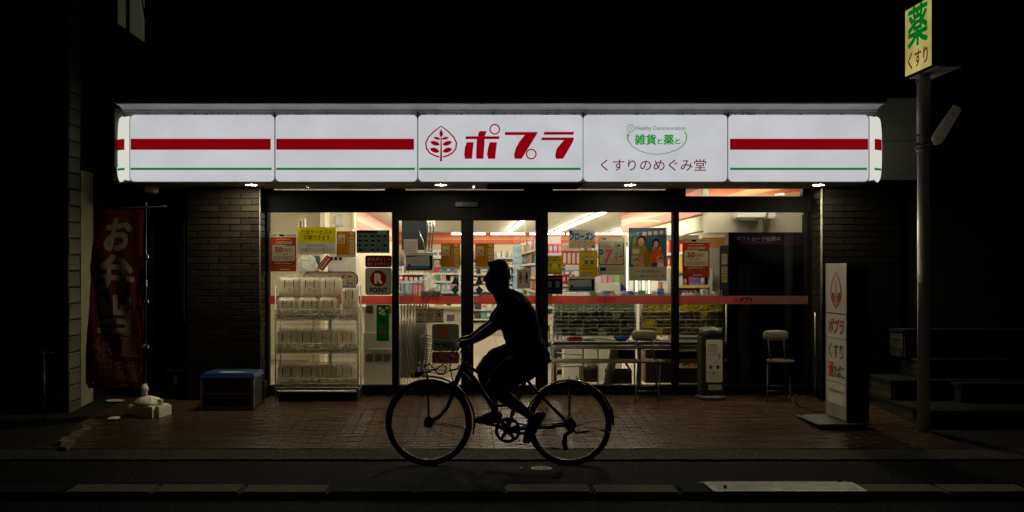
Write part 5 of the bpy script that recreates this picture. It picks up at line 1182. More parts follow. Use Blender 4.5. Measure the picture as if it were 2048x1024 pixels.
def tissue(px0, px1, py0, py1, d, style, label, dep=.22, seed=0):
    X0, X1, Z0, Z1 = X(px0, d), X(px1, d), Z(py1, d), Z(py0, d)
    t = thing('tissue_pack', label, 'tissue pack', ((X0 + X1) / 2, d, Z0), 'tissue packs on the outside rack')
    bm = bmesh.new(); abox(bm, X0 + .002, X1 - .002, d, d + dep, Z0, Z1)
    bmesh.ops.bevel(bm, geom=bm.edges[:], offset=.016, segments=2, affect='EDGES')
    bmesh.ops.subdivide_edges(bm, edges=[e for e in bm.edges if e.calc_length() > .04], cuts=4, use_grid_fill=True)
    for v in bm.verts:
        v.co.y += mnoise.noise(v.co * 22 + Vector((seed, 0, 0))) * .006; v.co.z += mnoise.noise(v.co * 17) * .004; v.co.x += mnoise.noise(v.co * 15 + Vector((0, 3, 0))) * .003
    fin('wrap', bm, M_pk, t, smooth=True)
    cx = (px0 + px1) / 2; c = (28, 26, 24) if style == 'black' else (150, 84, 70); c2 = (110, 104, 88) if style == 'black' else (168, 130, 112)
    P = Print(plane_tf(d - .0075, .0004)); w_ = min(9, (px1 - px0) * .22); h = py1 - py0; tall = h > 26
    yb = py1 - (h * .48 if tall else 1)
    for s_ in (-1, 1): P.rect(cx + s_ * w_ - .85, py0 + 4.5, cx + s_ * w_ + .85, yb, c, s_ > 0)
    P.text('L' if style == 'black' else 'S', cx - 1.3, py0 + 5, cx + 1.3, py0 + 9, c); P.rect(cx - w_ + 1, py0 + 12, cx + w_ - 1, py0 + 12.7, c2); P.scribble(cx - 5, py0 + 14, cx + 5, py0 + 18, c2, 2, h=.3)
    if tall:
        P.rect(cx - .6, yb + 1, cx + .6, yb + 8, c2); P.ring(cx + 10, yb + 7, 4, .5, c2); P.disc(cx + 8.8, yb + 6, .9, c); P.disc(cx + 11.2, yb + 8, .9, c)
    if style == 'black': P.rect(px0 + 1, py1 - 2.2, cx - w_ - 1, py1 - 1.4, c); P.rect(cx + w_ + 1, py1 - 2.2, px1 - 1, py1 - 1.4, c)
    P.done('wrap_print', P_THICK, t); return t
# shelf rows: two black marked packs then two reddish ones
sd = 0
for nm, py0, py1 in (('top', 595, 620), ('middle', 662, 690), ('bottom', 731, 759)):
    xs = (554, 594, 634, 674, 714) if nm != 'top' else (554, 595, 636, 676)
    for k in range(len(xs) - 1):
        st2 = 'black' if k < 2 else 'red'; lab = f'{["first", "second", "third", "fourth"][k]} tissue pack from the left on the {nm} rack shelf, {"black" if k < 2 else "reddish"} bars'
        tissue(xs[k], xs[k + 1] - 1, py0, py1 + 13, DR + .015, st2, lab, seed=sd); sd += 1
for k, (a, b) in enumerate(((557, 600), (600.5, 639), (639.5, 680))):
    tissue(a, b, 555, 594.5, DR + .03, 'black' if k < 2 else 'red', f'{["left", "middle", "right"][k]} tall tissue pack of the topmost layer above the rack', dep=.24, seed=40 + k)
tissue(682, 714, 575.5, 619, DR + .02, 'red', 'glossy plastic wrapped tissue pack standing alone at the right of the top shelf', seed=50)
# crinkled film tops and front lips of the wrapping
def crinkle(name, px0, px1, py0, py1, d, label, seed, amp=.02, m=None):
    bm = bmesh.new(); nx, nz = 60, 8; X0, X1, Z0, Z1 = X(px0, d), X(px1, d), Z(py1, d), Z(py0, d); G = []
    for i in range(nx + 1):
        col_ = []
        for j in range(nz + 1):
            a = Vector((i * .35 + seed, j * .45, 0)); col_.append(bm.verts.new((X0 + (X1 - X0) * i / nx, d + mnoise.noise(a) * amp + mnoise.noise(a * 3) * amp * .5, Z0 + (Z1 - Z0) * j / nz * (1 + .5 * mnoise.noise(Vector((i * .4, seed, 3)))))))
        G.append(col_)
    for A, B in zip(G, G[1:]):
        for j in range(nz): bm.faces.new((A[j], B[j], B[j + 1], A[j + 1]))
    o = fin(name, bm, m or M_film2); return tag(o, label, 'plastic film')
crinkle('plastic_film', 557, 682, 550, 557, DR + .06, 'crinkled clear film along the top of the tissue rack', 3)
for k, (a, b) in enumerate(((621, 640), (690, 706), (759, 774))):
    crinkle('plastic_film', 553, 714, a, b, DR + .004, f'crinkled wrapping film behind the {["top", "middle", "bottom"][k]} wire lip of the tissue rack', 10 + k * 7, .014, M_lip)
for k, (a, b) in enumerate(((560, 640), (660, 700))): crinkle('plastic_film', 556, 712, 656 + k * 69, 663 + k * 69, DR + .08, f'crinkled film over the {["middle", "bottom"][k]} row of tissue packs', 30 + k, .02)
pc = box('price_card', X(684, DR), X(713, DR), DR + .006, DR + .009, Z(576, DR), Z(569, DR), M_white); tag(pc, 'small blue lettered price card over the plastic wrapped pack', 'price card')
P = Print(plane_tf(DR + .005, .0005)); P.text('¥398コ02', 686, 570, 711, 575, (40, 40, 120), bold=.02); P.done('lettering', P_THICK, pc)

# ---------------------------------------------------------------- folding chairs
M_leg = mat('chair_leg_steel', (.06, .06, .05), .45, metal=.2, var=.2)
M_seat = mat('beige_vinyl', (.24, .205, .13), .45, var=.1, scale=12)
def chair(px, d, label, seatw=60):
    zb = PZ(d); x = X(px, d); s = d / F
    t = thing('folding_chair', label, 'chair', (x, d, zb))
    def W(a, py, dy=0): return (X(a, d) , d + dy, Z(py, d))
    return t, W, zb
def build_chair(d, ox, label, brk=True):
    """ox: photo x of the pad centre"""
    t = thing('folding_chair', label, 'chair', (X(ox, d), d, PZ(d)))
    sc_ = F / d; bz = PZ(d)
    def P3(dx, py, dy=0): return (X(ox, d) + dx, d + dy, Z(py, d))
    # back pad: rounded bar
    bm = bmesh.new(); bmesh.ops.create_icosphere(bm, subdivisions=4, radius=1); zc = (Z(680, d) + Z(660, d)) / 2
    for v in bm.verts:
        q = lambda a, e: math.copysign(abs(a) ** e, a); c = v.co; m_ = max(abs(c.x), abs(c.z))
        v.co = Vector((X(ox, d) + q(c.x, .5) * .136, d - .08 + q(c.y, .6) * .02, zc + q(c.z, .62) * .057))
    fin('back_pad', bm, M_seat, t, smooth=True)
    for s_ in (-1, 1):   # front legs run up to the back pad
        tube('leg', [P3(s_ * .085, 676, -.09), P3(s_ * .078 + .045, 722, -.02), P3(s_ * .10 + .09, 798, .16)], .0095, M_leg, t)
    for s_ in (-1, 1): tube('leg', [P3(s_ * .12 + .09, 722, .1), P3(s_ * .125 + (.02 if s_ < 0 else .02), 800.5, -.14)], .0095, M_leg, t)
    lathe('seat', [(.10, -.012), (.148, -.008), (.155, .006), (.14, .018), (.06, .021)], (X(ox, d) + .085, d + .02, Z(723, d)), mat('seat_vinyl', (.06, .052, .034), .6), t, n=28, sy=1.1)
    tube('stretcher', [P3(-.10, 780, -.1), P3(.14, 780, -.1)], .006, M_leg, t); tube('stretcher', [P3(0.0, 775, .13), P3(.18, 775, .13)], .006, M_leg, t)
    return t
build_chair(10.85, 1285.5, 'folding chair with a beige pad standing before the mullion of the right windows')
build_chair(10.85, 1546.5, 'folding chair with a beige pad standing before the black display back')
# ---------------------------------------------------------------- ashtray stand
d = 10.86; at_ = thing('ashtray_stand', 'tall dark square ashtray stand with a white instruction plate outside the right window', 'ashtray', (X(1430, d), d, PZ(d)))
x0, x1, z0 = X(1404, d), X(1450, d), PZ(d)
M_ash = mat('dark_olive_metal', (.022, .022, .015), .5, spec=.15, var=.2, scale=6)
box('body', x0, x1, d, d + .24, z0 + .05, Z(672, d), M_ash, at_, bevel=.015)
lathe('base', [(.165, 0), (.165, .035), (.14, .05), (.1, .052)], ((x0 + x1) / 2, d + .12, z0), M_leg, at_, sy=1.0)
lathe('head', [(.125, 0), (.127, .06), (.12, .078), (.10, .075), (.09, .062), (.085, .085), (.06, .094), (.02, .096)], ((x0 + x1) / 2, d + .12, Z(671.9, d)), mat('brushed_ash_metal', (.11, .115, .085), .4, metal=.3, var=.3, scale=14), at_)
P = Print(plane_tf(d - .001, .0006)); P.rrect(1412, 679.5, 1445, 765, 3, (205, 196, 165)); P.rrect(1413, 681, 1444, 764, 2.5, (214, 206, 176))
P.scribble(1416, 687, 1436, 704, (60, 56, 44), 4, h=.45); P.scribble(1416, 705, 1440, 711, (120, 114, 90), 2, h=.3)
P.line([(1420, 715), (1424, 723)], .6, (60, 56, 44)); P.line([(1421, 718), (1418, 721)], .5, (60, 56, 44))
for a in (1437.5, 1439, 1440.5): P.line([(a, 710), (1439, 714), (1438 + (a - 1439), 719)], .7, (30, 28, 22))
for a, b in ((1431, 722), (1434, 721), (1437, 723), (1433, 725), (1436, 726), (1431, 726)): P.disc(a, b, .8, (40, 36, 30), n=8)
for a in (1421, 1435): P.rrect(a - 2.5, 731, a + 2, 738, 1.2, (30, 30, 28)); P.rect(a + 2.4, 732, a + 5, 733, (60, 56, 44)); P.rect(a + 2.4, 735, a + 4.5, 736, (60, 56, 44)); P.ring(a, 733, 3.2, .5, (60, 56, 44), 3.2)
P.rect(1414.5, 745, 1442, 745.7, (110, 104, 84)); P.rect(1417, 748, 1428, 748.4, (90, 84, 66)); P.rect(1417, 759.5, 1428, 759.9, (90, 84, 66)); P.line([(1420, 757), (1426, 751)], .9, (40, 36, 30))
P.scribble(1430, 748, 1441, 760, (90, 84, 66), 4, h=.3); P.rect(1416, 769, 1442.5, 779.5, (176, 168, 140)); P.scribble(1418, 770.5, 1430, 777, (110, 104, 84), 2, h=.3)
P.text('たばこの吸がら入れ', 1422, 682.5, 1436, 685, (70, 66, 50)); P.done('instruction_plate', P_SOLID, at_)
# ---------------------------------------------------------------- blue lidded crate
d = 10.28; cr = thing('delivery_crate', 'grey two level plastic box with a blue lid against the brick pier', 'crate', (X(454, d), d, PZ(d)))
x0, x1, z0, zt = X(400, d), X(508, d), PZ(d), Z(757, d); dep = .46
M_cr = mat('crate_grey', (.30, .32, .31), .6, var=.25, scale=9, bump=.2, bscale=30); M_crd = mat('crate_shadow_grey', (.05, .052, .05), .6, var=.3, scale=9); M_blue = mat('blue_lid', (.006, .035, .10), .4, var=.2, scale=10)
box('body', x0 + .012, x1 - .012, d + .012, d + dep, z0 + .01, zt - .002, M_crd, cr)
for a in (x0, x1 - .03): box('corner_post', a, a + .03, d, d + .03, z0 + .004, zt - .001, M_cr, cr, bevel=.004)
for py in (816, 787.5): box('rail', x0 + .031, x1 - .031, d + .001, d + .02, Z(py + 1.5, d), Z(py - 1.5, d), M_cr, cr, bevel=.003)
bm = bmesh.new(); abox(bm, x0 - .01, x1 + .01, d - .01, d + dep + .03, zt, zt + .05); v = [q for q in bm.verts if q.co.z > zt + .04]
for q in v:
    q.co.x += .02 if q.co.x < (x0 + x1) / 2 else -.02; q.co.y += .02 if q.co.y < d + .1 else -.01
fin('lid', bm, M_blue, cr, bevel=.006)
P = Print(lambda u, v, L: (X(u, d), d - .0115 + .0, Z(v, d))); P.text('びん 空缶専用  JAKEDC', 416, 757.5, 486, 762, (110, 130, 150)); P.done('lettering', P_SOLID, cr)
box('label', x0 + .16, x1 - .13, d + .1, d + .22, zt + .0505, zt + .0515, mat('pale_label', (.24, .24, .2), .6), cr)
# small dark bits in the recess
dk = thing('dark_machine', 'dark low unit with a pale top edge in the recess between banner and crate', 'machine', (X(349, 11.3), 11.3, .1))
box('body', X(336, 11.2), X(366, 11.2), 11.2, 11.6, PZ(11.2), Z(742, 11.2), M_dark, dk); box('top', X(333, 11.2), X(368, 11.2), 11.18, 11.6, Z(742, 11.2) + .001, Z(738, 11.2), M_cr, dk)
box('handle', X(349, 11.2), X(356, 11.2), 11.17, 11.199, Z(770, 11.2), Z(750, 11.2), M_cr, dk)

# ---------------------------------------------------------------- banner with water-filled base
bd_ = 10.02; bn = thing('nobori_banner', 'dark red vertical cloth banner with white brush characters on a blue pole', 'banner', (X(291, bd_), bd_, .1))
M_pole = mat('blue_pole', (.03, .06, .16), .35, var=.1)
tube('pole', [(X(291, bd_), bd_, Z(772, bd_)), (X(292, bd_), bd_, Z(410, bd_))], .0085, M_pole, bn); tube('crossbar', [(X(221, bd_), bd_, Z(417.5, bd_)), (X(334, bd_), bd_, Z(412.5, bd_))], .005, M_greym, bn)
lathe('pole_cap', [(.012, 0), (.014, .02), (.006, .03)], (X(292, bd_), bd_, Z(411, bd_)), M_greym, bn, n=10)
def bw(u, v):   # cloth surface: u 0..1 across, v 0..1 down
    left = 190 - 14 * v - 6 * math.sin(v * 3); right = 289 - 3 * math.sin(v * 9)
    if v > .97: left += 4
    px = left + (right - left) * u; py = 419 + 357 * v
    a = math.exp(-((u - .9 + v * .1) / .12) ** 2) * .03 * math.sin(v * 7 + .6) + .035 * math.sin(u * 5 + v * 5) * (1 - u) + .025 * math.sin((u - v * .55) * 16) * math.exp(-((v - .55) / .3) ** 2)
    fold = .05 * math.exp(-(((u - .18) - (v - .45) * 1.0) / .07) ** 2) * (1 if .3 < v < .8 else .2)
    return Vector((X(px, bd_), bd_ - .01 + a * .9 - fold + .012 * mnoise.noise(Vector((u * 4, v * 9, 2))), Z(py, bd_)))
def bt(u, v, L):  # photo px -> cloth coordinates
    vv = (v - 419) / 357; left = 190 - 14 * vv - 6 * math.sin(vv * 3); right = 289 - 3 * math.sin(vv * 9)
    p = bw(max(0, min(1, (u - left) / (right - left))), vv); return (p.x, p.y, p.z)
P_BAN = print_mat('banner_cloth', 'paper', .45)
P = Print(bt); wc = (128, 124, 104)
P.poly([(190 - 14 * k / 24 - 6 * math.sin(k / 8), 419.2 + 356.6 * k / 24) for k in range(25)] + [(289 - 3 * math.sin(9 * k / 24), 419.2 + 356.6 * k / 24) for k in range(24, -1, -1)], (84, 34, 32))
P.text('お', 211, 438, 262, 500, wc, bold=.03, shear=.15); P.text('弁', 196, 512, 268, 586, wc, bold=.025, shear=-.1, rot=6); P.text('当', 201, 592, 262, 668, wc, bold=.028, rot=2)
wcc = (112, 80, 66)
P.ring(234, 718, 54, 2.2, wcc, 56, n=48); P.text('福', 186, 680, 226, 752, wcc, bold=.02, rot=8); P.text('直', 240, 672, 278, 712, wcc, bold=.02, rot=5); P.text('家族', 228, 722, 276, 762, wcc, bold=.01, rot=5)
P.flatten(6, 330); P.uv = None; cl = P.done('cloth', P_BAN, bn)
for p_ in cl.data.polygons: p_.use_smooth = True
for py in (513, 603, 693): box('loop', X(283, bd_), X(297, bd_), bd_ - .016, bd_ + .012, Z(py + 3.3, bd_), Z(py - 3.3, bd_), mat('white_loop', (.6, .6, .52), .7), bn)
box('loop', X(287, bd_), X(294, bd_), bd_ - .014, bd_ + .01, Z(572, bd_), Z(560, bd_), mat('white_loop', (.6, .6, .52), .7), bn)
bs_ = thing('banner_base', 'white plastic water filled banner base with a round neck', 'banner base', (X(288, 9.9), 9.95, PZ(9.9)))
M_wb = mat('aged_white_plastic', (.66, .63, .48), .5, var=.15, scale=8, bump=.15)
d = 9.86; z0 = PZ(d); cx = X(288, d); Mb = Matrix.Translation((cx, 10.02, z0)) @ Matrix.Rotation(math.radians(-18), 4, 'Z')
bm = bmesh.new(); abox(bm, -.19, .19, -.15, .15, .002, .115, 0, Mb); bmesh.ops.bevel(bm, geom=[e for e in bm.edges if abs(e.verts[0].co.z - e.verts[1].co.z) > .05], offset=.045, segments=4, affect='EDGES'); bmesh.ops.bevel(bm, geom=[e for e in bm.edges if e.verts[0].co.z > z0 + .1 and e.verts[1].co.z > z0 + .1], offset=.012, segments=2, affect='EDGES')
fin('tank', bm, M_wb, bs_)
lathe('dome', [(.15, .116), (.145, .14), (.11, .178), (.05, .195), (.04, .2)], (cx - .01, 10.02, z0), M_wb, bs_); lathe('neck', [(.03, .2), (.03, .25), (.038, .252), (.038, .29), (.028, .292), (.026, .32), (.016, .322)], (X(289, 10.02), 10.02, z0), M_wb, bs_, n=16)
lathe('filler_cap', [(.025, .116), (.025, .17), (.02, .175)], (cx + .13, 9.97, z0), M_wb, bs_, n=12)
for k in range(5):
    a = -2.6 + k * .5; lathe('dimple', [(.009, 0), (.008, .004)], (cx - .01 + .115 * math.cos(a), 10.02 + .115 * math.sin(a), z0 + .172), M_black, bs_, n=8)
# litter by the base
for k, (px, py, w_, h_, lab) in enumerate(((230, 811, 17, 5, 'flat round pale lid on the ground by the banner'), (270, 832, 14, 7, 'crumpled white paper nearest the banner base'), (228, 838, 12, 5, 'flattened grey scrap of paper by the broken kerb edge'))):
    d = F * (H - .07) / (py + h_ / 2 - CY); bm = bmesh.new(); bmesh.ops.create_icosphere(bm, subdivisions=3, radius=1); x = X(px, d); R = random.Random(k)
    for v in bm.verts:
        n = 1 + .35 * mnoise.noise(v.co * 2.5 + Vector((k * 5, 0, 0))); v.co = Vector((x + v.co.x * n * w_ * d / F, d + v.co.y * n * .08, PZ(d) + .004 + max(0, (v.co.z * n + .9)) * h_ * .45 * d / F))
    o = fin(['round_scrap', 'paper_scrap', 'paper_scrap'][k], bm, mat('scrap_paper', (.42, .41, .34), .8, var=.25, scale=20)); tag(o, lab, 'litter')
# broken kerb edge that runs forward from the neighbour's pillar
kb = thing('broken_kerb', 'broken low concrete kerb running from the stone pillar towards the road', 'kerb', (-3.8, 9.6, .05))
R = random.Random(9); pts = [(240, 822), (228, 830), (214, 838), (200, 846), (186, 855), (170, 864), (155, 874), (143, 884), (133, 893)]
for k in range(len(pts) - 1):
    (a, b), (c, e) = pts[k], pts[k + 1]; d0 = F * (H - .06) / (b - CY); d1 = F * (H - .06) / (e - CY); xa, xb = X(a, d0), X(c, d1); wd = .10 + R.uniform(-.02, .03)
    bm = bmesh.new(); v = [bm.verts.new(p) for p in ((xa - wd, d0, -.02), (xa, d0, -.02), (xb, d1 + .012, -.02), (xb - wd, d1 + .012, -.02), (xa - wd, d0, .085 - k * .004), (xa, d0, .08 - k * .004), (xb, d1 + .012, .08 - k * .004), (xb - wd, d1 + .012, .08 - k * .004))]
    for f in ((0, 1, 2, 3), (4, 7, 6, 5), (0, 4, 5, 1), (1, 5, 6, 2), (2, 6, 7, 3), (3, 7, 4, 0)): bm.faces.new([v[i] for i in f])
    bmesh.ops.subdivide_edges(bm, edges=bm.edges[:], cuts=3, use_grid_fill=True)
    for q in bm.verts: q.co += Vector((mnoise.noise(q.co * 14), mnoise.noise(q.co * 14 + Vector((9, 0, 0))), mnoise.noise(q.co * 12 + Vector((0, 9, 0))))) * .022
    fin('kerb_stone', bm, mat('crumbling_concrete', (.09, .086, .06), .9, var=.35, scale=25, bump=.8, bscale=60), kb)

# ---------------------------------------------------------------- neighbour on the left
nb = thing('neighbour_building', 'dark building with rough stone quoins and pale siding panels given an added glow', 'building', (-6, 10.2, 0))
box('wall', -10, -4.075, 10.18, 10.47, -.05, 9, M_darkst, nb); box('side_wall', -10, -4.09, 10.475, 14, -.05, 9, M_darkst, nb)
box('render_strip', -4.089, -4.05, 10.50, 10.84, .05, 2.6, M_render, nb)
box('lintel', -4.089, -3.99, 10.84, 14, 2.52, 4.3, M_dark, nb)
M_sd = [mat('dim_stone_' + 'ab'[i], c, .8, var=.35, scale=10, bump=.8, bscale=25) for i, c in enumerate([(.10, .096, .06), (.078, .074, .046)])]
lay(nb, 'stone_block', (-4.075, 10.165), math.pi / 2, .30, .03, 5.2, M_sd, bl=.30, bh=.158, j=.010, D=.035, seed=5, half=False, jit=.006, bev=.01)
lay(nb, 'stone_block', (-5.3, 10.18), 0, 1.19, .03, 5.2, M_sd, bl=.36, bh=.158, j=.010, D=.018, seed=6, jit=.004, bev=.008)
M_sid = mat('glowing_siding_panel', (.5, .52, .26), .7, var=.25, scale=2, emit=.045)  # added glow stands in for light falling on the pale siding
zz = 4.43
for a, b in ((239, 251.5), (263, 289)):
    da, db = 4.04 * F / (CX - a), 4.04 * F / (CX - b); box('siding_panel', -4.06, -4.04, da, db, zz, 7.5, M_sid, nb)
box('upper_side_wall', -4.3, -4.062, 10.475, 14, 4.3, 9, M_darkst, nb)
ln = tube('panel_cable', [(-4.035, 12.3, 5.2), (-4.035, 12.42, 4.95), (-4.035, 12.55, 4.72)], .012, M_black, nb)
# bollard with chain at far left
d = 9.85; bo = thing('chain_post', 'thin steel post with chain hooks at the far left', 'post', (X(88, d), d, .04))
tube('post', [(X(88, d), d, .03), (X(88, d), d, Z(702, d))], .013, M_chrome, bo, n=10); tube('hook', [(X(80, d), d, Z(703, d)), (X(84, d), d, Z(706, d)), (X(88, d), d, Z(704, d))], .005, M_chrome, bo)
bm = bmesh.new()
for k in range(5): atube(bm, [(X(92 + k * 3.4, d) + .009 * math.cos(a), d + (.006 * math.sin(a) if k % 2 else 0), Z(706 - 2.2 * math.sin(k), d) + (.006 * math.sin(a) if k % 2 == 0 else 0)) for a in [i * math.pi / 4 for i in range(8)]], .0022, 5, closed=True)
fin('chain', bm, M_chrome, bo)

# ---------------------------------------------------------------- pole sign on the right
sp = thing('pharmacy_pole_sign', 'tall grey pole carrying a yellowish backlit box sign at the upper right', 'pole sign', (4.276, 9.27, .05))
M_pl = mat('pole_paint', (.84, .82, .68), .5, metal=.15, var=.12, scale=5, bump=.08)
xp = X(1847, 9.27)
tube('pole', [(xp, 9.27, .0), (xp, 9.27, 2.66)], .054, M_pl, sp, n=24); tube('upper_pole', [(xp + .002, 9.27, 2.661), (xp + .002, 9.27, 3.37)], .060, M_pl, sp, n=24)
lathe('collar', [(.062, 0), (.064, .02), (.058, .03)], (xp, 9.27, 2.64), M_pl, sp)
bx0, bx1, by0, by1, bz0, bz1 = 4.195, 4.43, 8.95, 9.49, 3.383, 4.02
box('sign_cabinet', bx0 + .004, bx1, by0, by1, bz0, bz1, mat('cabinet_dark', (.008, .008, .007), .5), sp, bevel=.004)
box('bottom_plate', bx0 + .05, bx1 + .03, by0 - .01, by1 + .02, bz0 - .012, bz0 - .001, M_white, sp)
P = Print(lambda u, v, L: (bx0 + .002 - L * .0012, by1 - u * (by1 - by0), bz1 - v * (bz1 - bz0)))
# lit face, warmer and dimmer at the rim as acrylic over tubes is
M_yel = bpy.data.materials.new('yellowed_acrylic'); M_yel.use_nodes = True; t = M_yel.node_tree; t.nodes.clear()
o_ = t.nodes.new('ShaderNodeOutputMaterial'); e_ = t.nodes.new('ShaderNodeEmission'); tc = t.nodes.new('ShaderNodeTexCoord'); n_ = t.nodes.new('ShaderNodeTexNoise'); n_.inputs['Scale'].default_value = 3.0
r_ = t.nodes.new('ShaderNodeValToRGB'); r_.color_ramp.elements[0].position = .35; r_.color_ramp.elements[1].position = .7; r_.color_ramp.elements[0].color = (.32, .27, .07, 1); r_.color_ramp.elements[1].color = (.49, .44, .16, 1)
t.links.new(tc.outputs['Object'], n_.inputs[0]); t.links.new(n_.outputs[0], r_.inputs[0]); t.links.new(r_.outputs[0], e_.inputs[0]); t.links.new(e_.outputs[0], o_.inputs[0])
bm = bmesh.new(); abox(bm, bx0 - .002, bx0 + .003, by0 + .008, by1 - .008, bz0 + .008, bz1 - .008); sf = fin('sign_face', bm, M_yel, sp)
P2 = Print(lambda u, v, L: (bx0 - .003 - L * .0006, by1 - u * (by1 - by0), bz1 - v * (bz1 - bz0)))
P2.text('薬', .14, .02, .86, .60, (0, 100, 26), bold=.02); P2.text('くすり', .14, .68, .88, .92, (96, 20, 24), bold=.018); P2.done('lettering', P_LIT, sf)
for z in (3.30, 2.80, 1.548 + (540 - 288) / 214.7): tube('clamp', [(xp - .085, 9.25, z), (xp + .06, 9.22, z + .01)], .007, M_greym, sp, n=6)
# pale fluted bundle strapped to the pole
bu = thing('wrapped_bundle', 'pale fluted rolled bundle strapped slanting to the right of the grey pole', 'bundle', (X(1870, 9.2), 9.2, 2.6))
A0 = Vector((X(1868, 9.4), 9.4, Z(288, 9.4))); A1 = Vector((X(1914, 9.55), 9.55, Z(216, 9.55))); ax = (A1 - A0); ln_ = ax.length; ax.normalize(); sv = Vector((0, 1, 0)); uv = ax.cross(sv).normalized()
bm = bmesh.new(); rings = []; n = 28
for i in range(13):
    tt = i / 12; rr = (.075 - .018 * tt) * min(1, .35 + tt * 6); p = A0 + ax * ln_ * tt
    rings.append([bm.verts.new(p + (uv * math.cos(2 * math.pi * j / n) + sv * math.sin(2 * math.pi * j / n)) * rr * (1 + .2 * math.cos(j * math.pi + 0) * (1 if j % 2 else -1) * 1) * (1 + .12 * mnoise.noise(Vector((j * .7, tt * 3, 1))))) for j in range(n)])
for A, B in zip(rings, rings[1:]):
    for j in range(n): bm.faces.new((A[j], A[(j + 1) % n], B[(j + 1) % n], B[j]))
bm.faces.new(rings[0][::-1]); bm.faces.new(rings[-1]); fin('folds', bm, translucent_mat('pale_canvas', (.92, .9, .78), .5, .1, 10), bu)
tube('strap', [(X(1829, 9.2), 9.2, Z(299, 9.2)), (X(1850, 9.15), 9.14, Z(293, 9.2)), (X(1868, 9.1), 9.12, Z(291, 9.2))], .012, M_white, bu); tube('strap', [(X(1833, 9.2), 9.2, Z(289, 9.2)), (X(1866, 9.12), 9.12, Z(289, 9.2))], .006, M_black, bu)
tube('wire', [(X(1858, 9.2), 9.18, Z(244, 9.2)), (X(1852, 9.2), 9.18, Z(262, 9.2)), (X(1858, 9.2), 9.17, Z(272, 9.2)), (X(1846, 9.2), 9.18, Z(267, 9.2))], .004, M_black, bu, n=5)
# ---------------------------------------------------------------- standing sign on castors
ss = thing('standing_sign', 'tall wheeled sign box with white front panels and dark side standing on the tiles', 'standing sign', (3.45, 9.6, .06))
fx, y0, y1, x1, zt = 3.585, 9.35, 9.88, 3.80, 1.612; zb_ = .115
M_ssd = mat('sign_side_paint', (.02, .02, .02), .4, var=.2)
box('cabinet', fx + .006, x1, y0 + .004, y1, zb_ + .012, zt - .02, M_ssd, ss, bevel=.004)
M_st = mat('stainless_trim', (.40, .39, .33), .35, metal=.6, var=.15, scale=10)
box('top_cap', fx - .004, x1 + .004, y0 - .002, y1 + .004, zt - .019, zt, M_st, ss, bevel=.003)
for a, b in ((y0 - .003, y0 + .018), (y1 - .02, y1 + .003)): box('edge_trim', fx - .004, fx + .005, a, b, .26, zt - .02, M_st, ss)
box('skirt', fx - .004, fx + .005, y0 - .002, y1, zb_ + .011, .258, M_st, ss)
fz = lambda py: 1.548 - (py - 540) / 212.9
rows_ = [(527.5, 628, 'emblem'), (631, 680, 'name'), (681.2, 770.5, 'words'), (771.7, 815, 'small')]
for a, b, nm in rows_:
    z1_, z0_ = fz(a), fz(b)
    pn = box('face_panel', fx - .002, fx + .004, y0 + .02, y1 - .022, z0_, z1_, mat('face_acrylic', (.50, .475, .38), .25, var=.06, scale=3), ss)
    P = Print(lambda u, v, L, z1_=z1_, z0_=z0_: (fx - .003 - L * .0006, (y1 - .022) - u * (y1 - y0 - .042), z1_ - v * (z1_ - z0_)))
    c = (126, 24, 26)
    if nm == 'emblem':
        P.line([(.5, .17), (.3, .36), (.22, .55), (.26, .72), (.4, .84), (.48, .88)], [.02, .04, .05, .05, .05, .04], c); P.line([(.5, .17), (.7, .36), (.78, .55), (.74, .72), (.6, .84), (.54, .88)], [.02, .05, .06, .06, .06, .05], c)
        P.line([(.5, .35), (.5, .95)], .04, c)
        for s_ in (-1, 1):
            for yy in (.62, .70): P.poly([(.5 + s_ * .04, yy + .08), (.5 + s_ * .1, yy - .02), (.5 + s_ * .23, yy - .04), (.5 + s_ * .2, yy + .06)], c, True)
    if nm == 'name': P.text('ポプラ', .12, .2, .9, .8, c, bold=.04, shear=.1)
    if nm == 'words': P.text('くすり', .12, .12, .88, .45, (16, 18, 14), bold=.02); P.text('酒', .12, .55, .37, .9, (150, 36, 24), bold=.03); P.text('たばこ', .42, .6, .92, .88, (24, 30, 70), bold=.02)
    if nm == 'small': P.scribble(.12, .3, .9, .5, (120, 90, 90), 1)
    P.done('lettering', P_SOLID, pn)
bpz = .125
box('base_plate', 3.29, x1, y0 - .08, y1 + .03, .10, .112, mat('base_plate_steel', (.10, .098, .08), .5, metal=.3, var=.3), ss, bevel=.003)
for a, b in ((3.33, y0 - .04), (3.33, y1 - .03), (3.74, y0 - .04), (3.74, y1 - .03)):
    zg = PZ(b); bm = bmesh.new(); atube(bm, [(a, b - .012, zg + .024), (a, b + .012, zg + .024)], .022, 14); fin('castor', bm, M_black, ss)
tube('power_cable', [(3.6, 9.9, .13), (3.58, 10.1, .11), (3.5, 10.4, .12), (3.55, 10.7, .14), (3.6, 10.84, .2)], .006, M_black, ss)
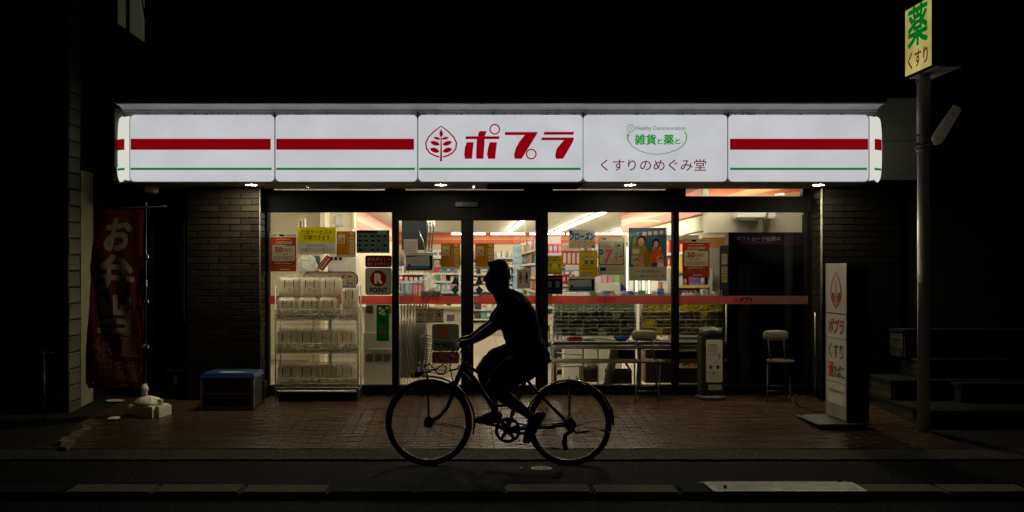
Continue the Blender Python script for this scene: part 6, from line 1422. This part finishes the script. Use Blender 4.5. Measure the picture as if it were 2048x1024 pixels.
# ---------------------------------------------------------------- stone steps on the right
stp = thing('stone_steps', 'dim block built steps climbing to the right behind the grey pole', 'steps', (4.8, 10, 0))
M_sp = [mat('step_block_' + 'ab'[i], c, .8, var=.3, scale=8, bump=.5, bscale=30) for i, c in enumerate([(.026, .025, .017), (.019, .018, .013)])]; M_tr = mat('step_tread', (.012, .0115, .008), .75, var=.25, scale=8, bump=.3)
def step(x0, x1, ya, yb, z0, z1, mo=True):
    box('core', x0 + .02, x1, ya + .02, yb, z0, z1 - .035, M_darkst, stp); box('tread', x0 - .01, x1, ya - .01, yb, z1 - .034, z1, M_tr, stp, bevel=.006)
    h = (z1 - .036 - z0); r = max(1, round(h / .1)); bh = h / r - .006
    lay(stp, 'facing_block', (x0 + .02, yb), -math.pi / 2, yb - ya - .02, z0 + .003, z1 - .035, M_sp, bl=.24, bh=bh, j=.006, D=.018, seed=int(z1 * 100), bev=.004)
    lay(stp, 'facing_block', (x0 + .02, ya + .02), 0, min(1.2, x1 - x0 - .02), z0 + .003, z1 - .035, M_sp, bl=.24, bh=bh, j=.006, D=.018, seed=int(z1 * 100) + 1, bev=.004)
step(4.36, 7.5, 9.42, 10.80, .0, .215); step(4.36, 7.5, 10.18, 10.80, .217, .42); step(4.72, 7.5, 10.35, 10.80, .422, .62); step(4.62, 7.5, 10.5, 10.83, .622, .92)
lw = thing('ledge_wall', 'low dark wall with a pale ledge at the far right beside the steps', 'wall', (6.5, 9.9, 0)); box('wall', 4.98, 9, 10.0, 10.3, .216, .38, M_darkst, lw); box('ledge', 4.95, 9, 9.97, 10.33, .381, .41, M_tr, lw)
tl = tube('chain_line', [(X(1630, 10.8), 10.8, Z(785, 10.8)), (X(1630, 10.8), 10.8, Z(625, 10.8))], .004, M_greym); tag(tl, 'thin vertical chain hanging on the brick right of the display back', 'chain')
# ---------------------------------------------------------------- bicycle (its plane is 7.9 m away)
BD = 7.903; BS = F / BD
def B(px, py, off=0.0): return Vector(((px - CX) / BS, BD + off, H - (py - CY) / BS))
bk = thing('bicycle', 'black city bicycle with a front wire basket ridden past the shop', 'bicycle', tuple(B(1000, 930)))
M_bk = mat('bicycle_paint', (.005, .005, .006), .3, spec=.25, var=.1); M_rim = mat('rim_alloy', (.22, .22, .21), .35, metal=.8, var=.1); M_bkm = mat('dull_bicycle_steel', (.12, .12, .12), .35, metal=.8, var=.15)
def wheel(cx, cy, Rpx, n_sp, seed, rear=False):
    c = B(cx, cy); R_ = Rpx / BS; t = thing('wheel', None, None, tuple(c)); t.parent = bk; t.matrix_parent_inverse = pm(bk).inverted()
    circ = lambda r, y=0, n=96: [c + Vector((r * math.cos(2 * math.pi * i / n), y, r * math.sin(2 * math.pi * i / n))) for i in range(n)]
    bm = bmesh.new(); atube(bm, circ(R_ - .0175), .0178, 10, closed=True); fin('tyre', bm, M_black, t, smooth=True)
    bm = bmesh.new(); atube(bm, circ(R_ - .041), .0125, 8, closed=True, sq=(.8, 1)); fin('rim', bm, M_rim, t, smooth=True)
    hr = .026 if not rear else .03
    bm = bmesh.new(); atube(bm, [c + Vector((0, -.045, 0)), c + Vector((0, -.04, 0)), c + Vector((0, -.038, 0)), c + Vector((0, .038, 0)), c + Vector((0, .045, 0))], [hr * 1.0, hr * 1.5, hr, hr, hr * 1.5], 18); fin('hub', bm, M_bk, t, smooth=False)
    R0 = random.Random(seed); ph = R0.random()
    for k in range(n_sp):
        a = 2 * math.pi * (k + ph) / n_sp; lead = (1 if (k // 2) % 2 else -1) * .95; y = -.033 if k % 2 else .033; ha = a + lead * 1.05
        p0 = c + Vector((hr * 1.25 * math.cos(ha), y, hr * 1.25 * math.sin(ha))); p1 = c + Vector(((R_ - .048) * math.cos(a), 0, (R_ - .048) * math.sin(a)))
        tube('spoke', [p0, p1], .0013, M_rim, t, n=4, smooth=False)
    return t
FC, RC = (857.5, 844.3), (1139, 847.5)
wf = wheel(*FC, 86.5, 28, 1); wr_ = wheel(*RC, 84.5, 32, 2, True)
def bt_(name, pts, r, m=M_bk, parent=bk, n=10, sq=None): return tube(name, pts, [q / BS for q in r] if isinstance(r, (list, tuple)) else r / BS, m, parent, n, sq=sq)
# frame
bt_('head_tube', [B(929, 724), B(911, 768)], 5.4); bt_('seat_tube', [B(1014, 858), B(1051, 758), B(1062, 733)], [4.6, 4.2, 3.6])
bt_('down_tube', [B(926, 733), B(948, 757), B(985, 815), B(1012, 856)], 4.6); bt_('top_tube', [B(923, 745), B(950, 772), B(990, 812), B(1033, 808)], 3.4); bt_('upper_tube', [B(931, 729), B(962, 748), B(1000, 776)], 3.6)
for s_ in (-.03, .03):
    bt_('chain_stay', [B(1016, 858, s_ * .6), B(1050, 856, s_), B(1138, 848, s_ * 2)], [3.6, 3.2, 2.6]); bt_('seat_stay', [B(1052, 758, s_ * .6), B(1080, 790, s_ * 1.3), B(1138, 848, s_ * 2)], [3, 3, 2.6])
    bt_('fork_blade', [B(911, 768, s_ * .8), B(905, 790, s_ * 1.2), B(894, 815, s_ * 1.5), B(879, 833, s_ * 1.6), B(858, 844, s_ * 1.7)], [4.2, 4, 3.3, 2.8, 2.2])
bt_('bottom_bracket', [B(1015, 858, -.04), B(1015, 858, .04)], 6, n=14)
# chainring, cranks, pedals, chain
cr_ = thing('crankset', None, None, tuple(B(1015, 858))); cr_.parent = bk; cr_.matrix_parent_inverse = pm(bk).inverted()
c = B(1015, 858, -.05); bm = bmesh.new(); n = 88; ringv = []
for i in range(n):
    a = 2 * math.pi * i / n; ro = (26.2 if i % 2 else 25) / BS; ri = 19.5 / BS
    ringv.append([bm.verts.new(c + Vector((q * math.cos(a), y, q * math.sin(a)))) for q, y in ((ro, -.002), (ri, -.002), (ri, .002), (ro, .002))])
for A, Bb in zip(ringv, ringv[1:] + ringv[:1]):
    for j in range(4): bm.faces.new((A[j], A[(j + 1) % 4], Bb[(j + 1) % 4], Bb[j]))
fin('chainring', bm, M_bk, cr_)
bm = bmesh.new(); atube(bm, [B(1015, 858, -.057), B(1015, 858, -.046)], 9 / BS, 20)
for k in range(5):
    a = 2 * math.pi * k / 5 + .3; atube(bm, [c, c + Vector((21 / BS * math.cos(a), 0, 21 / BS * math.sin(a)))], 3.4 / BS, 6, sq=(1, .3))
fin('spider', bm, M_bk, cr_)
bt_('crank_arm', [B(1015, 858, -.07), B(1058, 866, -.085)], [4, 2.8], parent=cr_); bt_('crank_arm', [B(1015, 858, .06), B(972, 850, .075)], [4, 2.8], parent=cr_)
for px, py, a, b in ((1058, 866, -.19, -.095), (970, 849, .085, .18)):
    p = B(px, py); box('pedal', p.x - .045, p.x + .045, BD + a, BD + b, p.z - .011, p.z + .011, M_black, cr_, bevel=.004)
for (a, b), (c1, d1) in (((1015, 832.5), (1139, 840)), ((1016, 884), (1136, 896))): 
    tube('chain', [B(a, b, -.05), B(c1, d1, -.05)], .004, M_bkm, cr_, n=5)
bt_('rear_sprocket', [B(1139, 847.5, -.056), B(1139, 847.5, -.045)], 12, M_bkm, n=20)
bt_('derailleur', [B(1143, 857, -.06), B(1129, 868, -.062), B(1127, 884, -.06), B(1131, 897, -.058)], [4, 5, 5.5, 4.6], M_bk)
bt_('chain_guard', [B(1008, 838, -.062), B(1060, 850, -.06), B(1110, 855, -.06)], [1.6, 2, 1.4])
bt_('kickstand', [B(1139, 850, -.08), B(1150, 863, -.085), B(1176, 858, -.09)], [2.6, 2.4, 1.8])
# fenders
def arc(cx, cy, r, a0, a1, n=26): return [B(cx + r * math.cos(math.radians(a)), cy - r * math.sin(math.radians(a))) for a in [a0 + (a1 - a0) * i / n for i in range(n + 1)]]
def fender(name, cx, cy, r, a0, a1):
    bm = bmesh.new(); rows_ = []; n = 36
    for i in range(n + 1):
        a = math.radians(a0 + (a1 - a0) * i / n); row_ = []
        for j in range(7):
            q = -math.pi / 2 + math.pi * j / 6; rr = r + math.cos(q) * 3 - 1; row_.append(bm.verts.new(B(cx + rr * math.cos(a), cy - rr * math.sin(a), .029 * math.sin(q))))
        for j in range(6, -1, -1):
            q = -math.pi / 2 + math.pi * j / 6; rr = r + math.cos(q) * 2.6 - 1.6; row_.append(bm.verts.new(B(cx + rr * math.cos(a), cy - rr * math.sin(a), .027 * math.sin(q))))
        rows_.append(row_)
    for A, Bb in zip(rows_, rows_[1:]):
        for j in range(14): bm.faces.new((A[j], A[(j + 1) % 14], Bb[(j + 1) % 14], Bb[j]))
    bm.faces.new(rows_[0]); bm.faces.new(rows_[-1][::-1]); return fin(name, bm, mat('fender_black', (.008, .008, .009), .25, spec=.5), bk, smooth=True)
fender('front_fender', *FC, 91.5, 93, -14); fender('rear_fender', *RC, 87.5, 168, -2)
for s_ in (-.03, .03): bt_('fender_stay', [B(857.5, 844, s_ * 1.7), B(949, 860, s_)], 1.1, M_bkm, n=5); bt_('fender_stay', [B(1139, 848, s_ * 2), B(1240, 865 - 2, s_)] if False else [B(1139, 848, s_ * 2), B(1223, 864, s_)], 1.1, M_bkm, n=5); bt_('fender_stay', [B(1139, 848, s_ * 2), B(1139, 762, s_)], 1.2, M_bkm, n=5)
bt_('mudguard_reflector', [B(1221, 812), B(1226, 836)], 3.2)
# basket
bs2 = thing('front_basket', None, None, tuple(B(876, 740))); bs2.parent = bk; bs2.matrix_parent_inverse = pm(bk).inverted()
M_bw = mat('basket_wire', (.05, .048, .042), .35, metal=.7)
def brim(t):   # t 0 top .. 1 bottom: corners of the basket in plan (front, back) and half width
    fx_, fy_ = 841 + (835 - 841) * t - 0, 672 + (741 - 672) * t; bx_, by_ = 919 + (896 - 919) * t, 688 + (744 - 688) * t; return (fx_, fy_), (bx_, by_), .17 - .045 * t
def ringpts(t, n=9):
    (fx_, fy_), (bx_, by_), hw = brim(t); pts = []
    for s_ in (-1, 1):
        for i in range(n + 1):
            u = i / n if s_ < 0 else 1 - i / n; edge = min(1, math.sin(math.pi * min(max(u, 0.02), .98)) * 2.6); pts.append(B(fx_ + (bx_ - fx_) * u, fy_ + (by_ - fy_) * u + (1.5 * math.sin(math.pi * u) * (1 - t) * -1), s_ * hw * edge))
    return pts
for k, t in enumerate((0, .06, .16, .31, .46, .62, .78, .93, 1.0)):
    tube('ring_wire', ringpts(t), .0036 if k in (0, 8) else .0019, M_bw, bs2, n=5, closed=True)
pr0, pr1 = ringpts(0), ringpts(1.0)
for i in range(len(pr0)): tube('rib_wire', [pr0[i], pr1[i]], .0019, M_bw, bs2, n=5)
for i in range(1, 9):
    tube('floor_wire', [pr1[i], pr1[19 - i]], .0019, M_bw, bs2, n=5)
    tube('rib_wire', [(pr0[i] + pr0[i + 1]) / 2, (pr1[i] + pr1[i + 1]) / 2], .0017, M_bw, bs2, n=5)
for s_ in (-.05, .05): bt_('basket_stay', [B(857.5, 843, s_), B(856, 760, s_), B(853, 744, s_)], 1.5, M_bkm)
bt_('basket_bracket', [B(898, 742), B(915, 738), B(918, 730)], 2, M_bkm)
lk = tube('cable_lock', [B(848, 735, .02), B(858, 728, .05), B(868, 738, .0), B(876, 747, -.05), B(888, 748, -.03), B(893, 736, .02), B(885, 730, .05), B(874, 738, .04), B(862, 742, .0), B(850, 744, -.03)], .0058, M_black, None, n=7)
tag(lk, 'black looped cable lock lying in the bicycle basket', 'lock')
lp = thing('headlamp', None, None, tuple(B(832, 748))); lp.parent = bk; lp.matrix_parent_inverse = pm(bk).inverted()
bt_('lamp_body', [B(848, 744), B(836, 748), B(829, 749)], [3, 6, 6.5], M_black, lp, n=14); bt_('lamp_lens', [B(830, 749), B(822, 749.5)], [6.6, 7.6], translucent_mat('yellow_lens', (.95, .78, .04), .6), lp, n=14)
# handlebar, stem, brake bits, saddle, rear lamp
bt_('stem', [B(929, 724), B(934, 700), B(937, 690)], [4, 3.6, 4], M_bkm)
bt_('handlebar', [B(926, 684, -.27), B(931, 684, -.17), B(937, 689, -.06), B(937, 689, .06), B(931, 684, .17), B(926, 684, .27)], 2.9, M_bkm)
for s_ in (-1, 1):
    bt_('grip', [B(924, 684.5, s_ * .285), B(931, 684, s_ * .17)], 4.0, M_black); bt_('brake_lever', [B(930, 686, s_ * .15), B(919, 692, s_ * .18), B(914, 697, s_ * .26)], [2.2, 1.7, 1.4], M_bkm, n=6)
    bt_('brake_cable', [B(922, 690, s_ * .15), B(902, 705, s_ * .08), B(900, 735, s_ * .03), B(908, 770, s_ * .02)], .9, M_black, n=5)
bt_('brake_cable', [B(925, 690, -.1), B(918, 712, -.05), B(930, 735, -.03)], .9, M_black, n=5)
bt_('front_brake', [B(914, 760), B(905, 765, -.03), B(897, 768, -.03)], [3, 3.6, 2.2], M_bkm); bt_('rear_brake', [B(1068, 782), B(1078, 786, -.03), B(1084, 792, -.03)], [3, 4, 2.4], M_bkm)
bell = lathe('bell', [(.02, 0), (.02, .008), (.012, .018), (.003, .021)], tuple(B(936, 684, -.1)), M_bkm, bk, n=14)
bm = bmesh.new(); bmesh.ops.create_icosphere(bm, subdivisions=3, radius=1)
for v in bm.verts:
    p = v.co; wd = .03 + .055 * (1 / (1 + math.exp(-p.x * 5))); v.co = B(1063, 729) + Vector((p.x * .125, p.y * wd * 1.0, p.z * .024 + .012 * p.x))
fin('saddle', bm, M_black, bk, smooth=True)
bt_('rear_reflector', [B(1084, 728), B(1094, 729)], [5, 5.4], mat('reflector_grey', (.15, .13, .12), .3), n=10)

# ---------------------------------------------------------------- the rider
man = thing('rider', 'man in dark T-shirt and knee length shorts riding the bicycle to the left, leaning forward', 'person', tuple(B(1062, 722)))
def asweep(bm, rows, n=20):
    """rows: (px, py, yoff, r_inplane_px, r_y_m [,tilt]); elliptical rings across the path, closed round ends"""
    pts = [B(r[0], r[1], r[2]) for r in rows]; k = len(rows); rings = []
    for i, p in enumerate(pts):
        a = pts[max(i - 1, 0)]; b = pts[min(i + 1, k - 1)]; t = (b - a).normalized(); u = t.cross(Vector((0, 1, 0))); u.normalize(); v = u.cross(t).normalized()
        rings.append((p, u, v, t, rows[i][3] / BS, rows[i][4]))
    full = []
    p, u, v, t, ra, rb = rings[0]
    for q in (.93, .75, .4): full.append((p - t * ra * .9 * math.sqrt(1 - (1 - q) ** 2) if False else p - t * ra * (q ** 1.5) * .85, u, v, ra * math.sqrt(1 - q * q), rb * math.sqrt(1 - q * q)))
    for p, u, v, t, ra, rb in rings: full.append((p, u, v, ra, rb))
    p, u, v, t, ra, rb = rings[-1]
    for q in (.4, .75, .93): full.append((p + t * ra * (q ** 1.5) * .85, u, v, ra * math.sqrt(1 - q * q), rb * math.sqrt(1 - q * q)))
    vv = [[bm.verts.new(p + u * math.cos(2 * math.pi * j / n) * ra + v * math.sin(2 * math.pi * j / n) * rb) for j in range(n)] for p, u, v, ra, rb in full]
    for A, Bb in zip(vv, vv[1:]):
        for j in range(n): bm.faces.new((A[j], A[(j + 1) % n], Bb[(j + 1) % n], Bb[j]))
    bm.faces.new(vv[0][::-1]); bm.faces.new(vv[-1])
def remeshed(name, bm, m, parent, vox, smooth_it=3, fold=0):
    bmesh.ops.recalc_face_normals(bm, faces=bm.faces); me = bpy.data.meshes.new(name); bm.to_mesh(me); bm.free()
    o = bpy.data.objects.new(name, me); COL.objects.link(o)
    md = o.modifiers.new('r', 'REMESH'); md.mode = 'VOXEL'; md.voxel_size = vox
    ms = o.modifiers.new('s', 'SMOOTH'); ms.iterations = smooth_it; ms.factor = .5
    dg = bpy.context.evaluated_depsgraph_get(); me2 = bpy.data.meshes.new_from_object(o.evaluated_get(dg)); bpy.data.objects.remove(o)
    for p in me2.polygons: p.use_smooth = True
    if fold:
        nn = [v.normal.copy() for v in me2.vertices]
        for v, n_ in zip(me2.vertices, nn):
            q = v.co; a = mnoise.noise(Vector((q.x * 9 + q.z * 5, q.y * 5, q.z * 13 - q.x * 6))); b = mnoise.noise(Vector((q.x * 22 - q.z * 9, q.y * 14 + 7, q.z * 26)))
            v.co = q + n_ * (fold * (1 - 2.2 * abs(a)) * .8 + fold * .45 * b)
    me2.materials.clear(); me2.materials.append(m); me2.name = name
    return put(name, me2, parent)
M_skin = mat('skin', (.08, .045, .03), .5, spec=.3, var=.08, scale=20); M_hair = mat('black_hair', (.012, .010, .009), .5, bump=.6, bscale=220)
M_shirt = mat('dark_cotton', (.007, .007, .008), .9, var=.15, scale=12); M_short = mat('dark_shorts_cloth', (.008, .008, .009), .9, var=.15, scale=12); M_shoe = mat('dark_shoe', (.02, .02, .02), .6)
# head: stacked outlines, front and back taken from the profile (front px, back px, half width m)
HP = [(519.8, 994.6, 1000, .02), (522, 984, 1008, .05), (526, 979, 1012, .063), (531, 977.5, 1015, .070), (537, 976.5, 1017, .075), (543, 974.5, 1018.4, .077), (549, 972.3, 1019, .077), (554, 972.2, 1019, .076), (558, 971.4, 1019, .074), (562, 971.2, 1018.8, .071), (566, 970.6, 1018.6, .068), (570, 970.2, 1018.5, .064), (574, 972.2, 1018.2, .060), (578, 973.4, 1018, .056), (582, 976.5, 1018.5, .053), (586, 984, 1020.5, .054), (591, 990.5, 1024, .058), (597, 994, 1032, .07)]
def head_mesh(bm, grow=0.0, sel=None):
    rows_ = []; n = 28
    for py, f, b, wd in HP:
        if sel and not sel(py): continue
        row_ = []
        for j in range(n):
            a = 2 * math.pi * j / n; c_, s_ = math.cos(a), math.sin(a); cx = (f + b) / 2; rx = (b - f) / 2 + grow * BS; wz = wd + grow
            fx_ = cx + rx * math.copysign(abs(c_) ** .85, c_); nar = 1 - .22 * max(0, -c_) ** 2 * (1 if py > 553 else .5)
            row_.append(bm.verts.new(B(fx_, py, wz * nar * math.copysign(abs(s_) ** .9, s_))))
        rows_.append(row_)
    for A, Bb in zip(rows_, rows_[1:]):
        for j in range(n): bm.faces.new((A[j], A[(j + 1) % n], Bb[(j + 1) % n], Bb[j]))
    bm.faces.new(rows_[0][::-1]); bm.faces.new(rows_[-1])
bm = bmesh.new(); head_mesh(bm)
asweep(bm, [(975, 549, 0, 3, .011), (971, 555, 0, 3.6, .013), (968.6, 559, 0, 3.4, .017), (971.5, 562, 0, 3, .018)], 12)       # nose
asweep(bm, [(971.6, 568, -.02, 1.7, .008), (970.8, 568.2, 0, 2.2, .012), (971.6, 568, .02, 1.7, .008)], 8); asweep(bm, [(972.3, 572, -.02, 1.8, .008), (971.8, 572.3, 0, 2.4, .012), (972.3, 572, .02, 1.8, .008)], 8)
asweep(bm, [(976, 547, -.045, 2.4, .012), (973.4, 546.5, 0, 2.2, .012), (976, 547, .045, 2.4, .012)], 8)                      # brow
for s_ in (-1, 1):
    asweep(bm, [(1000, 549, s_ * .078, 4.6, .008), (1001, 556, s_ * .081, 4.4, .009), (999, 563, s_ * .077, 2.6, .007)], 10)   # ears
# neck and trunk
asweep(bm, [(998, 574, 0, 17, .055), (1004, 588, 0, 18, .058), (1014, 602, 0, 22, .075)], 20)
asweep(bm, [(1022, 597, 0, 20, .10), (1026, 615, 0, 31, .165), (1034, 637, 0, 37, .175), (1041, 660, 0, 35.5, .165), (1047, 680, 0, 34, .155), (1052, 700, 0, 37, .165), (1056, 716, 0, 37, .17)], 24)
# arms: near is -y
def arm(s_):
    sh = .165 * s_
    asweep(bm, [(1022, 603, sh, 15, .058), (1010, 622, .205 * s_, 14.5, .052), (996, 640, .225 * s_, 12.6, .046), (984, 652, .235 * s_, 10.5, .040), (970, 661, .24 * s_, 10.2, .037), (957, 670, .235 * s_, 8.6, .032), (945, 677, .225 * s_, 6.9, .028), (937, 680, .222 * s_, 6.6, .032)], 16)
    asweep(bm, [(942, 678.5, .222 * s_, 6.2, .034), (934, 680, .222 * s_, 6.0, .04), (927.5, 680.5, .222 * s_, 5.0, .041)], 14)
    for k in range(4):                                                                            # fingers curl over the grip
        y = (.188 + k * .0215) * s_; L_ = (1.0, 1.08, 1.04, .86)[k]
        asweep(bm, [(929, 677.5, y, 2.5, .0092), (922.8 - L_ , 678.6, y, 2.4, .0090), (918.6, 683.5 + L_, y, 2.2, .0084), (921.5, 689.5 * 1 + L_ * .5, y, 2.0, .0078), (926.4, 690, y, 1.8, .007)], 8)
    asweep(bm, [(937, 683.5, .195 * s_, 3.2, .012), (932.5, 688.5, .178 * s_, 2.7, .0105), (927.5, 690.5, .172 * s_, 2.3, .009)], 8)   # thumb
arm(-1); arm(1)
# legs: near (-y) leg back on the rear pedal, far (+y) leg forward
NL, FL_ = -.1, .1
asweep(bm, [(1062, 716, NL * .9, 33, .09), (1040, 730, NL, 29, .085), (1012, 746, NL, 24, .078), (994, 757, NL, 19.5, .066), (987, 766, NL, 15.5, .056), (996, 779, NL, 14.5, .052), (1011, 792, NL, 14.6, .052), (1029, 805, NL, 13.2, .046), (1046, 818, NL - .01, 9.6, .036), (1058, 827, NL - .015, 8, .033)], 20)
asweep(bm, [(1058, 712, FL_ * .9, 33, .09), (1030, 717, FL_, 27, .085), (1000, 722, FL_, 23, .078), (977, 730, FL_, 18.5, .066), (967, 741, FL_, 15.5, .056), (971, 760, FL_, 14.2, .052), (978, 778, FL_, 13.8, .052), (984, 797, FL_, 11.6, .045), (989, 816, FL_ + .01, 8.4, .035), (991, 830, FL_ + .015, 7.8, .033)], 20)
body = remeshed('body', bm, M_skin, man, .0052, 3)
# shoes
bm = bmesh.new()
asweep(bm, [(1076, 828, -.12, 9.5, .036), (1067, 836, -.12, 11, .037), (1061, 848, -.122, 10, .040), (1055, 862, -.125, 8.4, .046), (1050, 873, -.128, 6.4, .044), (1048, 879, -.128, 4.4, .036)], 16)
asweep(bm, [(1085, 824, -.12, 4.6, .033), (1078, 838, -.12, 4.6, .034), (1068, 855, -.124, 4.2, .044), (1060, 869, -.128, 3.8, .045), (1054, 879, -.128, 3.4, .038)], 14)
remeshed('shoe', bm, M_shoe, man, .005, 2)
bm = bmesh.new()
asweep(bm, [(999, 836, .115, 9, .036), (990, 835, .115, 11, .037), (978, 838, .118, 9.5, .040), (966, 841, .122, 7.4, .046), (955, 843.6, .124, 5.6, .043), (949, 844.6, .124, 4, .034)], 16)
asweep(bm, [(1001, 846, .115, 3.6, .034), (985, 847, .116, 3.2, .035), (968, 848, .122, 3.2, .045), (952, 847.5, .124, 3.0, .038)], 14)
remeshed('shoe', bm, M_shoe, man, .005, 2)
# hair: cap over the skull, fringe standing forward
bm = bmesh.new(); rows_ = []; n = 32
for py, f, b, wd in [(518.4, 994, 1001, .02)] + [h for h in HP[1:9]]:
    row_ = []
    for j in range(n):
        a = 2 * math.pi * j / n; c_, s_ = math.cos(a), math.sin(a); cx = (f + b) / 2 + 1; g = 1.0
        front = 1 if py <= 531 else (1 - min(1, (py - 531) / 6) * (.9 if c_ < -.15 else 0))
        rx = (b - f) / 2 + 1.4; fx_ = cx + rx * math.copysign(abs(c_) ** .85, c_); wz = wd + .007
        if c_ < -.15 and py > 531: fx_ = max(fx_, f + 13 + (py - 531) * .55)
        row_.append(bm.verts.new(B(fx_, py, wz * math.copysign(abs(s_) ** .9, s_))))
    rows_.append(row_)
for A, Bb in zip(rows_, rows_[1:]):
    for j in range(n): bm.faces.new((A[j], A[(j + 1) % n], Bb[(j + 1) % n], Bb[j]))
bm.faces.new(rows_[0][::-1]); bm.faces.new(rows_[-1])
asweep(bm, [(980, 526, -.03, 3.4, .02), (978.6, 526.5, 0, 3.6, .03), (980, 526, .03, 3.4, .02)], 10)
remeshed('hair', bm, M_hair, man, .004, 1, .003)
for s_ in (-1, 1):
    bm = bmesh.new(); bmesh.ops.create_icosphere(bm, subdivisions=2, radius=.0105, matrix=Matrix.Translation(B(976.2, 552.3, s_ * .030))); fin('eye', bm, mat('eye_white', (.6, .58, .55), .2), man, smooth=True)
# T-shirt with sleeves and a loose hem
bm = bmesh.new()
asweep(bm, [(1012, 594, 0, 20, .075), (1023, 603, 0, 27, .14), (1028, 616, 0, 34, .178), (1035.5, 637, 0, 39, .188), (1042, 660, 0, 37, .178), (1048.5, 682, 0, 35.5, .17), (1053, 699, 0, 39.5, .182), (1055, 706, 0, 40, .184)], 26)
for s_ in (-1, 1): asweep(bm, [(1023, 603, .15 * s_, 17.5, .066), (1011, 622, .20 * s_, 17.5, .066), (1000, 637, .218 * s_, 17, .062), (995, 643, .222 * s_, 16.5, .060)], 18)
asweep(bm, [(1017, 683, -.06, 4, .03), (1016, 688, -.03, 4.4, .04), (1019, 692, .03, 4, .03)], 10)
shirt = remeshed('t_shirt', bm, M_shirt, man, .0065, 4, .007)
bm = bmesh.new()
asweep(bm, [(1053, 698, 0, 38, .175), (1058, 712, 0, 39, .185), (1062, 722, 0, 36, .18)], 24)
asweep(bm, [(1064, 716, NL * .95, 34, .105), (1040, 731, NL, 31, .10), (1014, 746, NL, 27.5, .096), (1000, 755, NL, 25, .09)], 20)
asweep(bm, [(1058, 711, FL_ * .95, 34, .105), (1030, 716, FL_, 30, .10), (1004, 720, FL_, 27, .096), (989, 725, FL_, 24, .09)], 20)
asweep(bm, [(1092, 706, 0, 7, .08), (1090, 722, 0, 9, .1)], 14)
remeshed('shorts', bm, M_short, man, .0065, 4, .008)
